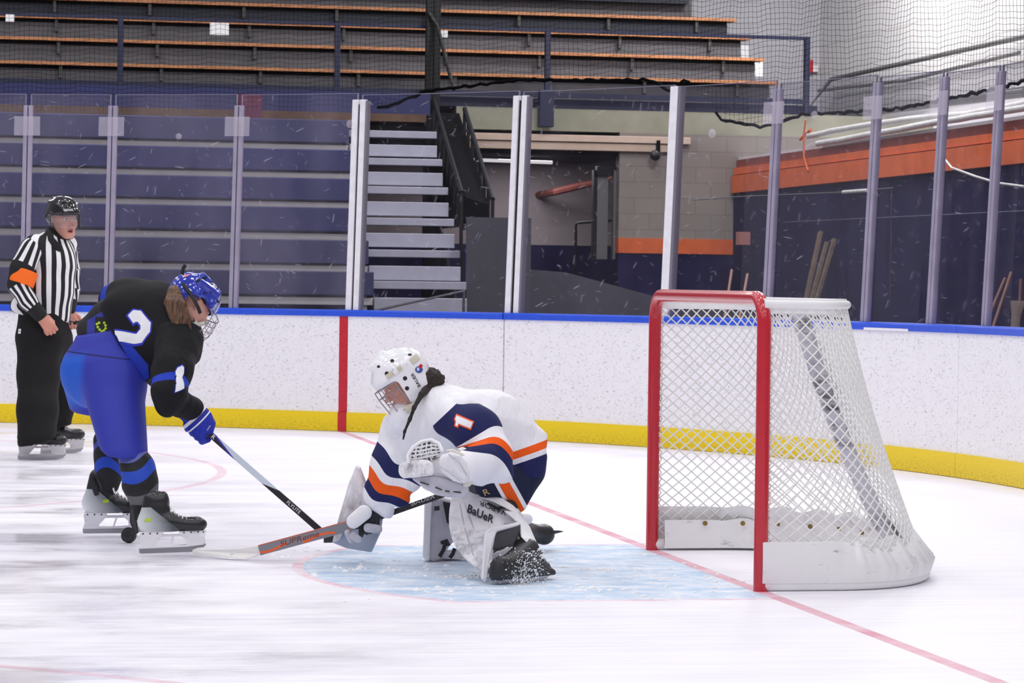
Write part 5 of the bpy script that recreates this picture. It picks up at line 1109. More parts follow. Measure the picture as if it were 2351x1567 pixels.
# --- stick
st1 = thing('hockey_stick', 'black and white hockey stick held in the blue glove of the bent-over skater', 'hockey stick')
S0 = V3(gf) - 0.0 * shaftdir; S1 = W(741, 1222, 13.72); ax = unit(S1 - gs); S0 = gs - ax * 0.36; side = unit(np.cross(ax, AW)); nn = np.cross(ax, side)
t = NT('shaft_paint'); a = t.attr('t'); c = s2l((34, 33, 38)); b_ = t.attr('s'); 
dg = t.math('ADD', a, t.math('MULTIPLY', b_, 5.0)); c = t.mix(t.math('MULTIPLY', t.math('GREATER_THAN', dg, 0.50), t.math('LESS_THAN', t.math('SUBTRACT', a, t.math('MULTIPLY', b_, 3.0)), 0.78)), c, s2l((212, 222, 232)))
c = t.mix(t.math('MULTIPLY', t.math('GREATER_THAN', dg, 0.455), t.math('LESS_THAN', dg, 0.50)), c, s2l((62, 50, 170))); t.l(c, t.b.inputs['Base Color']); t.b.inputs['Roughness'].default_value = 0.35
n = 40; rings = []
for i in range(n + 1):
    q_ = S0 + (S1 - S0) * i / n; rings.append([q_ + side * sx_ * 0.0145 + nn * sy_ * 0.010 for sx_, sy_ in ((-1, -1), (-0.33, -1), (0.33, -1), (1, -1), (1, 1), (0.33, 1), (-0.33, 1), (-1, 1))])
mb = MB(); mb.loft(rings); sh = mb.build('shaft', t.m, st1, bevel=0.0)
Vv = np.array([x.co for x in sh.data.vertices]); 
for nm, val in (('t', (Vv - S0) @ ax), ('s', (Vv - S0) @ side)): at = sh.data.attributes.new(nm, 'FLOAT', 'POINT'); at.data.foreach_set('value', val.astype(np.float32))
m_carb = M('carbon', (46, 44, 48), 0.45)
mb = MB(); prof = [((0.0, 0.018), (0.0, -0.030)), ((0.08, 0.022), (0.08, -0.034)), ((0.18, 0.028), (0.18, -0.034)), ((0.26, 0.026), (0.27, -0.030)), ((0.30, 0.0), (0.305, -0.012))]
bd = dirv(0.72, 0.02, 0.69); b0 = S1 + ax * 0.01; rings = []
for (x0, z0), (x1, z1) in prof:
    cv = 0.10 * x0 * x0; pa = b0 + bd * x0 + V3((0, 0, 1)) * (z0 - 0.004) - AW * cv; pb = b0 + bd * x1 + V3((0, 0, 1)) * (z1 - 0.012) - AW * cv; pb[2] = max(pb[2], 0.004); tw = unit(np.cross(bd, (0, 0, 1))) * 0.006
    rings.append([pa - tw, pb - tw, pb + tw, pa + tw])
mb.loft(rings); mb.build('blade', m_carb, st1, bevel=0.002)
m_pw = M('print_white3', (226, 226, 232), 0.5)
up2 = side if side @ UP_ > 0 else -side
decal('lettering', text_polys('FLYLITE', 0.01), sh, gs + (S1 - gs) * 0.755, ax * 0.0175, up2 * 0.0165, m_pw, sh, 0.0012, 0.01, 0.5)
decal('lettering', text_polys('R', 0.03), sh, gs + (S1 - gs) * 0.075, ax * 0.02, up2 * 0.02, m_pw, sh, 0.0012, 0.01, 0.5)
# --- puck, up on its edge beside the skate
pk = thing('puck', 'black rubber puck standing on its edge between the skater\'s skates', 'puck'); pc = W(296, 1217, 14.12); pc[2] = 0.038; pn = dirv(-0.35, 0.25, -0.9); pn = unit(pn - V3((0, 0, 1)) * (pn[2] - 0.28)); px_ = unit(np.cross(pn, (0, 0, 1))); pz_ = np.cross(px_, pn)
mb = MB(); mb.loft([[pc + pn * h_ + (px_ * math.cos(q / 32 * 6.2832) + pz_ * math.sin(q / 32 * 6.2832)) * r_ for q in range(32)] for h_, r_ in ((-0.0127, 0.0355), (-0.0105, 0.038), (0.0105, 0.038), (0.0127, 0.0355))])
mb.build('puck_body', M('rubber', (26, 25, 29), 0.5, bump=0.3, bscale=300), pk)
mb = MB(); mb.loft([[pc + pn * 0.0131 + (px_ * math.cos(q / 28 * 6.2832) + pz_ * math.sin(q / 28 * 6.2832)) * r_ for q in range(28)] for r_ in (0.024, 0.026)], cap=False); mb.build('face_ring', M('ring_grey', (78, 78, 84), 0.6), pk)

# ================================================================== the goaltender in white, navy and orange
GO = thing('person', 'hockey goaltender in a white, navy and orange jersey and white mask, crouching in the crease', 'person')
g_white = cloth('goalie_white', (242, 241, 246), 0.2); NAVY = (36, 40, 88); ORG = (246, 96, 26); WHT = (242, 241, 246)
m_leather = smudged('leather_white', (236, 234, 238), (104, 100, 108), 9.0, (0.46, 0.66), 0.75, 0.5, (1.6, 1.6, 0.8), 0.3); m_leather2 = smudged('leather_clean', (240, 239, 242), (150, 146, 152), 8.0, (0.58, 0.74), 0.6, 0.45, (1, 1, 1), 0.15)
m_lgrey = smudged('leather_grey', (198, 196, 206), (110, 106, 116), 7.0, (0.5, 0.7), 0.6, 0.5, (1, 1, 1), 0.2); m_gblk = M('strap_dark', (30, 29, 33), 0.55); m_gdark = M('pad_charcoal', (78, 76, 82), 0.7, bump=0.3, bscale=400); m_print = M('print_black', (40, 38, 46), 0.55)
m_beige = M('strap_beige', (206, 200, 180), 0.7)
# --- jersey body
gp, gm, gc = W(1196, 1040, 13.06), W(1125, 985, 13.04), W(1010, 965, 13.0); gL, gR = W(1062, 960, 12.80), W(938, 985, 13.2)
v = Vol(*bounds(gp, gc, gL, gR, W(880, 1050, 13.1), W(1250, 1100, 13), pad=0.2), 0.010)
v.chain([gp, gm, gc], [0.145, 0.165, 0.155], 0.06); v.cone(gR, gc, 0.115, 0.15, 0.06); v.cone(gL, gc, 0.11, 0.14, 0.05); v.cone(gc, W(972, 925, 13.02), 0.12, 0.075, 0.05)
v.cone(W(928, 985, 13.12), W(945, 1030, 13.10), 0.095, 0.085, 0.06); v.cone(gm, W(1020, 1035, 13.02), 0.14, 0.11, 0.06)
v.cone(W(1172, 1000, 13.06), W(1212, 1066, 13.06), 0.11, 0.10, 0.05); v.cone(W(1200, 1050, 13.06), W(1218, 1105, 13.04), 0.10, 0.072, 0.04)
v.plane(W(1215, 1098, 13.0), dirv(0.05, -1, 0), 0.006); v.plane(W(1254, 1060, 13.0), dirv(1, -0.05, 0), 0.01)
v.warp(folds(0.009, [(dirv(0.6, 0.8, 0), 0.17, 1.0), (dirv(1, -0.35, 0), 0.14, 0.9), (dirv(0.1, 1, 0.4), 0.12, 0.5)], 1.2))
hx_ = unit(dirv(0.32, -0.95, 0)); h0 = W(1215, 1016, 13)
gj = v.build('jersey', sleeve_mat('goalie_jersey', WHT, [(0.012, 0.046, ORG), (0.070, 0.4, NAVY)]), GO, {'t': lambda V: np.where((V - W(1165, 1000, 13)) @ RT > 0, (V - h0) @ hx_ * 1.0, -0.1)})
# --- near (left) sleeve, bent at the elbow
q = [W(1040, 962, 12.78), W(1098, 992, 12.68), W(1132, 1036, 12.60)]; q2 = [W(1132, 1040, 12.60), W(1098, 1062, 12.50), W(1070, 1072, 12.45)]
v = Vol(*bounds(*q, *q2, pad=0.17), 0.0075); v.chain(q, [0.095, 0.108, 0.082], 0.04); v.chain(q2, [0.088, 0.078, 0.070], 0.03); v.cone(W(1140, 1050, 12.6), W(1150, 1078, 12.58), 0.062, 0.045, 0.04); v.cone(W(1095, 1078, 12.54), W(1145, 1086, 12.58), 0.06, 0.05, 0.04)
v.warp(folds(0.009, [(dirv(0.5, -0.8, 0), 0.11, 1.0), (dirv(1, 0.4, 0), 0.13, 0.8)], 4)); E_ = W(1044, 1030, 12.5); a0 = W(1018, 960, 12.7); an = dirv(-0.68, 0.73, 0)
def el_ang(V):
    x, y = (V - E_) @ RT, (V - E_) @ UP_; ang = np.degrees(np.arctan2(y, x)); ang = np.where(ang < -90, ang + 360, ang)
    return ang + 1660 * np.maximum(0, x - 0.14) ** 2
t = NT('goalie_sleeve'); a = t.attr('t'); c = t.mix(t.math('MULTIPLY', t.math('GREATER_THAN', a, 31), t.math('GREATER_THAN', t.attr('yk'), 0)), s2l(WHT), s2l(NAVY))
for l_, h_, rgb in ((9, 18.5, ORG), (-7, 9, NAVY)): c = t.mix(t.math('MULTIPLY', t.math('GREATER_THAN', a, l_), t.math('LESS_THAN', a, h_)), c, s2l(rgb))
t.l(c, t.b.inputs['Base Color']); t.b.inputs['Roughness'].default_value = 0.8; t.b.inputs['Specular IOR Level'].default_value = 0.25; t.bump(t.noise(t.obj(), 340, 2), 0.2, 0.003)
yn = dirv(0.69, -0.73, 0)
gsl = v.build('sleeve', t.m, gj, {'t': el_ang, 'yk': lambda V: (V - W(1050, 924, 12.7)) @ yn})
ONE = [(-0.16, 0.5), (0.12, 0.5), (0.12, -0.34), (0.26, -0.34), (0.26, -0.5), (-0.26, -0.5), (-0.26, -0.34), (-0.10, -0.34), (-0.10, 0.26), (-0.22, 0.22), (-0.26, 0.36)]
ONE = [(-0.02, 0.5), (0.14, 0.5), (0.14, -0.5), (-0.14, -0.5), (-0.14, 0.24), (-0.26, 0.22), (-0.26, 0.36), (-0.10, 0.40)]
numeral(ONE, gsl, surf(gsl, 1064, 968), dirv(0.36, 0.93, 0) * 0.105, dirv(-0.93, 0.36, 0.0) * 0.078, gsl, 'number', m_white, M('twill_orange', (244, 92, 40), 0.7), 0.06)
# --- far (right) sleeve, reaching down to the stick
q = [W(925, 990, 13.16), W(905, 1070, 13.12), W(868, 1140, 13.14)]
v = Vol(*bounds(*q, W(960, 1120, 13.1), W(845, 1180, 13.2), pad=0.17), 0.0075); v.chain(q, [0.105, 0.102, 0.07], 0.04); v.cone(W(905, 1070, 13.1), W(940, 1106, 13.06), 0.095, 0.055, 0.04); v.cone(W(868, 1130, 13.14), W(888, 1168, 13.12), 0.055, 0.040, 0.03); v.cone(W(905, 1120, 13.1), W(915, 1142, 13.08), 0.07, 0.05, 0.03)
v.warp(folds(0.008, [(dirv(-0.5, 0.8, 0), 0.10, 1.0), (dirv(1, 0.6, 0), 0.12, 0.8)], 7)); ax = dirv(-0.50, -0.86, 0)
b_ = W(872, 1056, 13.1); w_ = lambda V: (V - b_) @ dirv(-0.53, -0.85, 0) - 0.035 * np.exp(-(((V - b_) @ dirv(0.85, -0.53, 0) - 0.07) / 0.06) ** 2)
gsr = v.build('sleeve', sleeve_mat('goalie_sleeve_far', WHT, [(-0.066, 0.0, NAVY), (0.041, 0.091, ORG), (0.091, 0.132, NAVY)]), gj, {'t': w_})
# --- navy pants
v = Vol(*bounds(W(1225, 1080, 13), W(1100, 1180, 12.8), pad=0.22), 0.009); v.cone(W(1195, 1066, 13.06), W(1150, 1108, 12.94), 0.10, 0.07, 0.0); v.cone(W(1150, 1108, 12.94), W(1118, 1116, 12.9), 0.07, 0.055, 0.04)
v.cone(W(1200, 1085, 13.05), W(1186, 1152, 12.98), 0.095, 0.052, 0.05); v.cone(W(1180, 1075, 13.2), W(1090, 1150, 13.35), 0.10, 0.08, 0.05); v.warp(folds(0.004, [(dirv(1, 1, 0), 0.12, 1.0), (dirv(1, -0.3, 0), 0.16, 0.7)], 9))
ps = dirv(0.88, 0.47, 0)
gpn = v.build('pants', sleeve_mat('goalie_pants', (34, 40, 66), [(-0.024, -0.008, WHT), (-0.008, 0.038, ORG), (0.038, 0.056, WHT)]), GO, {'t': lambda V: np.where((V - W(1150, 1110, 12.95)) @ AW < 0.06, (V - W(1150, 1110, 12.9)) @ ps, 0.3)})
v = Vol(*bounds(W(1095, 1122, 12.85), pad=0.12), 0.008); v.cone(W(1110, 1112, 12.96), W(1088, 1126, 12.98), 0.046, 0.036, 0); v.build('knee_guard', m_gdark, GO)
v = Vol(*bounds(W(1150, 1130, 12.95), W(1205, 1285, 12.6), pad=0.12), 0.008); v.chain([W(1154, 1125, 13.0), W(1172, 1205, 12.90), W(1205, 1278, 12.66)], [0.055, 0.05, 0.048], 0.03); v.build('sock', m_gblk, GO)
h_ = surf(gpn, 1116, 1130, 0.0)
if h_: decal('lettering', text_polys('R', 0.02), gpn, h_, dirv(0.9, 0.42, 0) * 0.034, dirv(-0.42, 0.9, 0) * 0.03, M('print_gold', (196, 160, 116), 0.6), gpn, 0.002, 0.01, 0.2)
# --- leg pads
def loft_pad(name, st, thick, mat, parent, fdir, h=0.0):
    """pad built from (left, right) stations; rounded rolls on both edges, thickness along fdir"""
    fd = V3(fdir); rings = []
    for l_, r_ in st:
        a, b = W(*l_), W(*r_); m_ = (a + b) / 2; w2 = (b - a) / 2; ring = []
        for k in range(20):
            an = k / 20 * 2 * math.pi; cx = math.copysign(abs(math.cos(an)) ** 0.45, math.cos(an)); sy = math.copysign(abs(math.sin(an)) ** 0.6, math.sin(an)); ring.append(m_ + w2 * cx + fd * thick / 2 * (1 + sy))
        rings.append(ring)
    mb = MB(); mb.loft(rings); o = mb.build(name, mat, parent, True); sd = o.modifiers.new('sub', 'SUBSURF'); sd.levels = sd.render_levels = 1; return o
pl = loft_pad('leg_pad', [((1058, 1080, 13.02), (1108, 1076, 13.06)), ((1040, 1108, 12.97), (1122, 1098, 13.02)), ((1028, 1150, 12.90), (1140, 1122, 12.98)), ((1023, 1190, 12.80), (1170, 1150, 12.92)), ((1026, 1228, 12.70), (1200, 1185, 12.85)), ((1042, 1262, 12.60), (1192, 1206, 12.72)), ((1068, 1290, 12.52), (1150, 1230, 12.60)), ((1096, 1308, 12.47), (1136, 1268, 12.52)), ((1108, 1320, 12.43), (1134, 1310, 12.46))], 0.075, m_leather, GO, dirv(0.35, -0.1, 0.93))
for seam_ in (((1046, 1112), (1054, 1150), (1066, 1210), (1086, 1272), (1100, 1300)), ((1056, 1105), (1064, 1150), (1090, 1220), (1112, 1278))):
    hh = [surf(pl, u, v_, -0.004) for u, v_ in seam_]; hh = [x for x in hh if x]
    if len(hh) > 2: mb = MB(); mb.tube(hh, 0.004, 6); mb.build('seam', m_lgrey, pl, True)
h_ = surf(pl, 1102, 1180, 0.0)
if h_: decal('lettering', text_polys('BaUeR', 0.03), pl, h_, dirv(0.86, -0.50, 0.1) * 0.031, dirv(0.35, 0.93, 0.2) * 0.040, m_print, pl, 0.009, 0.012, 0.3)
h_ = surf(pl, 1130, 1165, 0.0)
if h_: decal('lettering', text_polys('VAPOR', 0.0), pl, h_, -dirv(0.86, -0.50, 0.3) * 0.024, -dirv(0.35, 0.93, 0.2) * 0.024, m_print, pl, 0.007, 0.012, 0.3)
slab('pad_base', [(1139, 1220, 12.52), (1165, 1211, 12.56), (1194, 1203, 12.60), (1196, 1218, 12.60), (1180, 1251, 12.56), (1155, 1258, 12.53), (1130, 1264, 12.5)], 0.05, m_gdark, pl, 0.008)
slab('pad_edge', [(1112, 1222, 12.48), (1128, 1212, 12.49), (1192, 1198, 12.6), (1194, 1206, 12.6), (1140, 1221, 12.5), (1131, 1250, 12.48), (1124, 1290, 12.45), (1118, 1328, 12.42), (1109, 1334, 12.42), (1103, 1326, 12.42), (1107, 1295, 12.44)], 0.03, m_leather2, pl, 0.010)
slab('boot_flap', [(1131, 1268, 12.5), (1178, 1253, 12.55), (1174, 1280, 12.54), (1150, 1294, 12.5), (1128, 1300, 12.48)], 0.03, m_lgrey, pl, 0.006)
slab('strap_tab', [(1128, 1284, 12.46), (1140, 1296, 12.46), (1126, 1309, 12.44), (1116, 1296, 12.44)], 0.012, m_leather2, pl, 0.004)
mb = MB(); a = P(1129, 1295, 12.45); mb.sphere(a, (0.008, 0.006, 0.012), 8, 6); mb.build('toggle', m_gblk, pl)
mb = MB()
for u0, v0, u1, v1 in ((1134, 1267, 1138, 1264), (1146, 1262, 1157, 1257), (1168, 1255, 1178, 1251)): mb.tube([P(u0, v0, 12.48), P(u1, v1, 12.49)], 0.004, 6)
mb.build('strap_stitch', m_gblk, pl)
# calf wrap flaps behind the near pad
cw = slab('calf_wrap', [(1098, 1142, 12.89), (1120, 1138, 12.89), (1150, 1142, 12.88), (1178, 1160, 12.83), (1190, 1172, 12.81), (1194, 1184, 12.77), (1150, 1158, 12.81), (1122, 1148, 12.86)], 0.04, m_leather2, pl, 0.01)
slab('calf_wrap', [(1155, 1172, 12.77), (1190, 1176, 12.75), (1216, 1208, 12.67), (1230, 1240, 12.61), (1243, 1266, 12.57), (1218, 1256, 12.55), (1196, 1232, 12.55), (1193, 1206, 12.61), (1178, 1190, 12.71)], 0.035, m_leather2, pl, 0.01)
slab('wrap_lining', [(1190, 1222, 12.70), (1230, 1245, 12.69), (1247, 1270, 12.68), (1234, 1275, 12.68), (1200, 1276, 12.62), (1182, 1258, 12.62)], 0.03, m_gblk, pl, 0.006)
slab('strap_tab', [(1178, 1232, 12.58), (1190, 1225, 12.6), (1194, 1238, 12.6), (1186, 1236, 12.58)], 0.01, m_beige, pl, 0.003)
mb = MB(); mb.tube([P(1120, 1155, 12.88), P(1142, 1166, 12.86), P(1172, 1162, 12.84)], 0.006, 6); mb.build('strap', m_gblk, pl, True)
pr_ = slab('leg_pad', [(975, 1156, 13.36), (985, 1146, 13.35), (1012, 1140, 13.36), (1046, 1148, 13.38), (1046, 1238, 13.38), (1030, 1256, 13.37), (1013, 1284, 13.36), (996, 1290, 13.35), (976, 1285, 13.34), (971, 1276, 13.34), (974, 1210, 13.35)], 0.11, m_lgrey, GO, 0.022, seg=4)
slab('pad_edge', [(974, 1156, 13.33), (984, 1147, 13.33), (992, 1152, 13.33), (988, 1210, 13.32), (986, 1287, 13.32), (976, 1286, 13.32), (970, 1276, 13.32), (973, 1210, 13.32)], 0.03, m_leather2, pr_, 0.010)
slab('pad_calf', [(1010, 1264, 13.40), (1060, 1262, 13.46), (1120, 1272, 13.6), (1118, 1286, 13.6), (1060, 1285, 13.46), (1004, 1284, 13.4)], 0.09, m_leather2, pr_, 0.012)
for pts in (((1024, 1240, 13.33), (1018, 1262, 13.33), (1009, 1277, 13.33)), ((1044, 1258, 13.36), (1040, 1270, 13.36), (1033, 1280, 13.36)), ((1012, 1246, 13.33), (1026, 1240, 13.33), (1030, 1252, 13.33))):
    mb = MB(); mb.tube([P(*q_) for q_ in pts], 0.009, 6, flat=(AW, 0.4)); mb.build('strap', m_gblk, pr_, True)
slab('pad_panel', [(1016, 1150, 13.32), (1046, 1156, 13.33), (1046, 1210, 13.33), (1026, 1200, 13.32)], 0.02, m_gblk, pr_, 0.004)
slab('pad_label', [(997, 1162, 13.32), (1009, 1161, 13.32), (1009, 1171, 13.32), (997, 1172, 13.32)], 0.01, m_print, pr_, 0.0)
# --- skates
m_gsk = M('goalie_boot', (40, 39, 43), 0.42, var=0.15, vscale=20)
heel, toe = W(1146, 1347, 12.40), W(1276, 1331, 12.66); heel[2] = 0.002; toe[2] = 0.002
X = unit(toe - heel); v = Vol(*bounds(heel, toe, W(1215, 1250, 12.5), pad=0.12), 0.0055)
zz_ = V3((0, 0, 1)); v.cone(heel + zz_ * 0.055 + X * 0.01, heel + zz_ * 0.055 + X * 0.16, 0.045, 0.043, 0); v.cone(heel + zz_ * 0.06 + X * 0.15, toe + zz_ * 0.025 - X * 0.03, 0.043, 0.022, 0.03); v.cone(heel + zz_ * 0.04 - X * 0.01, heel + zz_ * 0.085 + X * 0.0, 0.038, 0.036, 0.02)
v.cone(heel + zz_ * 0.08 + X * 0.07, W(1212, 1262, 12.6), 0.05, 0.052, 0.03); v.cone(heel + zz_ * 0.105 + X * 0.12, W(1240, 1290, 12.6), 0.03, 0.028, 0.012); v.cone(heel + zz_ * 0.07 + X * 0.17, W(1250, 1302, 12.64), 0.034, 0.028, 0.01); v.plane(heel + zz_ * 0.018, -zz_, 0.004)
bt = v.build('skate_boot', m_gsk, GO)
mb = MB(); yv = np.cross(zz_, X); po = [(-0.02, 0.002), (0.29, 0.002), (0.315, 0.016), (0.30, 0.022), (-0.02, 0.022)]; mb.loft([[tuple(heel + X * x + zz_ * z + yv * y_) for x, z in po] for y_ in (-0.004, 0.004)]); mb.build('blade', m_steel, GO)
f1, f2 = W(1212, 1222, 13.92), W(1262, 1226, 14.02); v = Vol(*bounds(f1, f2, W(1200, 1215, 13.8), pad=0.12), 0.006); v.cone(f1, W(1246, 1226, 14.0), 0.046, 0.048, 0); v.ell(W(1252, 1226, 14.0), (0.045, 0.05, 0.046), X=RT, Y=AW, Z=UP_, k=0.02); v.cone(W(1190, 1210, 13.8), f1, 0.06, 0.046, 0.02); v.build('skate_boot', m_gsk, GO)
v = Vol(*bounds(W(1040, 1240, 13.52), f1, pad=0.12), 0.009); v.chain([W(1060, 1215, 13.5), W(1110, 1250, 13.62), W(1192, 1212, 13.82)], [0.065, 0.06, 0.055], 0.03); v.build('sock', m_gblk, GO)
mb = MB(); mb.loft([[P(1255, 1217, 13.98), P(1284, 1217, 14.0), P(1295, 1219, 14.02), P(1286, 1222, 14.02), P(1262, 1228, 14.0), P(1252, 1230, 13.98)], [P(1255, 1217, 14.01), P(1284, 1217, 14.03), P(1295, 1219, 14.03), P(1286, 1222, 14.05), P(1262, 1228, 14.03), P(1252, 1230, 14.01)]]); mb.build('blade', M('blade_dark', (70, 68, 74), 0.3, 0.7), GO)
v = Vol(*bounds(W(1210, 1190, 13.75), pad=0.1), 0.005); v.cone(W(1190, 1188, 13.72), W(1210, 1191, 13.75), 0.026, 0.028, 0, flat=(AW, 0.5)); v.build('toe_strap', m_leather2, GO)
# --- throat guard, mask, face, hair
mF, mU = dirv(-0.80, -0.52, -0.22), dirv(-0.50, 0.83, -0.05); MA = frame(mF, mU); mc = W(925, 868, 12.98)
L3 = lambda x, y, z: tuple(place(V3([[x, y, z]]) * 0.93, mc, MA)[0])
Vh, Fh = head_local(); Vw = place(Vh * 0.93, mc - MA[2] * 0.014 + MA[1] * 0.012, MA)
bv = Vol(*bounds(gp, gc, gR, W(1150, 1130, 12.9), W(880, 1180, 13.1), W(1200, 1300, 12.5), pad=0.2), 0.014); bv.chain([gp, gm, gc, W(960, 925, 13.0), mc - MA[2] * 0.1 - MA[1] * 0.03], [0.09, 0.09, 0.07, 0.045, 0.045], 0.03)
bv.chain([W(1025, 970, 12.92), W(1095, 995, 12.68), W(1125, 1038, 12.6), W(1068, 1074, 12.45)], [0.05, 0.045, 0.04, 0.03], 0.02); bv.chain([W(945, 985, 13.14), W(915, 1050, 13.13), W(866, 1150, 13.15), W(848, 1186, 13.2)], [0.05, 0.045, 0.035, 0.03], 0.02)
bv.chain([gp, W(1150, 1110, 13.04), W(1170, 1200, 12.97), W(1200, 1285, 12.70)], [0.07, 0.04, 0.03, 0.028], 0.02); bv.chain([gp, W(1075, 1160, 13.42), W(1040, 1240, 13.52), W(1190, 1215, 13.82)], [0.085, 0.05, 0.035, 0.03], 0.02)
Vb, Fb = bv.mesh(); joined('body', [(Vw, Fh), (Vb, Fb)], m_skin, GO, [head_cols(Vh, (208, 150, 134), (50, 34, 30), (176, 92, 90)), np.tile(lin((208, 150, 134)), (len(Vb), 1))])
MS = 0.93
m_mask = M('mask_white', (244, 243, 247), 0.18, coat=0.5)
def mshell(g):
    v = Vol((-0.16, -0.18, -0.20), (0.16, 0.2, 0.2), 0.0048)
    v.ell((0, 0.005, 0.040), (0.104 + g, 0.132 + g, 0.112 + g), k=0); v.ell((0, -0.055, 0.01), (0.096 + g, 0.085 + g, 0.105 + g), k=0.04); v.ell((0, 0.05, -0.06), (0.088 + g, 0.088 + g, 0.088 + g), k=0.05); v.ell((0, 0.105, 0.045), (0.07 + g, 0.045 + g, 0.03 + g), k=0.03)
    for s in (-1, 1): v.ell((s * 0.062, -0.02, -0.075), (0.036 + g, 0.085 + g, 0.055 + g), k=0.04)
    return v
v = mshell(0); inner = mshell(-0.014); v.f = np.maximum(v.f, -inner.f)
v.box((0, 0.157, -0.062), (0.13, 0.110, 0.076), round=0.025, k=0.008, op='sub'); v.plane((0, 0, -0.150), (0, -0.2, -1), 0.01); v.cone((0.0, 0.11, 0.128), (0, 0.02, 0.155), 0.014, 0.018, 0.02)
for s in (-1, 1): v.cone((s * 0.075, 0.10, 0.038), (s * 0.1, -0.03, 0.06), 0.010, 0.008, 0.015)
Vl, Fl = v.mesh(); mask = npmesh('goalie_mask', place(Vl * MS, mc, MA), Fl, m_mask, GO)
v = mshell(-0.018); v.box((0, 0.13, -0.05), (0.05, 0.09, 0.062), round=0.035, k=0.01, op='sub'); v.plane((0, 0.035, 0), (0, 1, 0)); v.plane((0, 0, -0.13), (0, 0, -1)); Vl, Fl = v.mesh(); npmesh('mask_liner', place(Vl * MS, mc, MA), Fl, M('liner_white', (222, 222, 228), 0.8), mask)
mb = MB()
def mc_pt(x, z): return L3(x * (1 - 2.2 * max(0, -z - 0.07)), 0.158 - 0.098 * (abs(x) / 0.09) ** 2.1 - 0.12 * max(0, -z - 0.03), z)
for z in (0.010, -0.028, -0.128): mb.tube([mc_pt(x, z) for x in np.linspace(-0.09, 0.09, 15)], 0.0026, 6)
for x in (-0.09, -0.05, 0.0, 0.05, 0.09): mb.tube([mc_pt(x, z) for z in np.linspace(0.010, -0.128, 8)], 0.0026, 6)
for x0, z0, x1, z1 in ((-0.05, -0.05, -0.088, -0.02), (-0.05, -0.06, -0.088, -0.055), (-0.05, -0.07, -0.085, -0.105), (0.05, -0.05, 0.088, -0.02), (0.05, -0.06, 0.088, -0.055), (0.05, -0.07, 0.085, -0.105)): mb.tube([mc_pt(x0, z0), mc_pt(x1, z1)], 0.0022, 6)
mb.build('cage', M('cage_steel', (168, 160, 168), 0.3, 0.7), mask, True)
def on_mask(u, v_, name, poly, m_, U, V, off=0.0015, tgt=None):
    tgt = tgt or mask; h_ = surf(tgt, u, v_, 0.0)
    if h_: return decal(name, poly, tgt, h_, U, V, m_, tgt, off, 0.008, 0.12)
disc = lambda r_, k=1.0: poly2(*[(r_ * math.cos(i / 18 * 6.2832), r_ * k * math.sin(i / 18 * 6.2832)) for i in range(18)])
m_hole = M('vent_dark', (34, 26, 34), 0.8)
for u, v_, r_, k in ((900.5, 827.5, 0.009, 0.8), (869, 841, 0.0075, 0.8), (888, 857, 0.0095, 1), (941, 813.5, 0.009, 0.5), (930, 868, 0.0095, 1), (934.5, 891, 0.0095, 1)): on_mask(u, v_, 'vent_hole', disc(r_, k), m_hole, RT, UP_)
rct = lambda w_, h_: poly2((-w_, -h_), (w_, -h_), (w_, h_), (-w_, h_))
on_mask(905, 854, 'strap', rct(0.040, 0.0115), m_beige, dirv(0.83, 0.56, 0), dirv(-0.56, 0.83, 0), 0.004); on_mask(908, 852, 'strap_buckle', poly2((-0.011, -0.0125), (0.011, -0.0125), (0.011, 0.0125), (0.0095, 0.0125), (0.0095, -0.011), (-0.0095, -0.011), (-0.0095, 0.0125), (-0.011, 0.0125)), m_mask, dirv(0.83, 0.56, 0), dirv(-0.56, 0.83, 0), 0.0055)
on_mask(952, 824, 'strap', rct(0.020, 0.015), m_beige, dirv(0.75, 0.66, 0), dirv(-0.66, 0.75, 0), 0.004)
on_mask(962, 848, 'sticker', disc(0.017, 0.9), M('sticker_blue', (70, 92, 170), 0.3), RT, UP_, 0.002); on_mask(966, 840, 'sticker', rct(0.007, 0.008), M('sticker_red', (206, 32, 52), 0.3), dirv(0.8, -0.6, 0), dirv(0.6, 0.8, 0), 0.003); on_mask(960, 847, 'sticker', rct(0.005, 0.007), M('sticker_white', (220, 226, 240), 0.4), RT, UP_, 0.0035)
on_mask(955, 872, 'lettering', text_polys('BAUER', 0.02), m_print, dirv(-0.5, 0.87, 0) * 0.0165, dirv(-0.87, -0.5, 0) * 0.0145, 0.002)
v = Vol(*bounds(W(922, 950, 12.98), W(900, 925, 12.95), pad=0.12), 0.006); v.cone(W(928, 944, 12.98), W(938, 955, 12.98), 0.045, 0.065, 0); v.cone(W(935, 950, 12.98), W(920, 968, 13.02), 0.07, 0.06, 0.03); v.cone(W(918, 955, 13.0), W(910, 985, 13.08), 0.045, 0.05, 0.03)
v.cone(W(926, 955, 12.98), W(912, 978, 13.04), 0.055, 0.05, 0.03); v.build('neck_guard', g_white, GO)
cs = thing_ = MB(); cs.tube([L3(-0.075 * (1 if MA[0] @ AW > 0 else -1), 0.085, -0.135), L3(-0.088 * (1 if MA[0] @ AW > 0 else -1), 0.03, -0.140), L3(-0.09 * (1 if MA[0] @ AW > 0 else -1), -0.04, -0.135)], 0.017, 8, flat=(MA[0], 0.4)); cs.build('chin_strap', m_beige, mask, True)
t = NT('hair_dark'); n_ = t.noise(t.obj(), 150, 4); t.l(t.mix(t.ramp(n_, 0.35, 0.7), s2l((24, 17, 17)), s2l((66, 50, 46))), t.b.inputs['Base Color']); t.b.inputs['Roughness'].default_value = 0.65; t.bump(n_, 1.0, 0.012); m_dhair = t.m
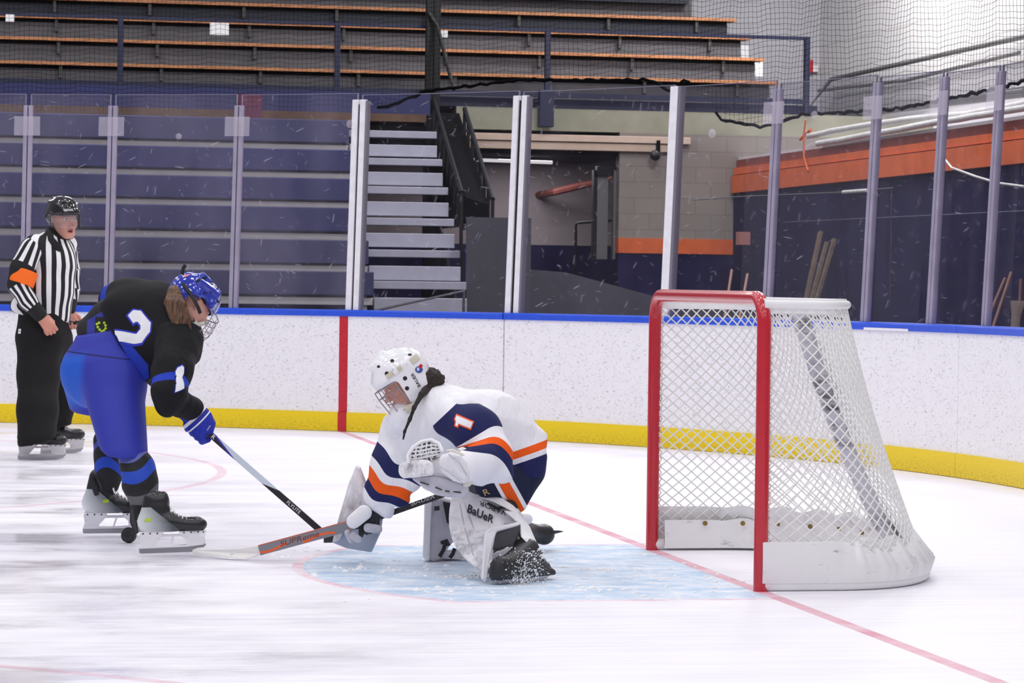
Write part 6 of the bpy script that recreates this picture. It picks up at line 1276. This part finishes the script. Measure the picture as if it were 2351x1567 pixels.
v = Vol(*bounds(W(990, 865, 12.97), W(960, 960, 12.85), pad=0.1), 0.0045); r2 = random.Random(11); v.cone(W(970, 888, 12.98), W(985, 875, 12.97), 0.045, 0.05, 0.02); v.ell(W(992, 872, 12.97), (0.048, 0.05, 0.046), k=0.02)
for i in range(150):
    c = W(992, 872, 12.97) + unit([r2.gauss(0, 1), r2.gauss(0, 1), r2.gauss(0, 1)]) * r2.uniform(0.042, 0.053); v.ell(c, (0.009, 0.009, 0.009), k=0.006)
v.chain([W(985, 888, 12.95), W(968, 905, 12.86), W(951, 935, 12.82), W(941, 962, 12.83), W(929, 990, 12.86), W(924, 1020, 12.88)], [0.026, 0.013, 0.009, 0.008, 0.006, 0.004], 0.01); v.build('hair', m_dhair, GO)
# --- catching glove on the near hand
cg = Vol(*bounds(W(960, 1060, 12.4), W(1100, 1090, 12.4), pad=0.14), 0.006); cg.cone(W(955, 1078, 12.49), W(1040, 1075, 12.49), 0.040, 0.062, 0, flat=(AW, 0.7)); cg.cone(W(1040, 1075, 12.49), W(1062, 1092, 12.49), 0.062, 0.055, 0.02, flat=(AW, 0.7)); cg.cone(W(1070, 1052, 12.50), W(1098, 1068, 12.52), 0.045, 0.05, 0.02); cg.cone(W(985, 1108, 12.50), W(1050, 1122, 12.50), 0.035, 0.04, 0.02, flat=(AW, 0.8))
glv = cg.build('catching_glove', m_leather, GO)
slab('glove_flare', [(943, 1098, 12.44), (1000, 1094, 12.42), (1075, 1112, 12.42), (1077, 1132, 12.42), (1066, 1143, 12.42), (1030, 1142, 12.42), (1000, 1136, 12.42), (968, 1117, 12.43)], 0.06, m_lgrey, glv, 0.018, seg=4)
slab('glove_thumb', [(915, 1070, 12.40), (922, 1060, 12.40), (950, 1056, 12.39), (985, 1054, 12.38), (994, 1066, 12.37), (998, 1090, 12.37), (960, 1096, 12.38), (926, 1098, 12.39), (914, 1090, 12.40)], 0.055, m_leather, glv, 0.018, seg=4)
slab('glove_cuff', [(1004, 1056, 12.36), (1014, 1044, 12.36), (1035, 1037, 12.36), (1056, 1044, 12.36), (1074, 1062, 12.37), (1082, 1082, 12.38), (1076, 1104, 12.38), (1066, 1113, 12.37), (1040, 1104, 12.36), (1014, 1084, 12.36)], 0.06, m_leather, glv, 0.022, seg=4)
slab('cuff_rim', [(1020, 1034, 12.40), (1040, 1030, 12.40), (1066, 1042, 12.40), (1086, 1066, 12.41), (1091, 1088, 12.41), (1084, 1110, 12.41), (1070, 1120, 12.41), (1060, 1114, 12.41), (1076, 1094, 12.41), (1070, 1064, 12.40), (1048, 1046, 12.40)], 0.05, M('trim_cream', (222, 218, 208), 0.6), glv, 0.014, seg=3)
slab('wrist_strap', [(1104, 1064, 12.42), (1122, 1070, 12.44), (1126, 1075, 12.44), (1121, 1084, 12.44), (1102, 1076, 12.42)], 0.012, m_leather2, glv, 0.004)
slab('wrist_pad', [(1048, 1030, 12.46), (1062, 1026, 12.46), (1090, 1036, 12.46), (1104, 1052, 12.46), (1100, 1070, 12.46), (1080, 1062, 12.45), (1066, 1044, 12.45)], 0.05, m_leather2, glv, 0.018, seg=4)
mb = MB(); mb.tube([P(938, 1064, 12.40), P(936, 1046, 12.41), P(948, 1026, 12.43), P(968, 1013, 12.44), P(990, 1009, 12.44), P(1008, 1018, 12.42), P(1016, 1036, 12.40)], 0.008, 8); mb.build('pocket_rim', m_leather2, glv, True)
slab('pocket_back', [(942, 1060, 12.47), (942, 1044, 12.48), (956, 1024, 12.5), (984, 1013, 12.5), (1004, 1022, 12.49), (1012, 1042, 12.47), (985, 1056, 12.46)], 0.02, m_gblk, glv, 0.004)
mb = MB(); r2 = random.Random(3)
for i in range(6):
    f = i / 5; mb.tube([P(944 + 62 * f, 1062 - 14 * f, 12.43), P(946 + 60 * f - 4, 1040 - 12 * f * (1 - f) * 2, 12.425), P(950 + 50 * f, 1026 - 12 * math.sin(f * 3.0), 12.44)], 0.004, 5, flat=(AW, 0.5))
for i in range(4):
    f = (i + 0.5) / 4; mb.tube([P(940 + 12 * f, 1058 - 34 * f, 12.428), P(966 + 4 * f, 1056 - 36 * f, 12.42), P(990 + 2 * f, 1050 - 34 * f, 12.42), P(1012 - 4 * f, 1044 - 24 * f, 12.428)], 0.004, 5, flat=(AW, 0.5))
for i in range(16):
    u, v_ = 952 + 52 * r2.random(), 1026 + 28 * r2.random(); a_ = r2.uniform(0, 3.14); mb.tube([P(u - 6 * math.cos(a_), v_ - 5 * math.sin(a_), 12.425), P(u + 6 * math.cos(a_), v_ + 5 * math.sin(a_), 12.43)], 0.0045, 5, flat=(AW, 0.5))
mb.build('pocket_lacing', m_leather2, glv, True)
for pts_ in (((1006, 1068, 12.35), (1030, 1082, 12.352), (1062, 1108, 12.362)), ((1030, 1042, 12.352), (1056, 1062, 12.355), (1072, 1090, 12.37))):
    mb = MB(); mb.tube([P(*q_) for q_ in pts_], 0.0028, 5); mb.build('seam', m_lgrey, glv, True)
decal('lettering', text_polys('BAUER'), [o_ for o_ in glv.children if o_.name.startswith('glove_cuff')], W(1050, 1076, 12.3), dirv(0.87, -0.5, 0) * 0.010, dirv(0.5, 0.87, 0) * 0.010, m_print, glv, 0.002, 0.01, 0.2)
mb = MB()
for u0, v0, u1, v1 in ((965, 1106, 985, 1112), (1000, 1118, 1015, 1124), (1040, 1128, 1058, 1130), (1022, 1126, 1032, 1128)): mb.tube([P(u0, v0, 12.425), P(u1, v1, 12.415)], 0.003, 5)
mb.build('lace_gap', m_print, glv)
# --- blocker and the hand round the stick
bk = slab('blocker', [(818, 1067, 13.30), (827, 1072, 13.30), (846, 1120, 13.28), (880, 1182, 13.26), (874, 1222, 13.26), (853, 1268, 13.26), (795, 1258, 13.28), (762, 1245, 13.30), (777, 1190, 13.30), (800, 1110, 13.30)], 0.035, M('blocker_grey', (182, 190, 208), 0.5, var=0.05), GO, 0.008)
slab('blocker_side', [(818, 1067, 13.24), (826, 1074, 13.24), (832, 1100, 13.23), (846, 1138, 13.22), (846, 1158, 13.22), (818, 1176, 13.23), (796, 1200, 13.24), (780, 1240, 13.25), (763, 1245, 13.26), (778, 1186, 13.25), (800, 1110, 13.25)], 0.05, m_leather, bk, 0.012)
hv = Vol(*bounds(W(850, 1200, 13.2), W(820, 1190, 13.15), pad=0.12), 0.004); hv.cone(W(862, 1176, 13.16), W(845, 1205, 13.2), 0.036, 0.042, 0)
for i in range(4):
    a = W(866 - 12 * i, 1190 + 5 * i, 13.17); hv.chain([a + AW * 0.03, a + UP_ * 0.01 - AW * 0.022, a - UP_ * 0.034 - AW * 0.028, a - UP_ * 0.046 + AW * 0.01], [0.0135, 0.0135, 0.0125, 0.011], 0.003)
hv.build('blocker_palm', m_gblk, bk)
for nm, (a, b), r_, m_ in (('blocker_thumb', (W(836, 1176, 13.10), W(812, 1196, 13.10)), 0.036, m_leather2), ('finger_guard', (W(845, 1211, 13.12), W(868, 1214, 13.13)), 0.022, m_lgrey), ('finger_guard', (W(798, 1222, 13.16), W(806, 1240, 13.16)), 0.016, m_lgrey), ('finger_guard', (W(812, 1230, 13.14), W(822, 1237, 13.14)), 0.020, m_lgrey)):
    v = Vol(*bounds(a, b, pad=0.09), 0.0045); v.cone(a, b, r_, r_ * 0.95, 0, flat=(AW, 0.5)); v.build(nm, m_, bk)
# --- goalie stick
gst = thing('goalie_stick', 'goaltender\'s stick with a white blade and a grey and orange paddle', 'hockey stick')
slab('blade', [(441, 1262, 13.44), (452, 1257, 13.44), (475, 1255, 13.42), (510, 1260, 13.38), (545, 1258, 13.34), (592, 1252, 13.30), (603, 1271, 13.30), (585, 1278, 13.30), (560, 1283, 13.30), (530, 1283, 13.32), (490, 1278, 13.38), (455, 1273, 13.43), (442, 1269, 13.44)], 0.012, smudged('stick_white', (240, 238, 236), (90, 84, 86), 30.0, (0.62, 0.68), 0.9, 0.5, (1, 1, 1), 0.0), gst, 0.003)
t = NT('paddle_paint'); o_ = t.obj(); n_ = t.noise(t.map(o_, (1, 1, 1), (0, math.radians(-17), 0)), 9, 2); a = t.attr('t'); s_ = t.attr('s')
c = t.mix(t.math('MULTIPLY', t.math('LESS_THAN', t.math('ABSOLUTE', t.math('ADD', t.math('SUBTRACT', s_, -0.009), t.math('MULTIPLY', t.math('SINE', t.math('MULTIPLY', a, 34.0)), 0.006))), 0.0055), t.math('GREATER_THAN', t.math('SINE', t.math('MULTIPLY', a, 26.0)), -0.55)), s2l((128, 128, 136)), s2l((238, 96, 36)))
c = t.mix(t.math('GREATER_THAN', s_, 0.0205), c, s2l((206, 86, 50))); t.l(c, t.b.inputs['Base Color']); t.b.inputs['Roughness'].default_value = 0.35
pa, pb = W(597, 1262, 13.30), W(815, 1203, 13.16); pc_ = W(872, 1186, 13.18); pd_ = W(1040, 1127, 13.12); ax = unit(pb - pa); sd_ = unit(np.cross(ax, AW)); sd_ = sd_ if sd_ @ UP_ > 0 else -sd_; nn = unit(np.cross(ax, sd_))
mb = MB(); rings = []
for i in range(25):
    q_ = pa + (pb - pa) * i / 24; rings.append([q_ + sd_ * x * 0.024 + nn * y * 0.011 for x, y in ((-1, -1), (-0.5, -1), (0, -1), (0.5, -1), (1, -1), (1, 1), (0, 1), (-1, 1))])
mb.loft(rings); pd = mb.build('paddle', t.m, gst); Vv = np.array([x.co for x in pd.data.vertices])
for nm, val in (('t', (Vv - pa) @ ax), ('s', (Vv - pa) @ sd_)): at = pd.data.attributes.new(nm, 'FLOAT', 'POINT'); at.data.foreach_set('value', val.astype(np.float32))
mb = MB(); rings = []
for q_, hw in ((pb, 0.024), (W(838, 1198, 13.17), 0.018), (W(858, 1190, 13.18), 0.0135), (pc_, 0.013), (pd_, 0.013)): rings.append([q_ + sd_ * x * hw + nn * y * 0.0105 for x, y in ((-1, -1), (1, -1), (1, 1), (-1, 1))])
mb.loft(rings); gsh = mb.build('shaft', M('shaft_black', (34, 32, 36), 0.4), gst, bevel=0.002)
decal('lettering', text_polys('SUPReme', 0.0), pd, pa + (pb - pa) * 0.43 + sd_ * 0.002, ax * 0.036, sd_ * 0.024, M('print_brown', (128, 54, 40), 0.5), pd, 0.0012, 0.01, 0.4, 0.25)
ax2 = unit(pd_ - pc_); sd2 = unit(np.cross(ax2, AW)); sd2 = sd2 if sd2 @ UP_ > 0 else -sd2
decal('lettering', text_polys('BAUER', 0.0), gsh, W(958, 1155, 13.0), ax2 * 0.028, sd2 * 0.019, m_pw, gsh, 0.0012, 0.01, 0.4, 0.25)
# --- snow thrown up by the near skate
r2 = random.Random(21); mb = MB()
for i in range(900):
    g_ = r2.gauss(0, 1); u = 1212 + 26 * g_ + r2.uniform(-10, 10); f = r2.random() ** 1.3; v_ = 1340 - 78 * f + 6 * r2.uniform(-1, 1); u += -16 * (1 - f) + 12 * f
    rr = r2.choice((0.0008, 0.001, 0.0012, 0.0014, 0.0018, 0.0026, 0.0034)); X_ = unit([r2.gauss(0, 1) for _ in range(3)]); Y_ = unit(np.cross(X_, (0.3, 0.2, 0.9))); mb.sphere(P(u, v_, 12.38 + 0.07 * r2.random() - 0.03), (rr * r2.uniform(1, 2.4), rr * r2.uniform(0.5, 1.0), rr * 0.6), 4, 3, X_, Y_, np.cross(X_, Y_))
m_snow = M('snow', (250, 250, 252), 0.7)
sn = mb.build('snow_spray', m_snow); tag(sn, 'spray of white snow flakes thrown up over the goaltender\'s black skate', 'snow', kind='stuff')
mb = MB()
for i in range(700):
    x = -1.9 + 1.95 * r2.random(); y = -1.25 + 2.5 * r2.random(); rr = r2.choice((0.003, 0.004, 0.005, 0.007, 0.011))
    if r2.random() < 0.35: q_ = r2.randrange(7); x = -0.25 - 0.22 * q_ + 0.09 * r2.gauss(0, 1); y = 0.5 * math.sin(q_ * 2.3) - 0.35 + 0.06 * r2.gauss(0, 1)
    mb.sphere((x, y, 0.0), (rr * r2.uniform(0.8, 1.6), rr, rr * r2.uniform(0.5, 0.9)), 6, 4)
sn2 = mb.build('snow_clumps', m_snow, smooth=True); tag(sn2, 'loose white snow clumps scattered over the blue crease', 'snow', kind='stuff')

# ================================================================== the referee
RE = thing('person', 'referee in a black and white striped shirt with an orange armband, standing by the boards', 'person')
RD = 20.75
# --- shirt body
t = NT('stripes_body'); a = t.attr('t'); k_ = t.math('SINE', t.math('MULTIPLY', a, 2 * math.pi / 0.064)); c = t.mix(t.math('GREATER_THAN', k_, 0.0), s2l((238, 237, 240)), s2l((20, 20, 23))); c = t.mix(t.math('GREATER_THAN', t.attr('collar'), 0.0), c, s2l((18, 18, 21)))
t.l(c, t.b.inputs['Base Color']); t.b.inputs['Roughness'].default_value = 0.8; t.bump(t.noise(t.obj(), 300, 2), 0.15, 0.003); m_str = t.m
hip_, che, nk = W(100, 715, RD), W(112, 615, RD), W(127, 540, RD)
rS, lS = W(80, 566, RD - 0.20), W(152, 560, RD + 0.14)
v = Vol(*bounds(hip_, che, nk, rS, lS, pad=0.25), 0.010); v.chain([W(98, 725, RD), W(108, 660, RD), W(116, 600, RD), W(125, 560, RD)], [0.175, 0.185, 0.18, 0.10], 0.05); v.cone(rS, che, 0.085, 0.16, 0.05); v.cone(lS, che, 0.085, 0.15, 0.05); v.cone(rS, W(125, 548, RD), 0.07, 0.075, 0.04); v.cone(W(125, 550, RD), W(130, 530, RD), 0.075, 0.066, 0.02)
v.cone(W(45, 700, RD - 0.1), W(70, 690, RD), 0.07, 0.12, 0.05); v.cone(W(130, 728, RD), W(118, 690, RD), 0.10, 0.14, 0.05)
v.plane(W(95, 730, RD), dirv(-0.18, -1, 0), 0.006); v.warp(folds(0.005, [(dirv(0.3, 1, 0), 0.14, 1.0), (dirv(1, 0.2, 0), 0.17, 0.7), (dirv(-0.6, 1, 0), 0.10, 0.5)], 5))
def tor_t(V):
    c_ = V - che; an = np.arctan2(c_ @ RT, -(c_ @ AW)); return np.where((V @ UP_) > (W(110, 560, RD) @ UP_), an * 0.17, an * 0.17) + 0.02
shirt = v.build('striped_shirt', m_str, RE, {'t': tor_t, 'collar': lambda V: np.minimum((V - W(118, 556, RD)) @ dirv(0.25, 1, 0), 0.088 - np.linalg.norm(V - W(124, 545, RD), axis=1) + 0.02)})
for u0, v0, u1, v1, u2, v2 in ((112, 545, 124, 572, 142, 566), (132, 560, 146, 560, 158, 553)):
    pass
mb = MB(); cl = [surf(shirt, u, v_, 0.012) for u, v_ in ((110, 533), (116, 552), (128, 566), (140, 575))]
cl = [x for x in cl if x]
if len(cl) > 2: mb.tube(cl, [0.02, 0.035, 0.036, 0.012][:len(cl)], 8, flat=(AW, 0.35)); mb.build('collar', M('collar_black', (20, 20, 23), 0.8), shirt, True)
# --- sleeves: hoops of lengthwise stripes, an orange armband on the near arm
def ref_sleeve(pts, rs, seed, band):
    q = [W(*p) for p in pts]; v = Vol(*bounds(*q, pad=0.16), 0.0085); v.chain(q, rs, 0.03); v.warp(folds(0.004, [(dirv(0.3, 1, 0), 0.09, 1.0), (dirv(1, 0.5, 0), 0.12, 0.8)], seed)); L = sum(np.linalg.norm(b - a) for a, b in zip(q, q[1:]))
    def ang(V):
        out = np.zeros(len(V)); best = np.full(len(V), 1e9)
        for a, b in zip(q, q[1:]):
            ax = unit(b - a); n1 = unit(np.cross(ax, AW)); n2 = np.cross(ax, n1); tt = np.clip((V - a) @ ax, 0, np.linalg.norm(b - a)); d = np.linalg.norm(V - a - tt[:, None] * ax, axis=1); m_ = d < best; best[m_] = d[m_]
            out[m_] = np.arctan2((V - a)[m_] @ n1, -((V - a)[m_] @ AW))
        return out
    t = NT('stripes_sleeve'); k_ = t.math('SINE', t.math('MULTIPLY', t.attr('ang'), 10.0)); c = t.mix(t.math('GREATER_THAN', k_, -0.1), s2l((238, 237, 240)), s2l((20, 20, 23))); a = t.attr('t')
    c = t.mix(t.math('GREATER_THAN', a, L - 0.075), c, s2l((18, 18, 21)))
    if band: c = t.mix(t.math('MULTIPLY', t.math('GREATER_THAN', a, band[0] - 0.012), t.math('LESS_THAN', a, band[1] + 0.012)), c, s2l((18, 18, 21)))
    t.l(c, t.b.inputs['Base Color']); t.b.inputs['Roughness'].default_value = 0.8
    return v.build('sleeve', t.m, shirt, {'ang': ang, 't': lambda V: chain_t(V, q)}), q
an_, rq = ref_sleeve([(72, 572, RD - 0.22), (50, 618, RD - 0.27), (42, 652, RD - 0.28), (64, 690, RD - 0.28), (92, 722, RD - 0.27)], [0.088, 0.082, 0.074, 0.064, 0.052], 2, (0.145, 0.265))
a, b = W(57, 621, RD - 0.262), W(47, 653, RD - 0.28); v = Vol(*bounds(a, b, pad=0.13), 0.006); v.cone(a, b, 0.099, 0.094, 0); ax = unit(b - a); v.plane(a, -ax, 0.003); v.plane(b, ax, 0.003)
v.build('armband', M('armband_orange', (255, 110, 10), 0.65), an_)
lsl, _ = ref_sleeve([(150, 566, RD + 0.13), (160, 620, RD + 0.17), (162, 668, RD + 0.14), (158, 712, RD + 0.06)], [0.080, 0.072, 0.062, 0.050], 6, None)
# --- trousers
m_blkp = cloth('trousers_black', (24, 23, 25), 0.2)
v = Vol(*bounds(W(100, 710, RD), W(85, 1030, 20.3), W(150, 1000, 21.4), pad=0.24), 0.0105); v.chain([W(98, 716, RD), W(98, 770, RD)], [0.175, 0.195], 0.04); v.chain([W(88, 780, RD - 0.08), W(88, 860, RD - 0.12), W(86, 940, RD - 0.24), W(84, 1012, RD - 0.34)], [0.16, 0.148, 0.142, 0.136], 0.05)
v.chain([W(120, 780, RD + 0.08), W(135, 860, RD + 0.25), W(134, 930, RD + 0.36), W(132, 985, RD + 0.42)], [0.15, 0.118, 0.108, 0.10], 0.05); v.plane(W(80, 1016, RD - 0.34), dirv(0.22, -1, 0.10), 0.005); v.warp(folds(0.006, [(dirv(0.5, 1, 0), 0.16, 1.0), (dirv(-0.7, 1, 0), 0.2, 0.8), (dirv(1, 0.1, 0), 0.2, 0.6)], 8))
v.plane(W(134, 992, RD + 0.62), dirv(0, -1, 0.0), 0.005) if False else None
tr_ = v.build('trousers', m_blkp, RE)
h_ = surf(tr_, 45, 760, 0.0)
if h_: decal('label_patch', rct(0.012, 0.017), tr_, h_, RT, UP_, m_white, tr_, 0.003, 0.01, 0.2); decal('label_mark', rct(0.004, 0.004), tr_, h_, RT, UP_, M('mark_maroon', (120, 50, 60), 0.6), tr_, 0.0055, 0.01, 0.2)
# --- skates
h1, t1 = W(48, 1056, 20.45), W(135, 1054, 20.5); h2, t2 = W(100, 1039, 21.15), W(181, 1036, 21.3)
for h_, t__ in ((h1, t1), (h2, t2)): h_[2] = t__[2] = 0.001
m_rbt = M('referee_boot', (26, 25, 28), 0.35, var=0.1, vscale=20)
m_hold2 = M('holder_clear', (214, 212, 216), 0.3)
skate(RE, h1, t1, (0, 0, 1), m_rbt, m_hold2, m_lace, 0.285); skate(RE, h2, t2, (0, 0, 1), m_rbt, m_hold2, m_lace, 0.285)
# --- head and hands, one continuous body with the limbs under the clothes
rF, rU = dirv(0.62, -0.10, -0.77), dirv(-0.05, 1, -0.06); RA = frame(rF, rU); rc = W(146, 503, RD - 0.02)
Vh, Fh = head_local(open_mouth=0.005); Vw = place(Vh * 1.08, rc, RA); tone = (208, 152, 134)
hr = hand_vol(W(96, 728, RD - 0.27), dirv(0.62, -0.78, -0.1), dirv(-0.35, -0.2, 0.9), dirv(0.75, 0.6, 0.1), [(0.5, 1.5, 0.9), (0.55, 1.5, 0.9), (0.6, 1.5, 0.9), (0.7, 1.5, 0.9)], 0.20, 1.15, thumb_in=0.5); hrm = hr.mesh()
hl = hand_vol(W(157, 716, RD + 0.05), dirv(0.42, -0.9, -0.1), dirv(-0.5, -0.2, 0.8), dirv(0.85, 0.4, 0.25), [(0.7, 0.5, 0.3), (0.9, 1.0, 0.7), (0.9, 1.2, 0.8), (0.9, 1.3, 0.8)], 0.19, 1.1, thumb_in=0.1); hlm = hl.mesh()
bv = Vol(*bounds(hip_, nk, W(90, 1010, RD), W(140, 980, 21.4), W(45, 650, RD - 0.3), pad=0.2), 0.016); bv.chain([W(98, 760, RD), W(108, 660, RD), W(118, 590, RD), W(130, 545, RD)], [0.12, 0.12, 0.11, 0.05], 0.03); bv.chain([W(78, 572, RD - 0.2), W(44, 650, RD - 0.28), W(92, 722, RD - 0.27)], [0.05, 0.045, 0.032], 0.02); bv.chain([W(150, 566, RD + 0.13), W(162, 660, RD + 0.14), W(157, 714, RD + 0.05)], [0.05, 0.042, 0.03], 0.02)
bv.chain([W(92, 770, RD - 0.05), W(86, 900, RD - 0.14), W(76, 1010, RD - 0.2)], [0.11, 0.07, 0.05], 0.02); bv.chain([W(110, 770, RD + 0.06), W(134, 890, RD + 0.35), W(128, 985, RD + 0.6)], [0.10, 0.07, 0.045], 0.02); Vb, Fb = bv.mesh()
joined('body', [(Vw, Fh), hrm, hlm, (Vb, Fb)], m_skin, RE, [head_cols(Vh, tone, (120, 96, 84), (170, 92, 88), (90, 100, 104), 0.005), np.tile(lin((206, 140, 122)), (len(hrm[0]), 1)), np.tile(lin((206, 140, 122)), (len(hlm[0]), 1)), np.tile(lin(tone), (len(Vb), 1))])
# --- helmet with visor
L4 = lambda x, y, z: tuple(place(V3([[x, y, z]]), rc, RA)[0])
def rshell(g):
    v = Vol((-0.15, -0.19, -0.1), (0.15, 0.18, 0.21), 0.0048); v.ell((0, -0.010, 0.058), (0.106 + g, 0.134 + g, 0.108 + g), k=0); v.ell((0, -0.07, 0.02), (0.096 + g, 0.07 + g, 0.08 + g), k=0.04); return v
v = rshell(0)
for s in (-1, 1):
    v.cone((s * 0.03, -0.08, 0.142), (s * 0.035, 0.08, 0.130), 0.016, 0.014, 0.02); v.cone((s * 0.070, -0.07, 0.120), (s * 0.074, 0.05, 0.108), 0.014, 0.012, 0.02); v.cone((s * 0.105, 0.02, 0.04), (s * 0.10, 0.0, -0.02), 0.014, 0.012, 0.02)
v.cone((-0.05, 0.118, 0.055), (0.05, 0.118, 0.055), 0.016, 0.016, 0.02); i_ = rshell(-0.014); v.f = np.maximum(v.f, -i_.f); v.box((0, 0.09, -0.08), (0.16, 0.13, 0.112), round=0.02, k=0.01, op='sub'); v.plane((0, 0, -0.03), (0, 0, -1), 0.01)
Vl, Fl = v.mesh(); rh = npmesh('helmet', place(Vl * 1.02, rc, RA), Fl, M('helmet_black', (20, 20, 23), 0.14, coat=0.6), RE)
vis = NT('visor_clear'); vis.t.nodes.remove(vis.b); a_ = vis.n('ShaderNodeBsdfTransparent'); a_.inputs[0].default_value = (0.93, 0.93, 0.95, 1); g_ = vis.n('ShaderNodeBsdfGlossy'); g_.inputs[1].default_value = 0.05; d_ = vis.n('ShaderNodeBsdfDiffuse'); d_.inputs[0].default_value = (0.85, 0.83, 0.88, 1)
mx = vis.n('ShaderNodeMixShader'); mx.inputs[0].default_value = 0.05; vis.l(a_.outputs[0], mx.inputs[1]); vis.l(d_.outputs[0], mx.inputs[2]); fr = vis.n('ShaderNodeFresnel'); mx2 = vis.n('ShaderNodeMixShader'); fr.inputs[0].default_value = 1.25; vis.l(fr.outputs[0], mx2.inputs[0]); vis.l(mx.outputs[0], mx2.inputs[1]); vis.l(g_.outputs[0], mx2.inputs[2]); vis.l(mx2.outputs[0], vis.out.inputs[0])
mb = MB(); rings = []
for an in np.linspace(-1.62, 1.62, 33):
    zb = -0.062 + 0.022 * (abs(an) / 1.62) ** 2
    rings.append([L4(0.116 * math.sin(an) * g2, -0.005 + (0.150 if g2 > 0.99 else 0.147) * math.cos(an), z) for g2, z in ((1, 0.042), (1, zb), (0.975, zb), (0.975, 0.042))])
mb.loft(rings); mb.build('visor', vis.m, rh, True)
mb = MB()
for s in (-1, 1): mb.tube([L4(s * 0.098, 0.005, -0.02), L4(s * 0.082, 0.02, -0.075), L4(s * 0.045, 0.05, -0.135), L4(0.0, 0.055, -0.145)], 0.0045, 6)
mb.build('strap', m_strap, rh, True)
h_ = surf(rh, 158, 482, 0.0)
if h_: decal('lettering', text_polys('BAUER', 0.02), rh, h_, unit(RA[0]) * 0.015 if (RA[0] @ RT) > 0 else -unit(RA[0]) * 0.015, unit(RA[2]) * 0.013, m_pw, rh, 0.002, 0.01, 0.12)
# --- the whistle in the far hand
wh = thing('whistle', 'small black finger whistle held in the referee\'s far hand', 'whistle'); a = W(173, 741, RD - 0.02)
mb = MB(); mb.sphere(a, (0.018, 0.018, 0.013), 12, 8); mb.obox(a + RT * 0.03 + UP_ * 0.008, RT * 0.03, AW * 0.011, UP_ * 0.008); mb.build('whistle_body', m_strap, wh, True)
mb = MB(); mb.tube([a - RT * 0.035 + V3(AW) * 0.014 * math.cos(q) + V3(UP_) * 0.014 * math.sin(q) - RT * 0.0 for q in np.linspace(0, 6.283, 13)[:-1]], 0.004, 6, closed=True); mb.tube([a, a - RT * 0.035 + UP_ * 0.014], 0.004, 6); mb.build('finger_ring', m_strap, wh, True)

# ================================================================== put every thing's origin at its base
bpy.context.view_layer.update()
def kids(o): return [c for c in scene.objects if c.parent is o]
def desc(o):
    r = []
    for c in CH.get(o.name, []): r += [c] + desc(c)
    return r
CH = {}
for o in list(scene.objects):
    if o.parent: CH.setdefault(o.parent.name, []).append(o)
for o in [x for x in scene.objects if x.parent is None and x.type in ('EMPTY', 'MESH') and x.get('kind') != 'structure']:
    if o.location.length > 1e-6: continue
    ms = [x for x in [o] + desc(o) if x.type == 'MESH']
    if not ms: continue
    lo = np.array([1e9] * 3); hi = -lo
    for m_ in ms:
        if not len(m_.data.vertices): print("EMPTYMESH", m_.name, o.name); bpy.data.objects.remove(m_); continue
        a = np.empty(len(m_.data.vertices) * 3, np.float32); m_.data.vertices.foreach_get('co', a); a = a.reshape(-1, 3); lo = np.minimum(lo, a.min(0)); hi = np.maximum(hi, a.max(0))
    p = Vector(((lo[0] + hi[0]) / 2, (lo[1] + hi[1]) / 2, lo[2]))
    o.location = p
    if o.type == 'MESH': o.data.transform(Matrix.Translation(-p))
    for c in CH.get(o.name, []): c.location = c.location - p
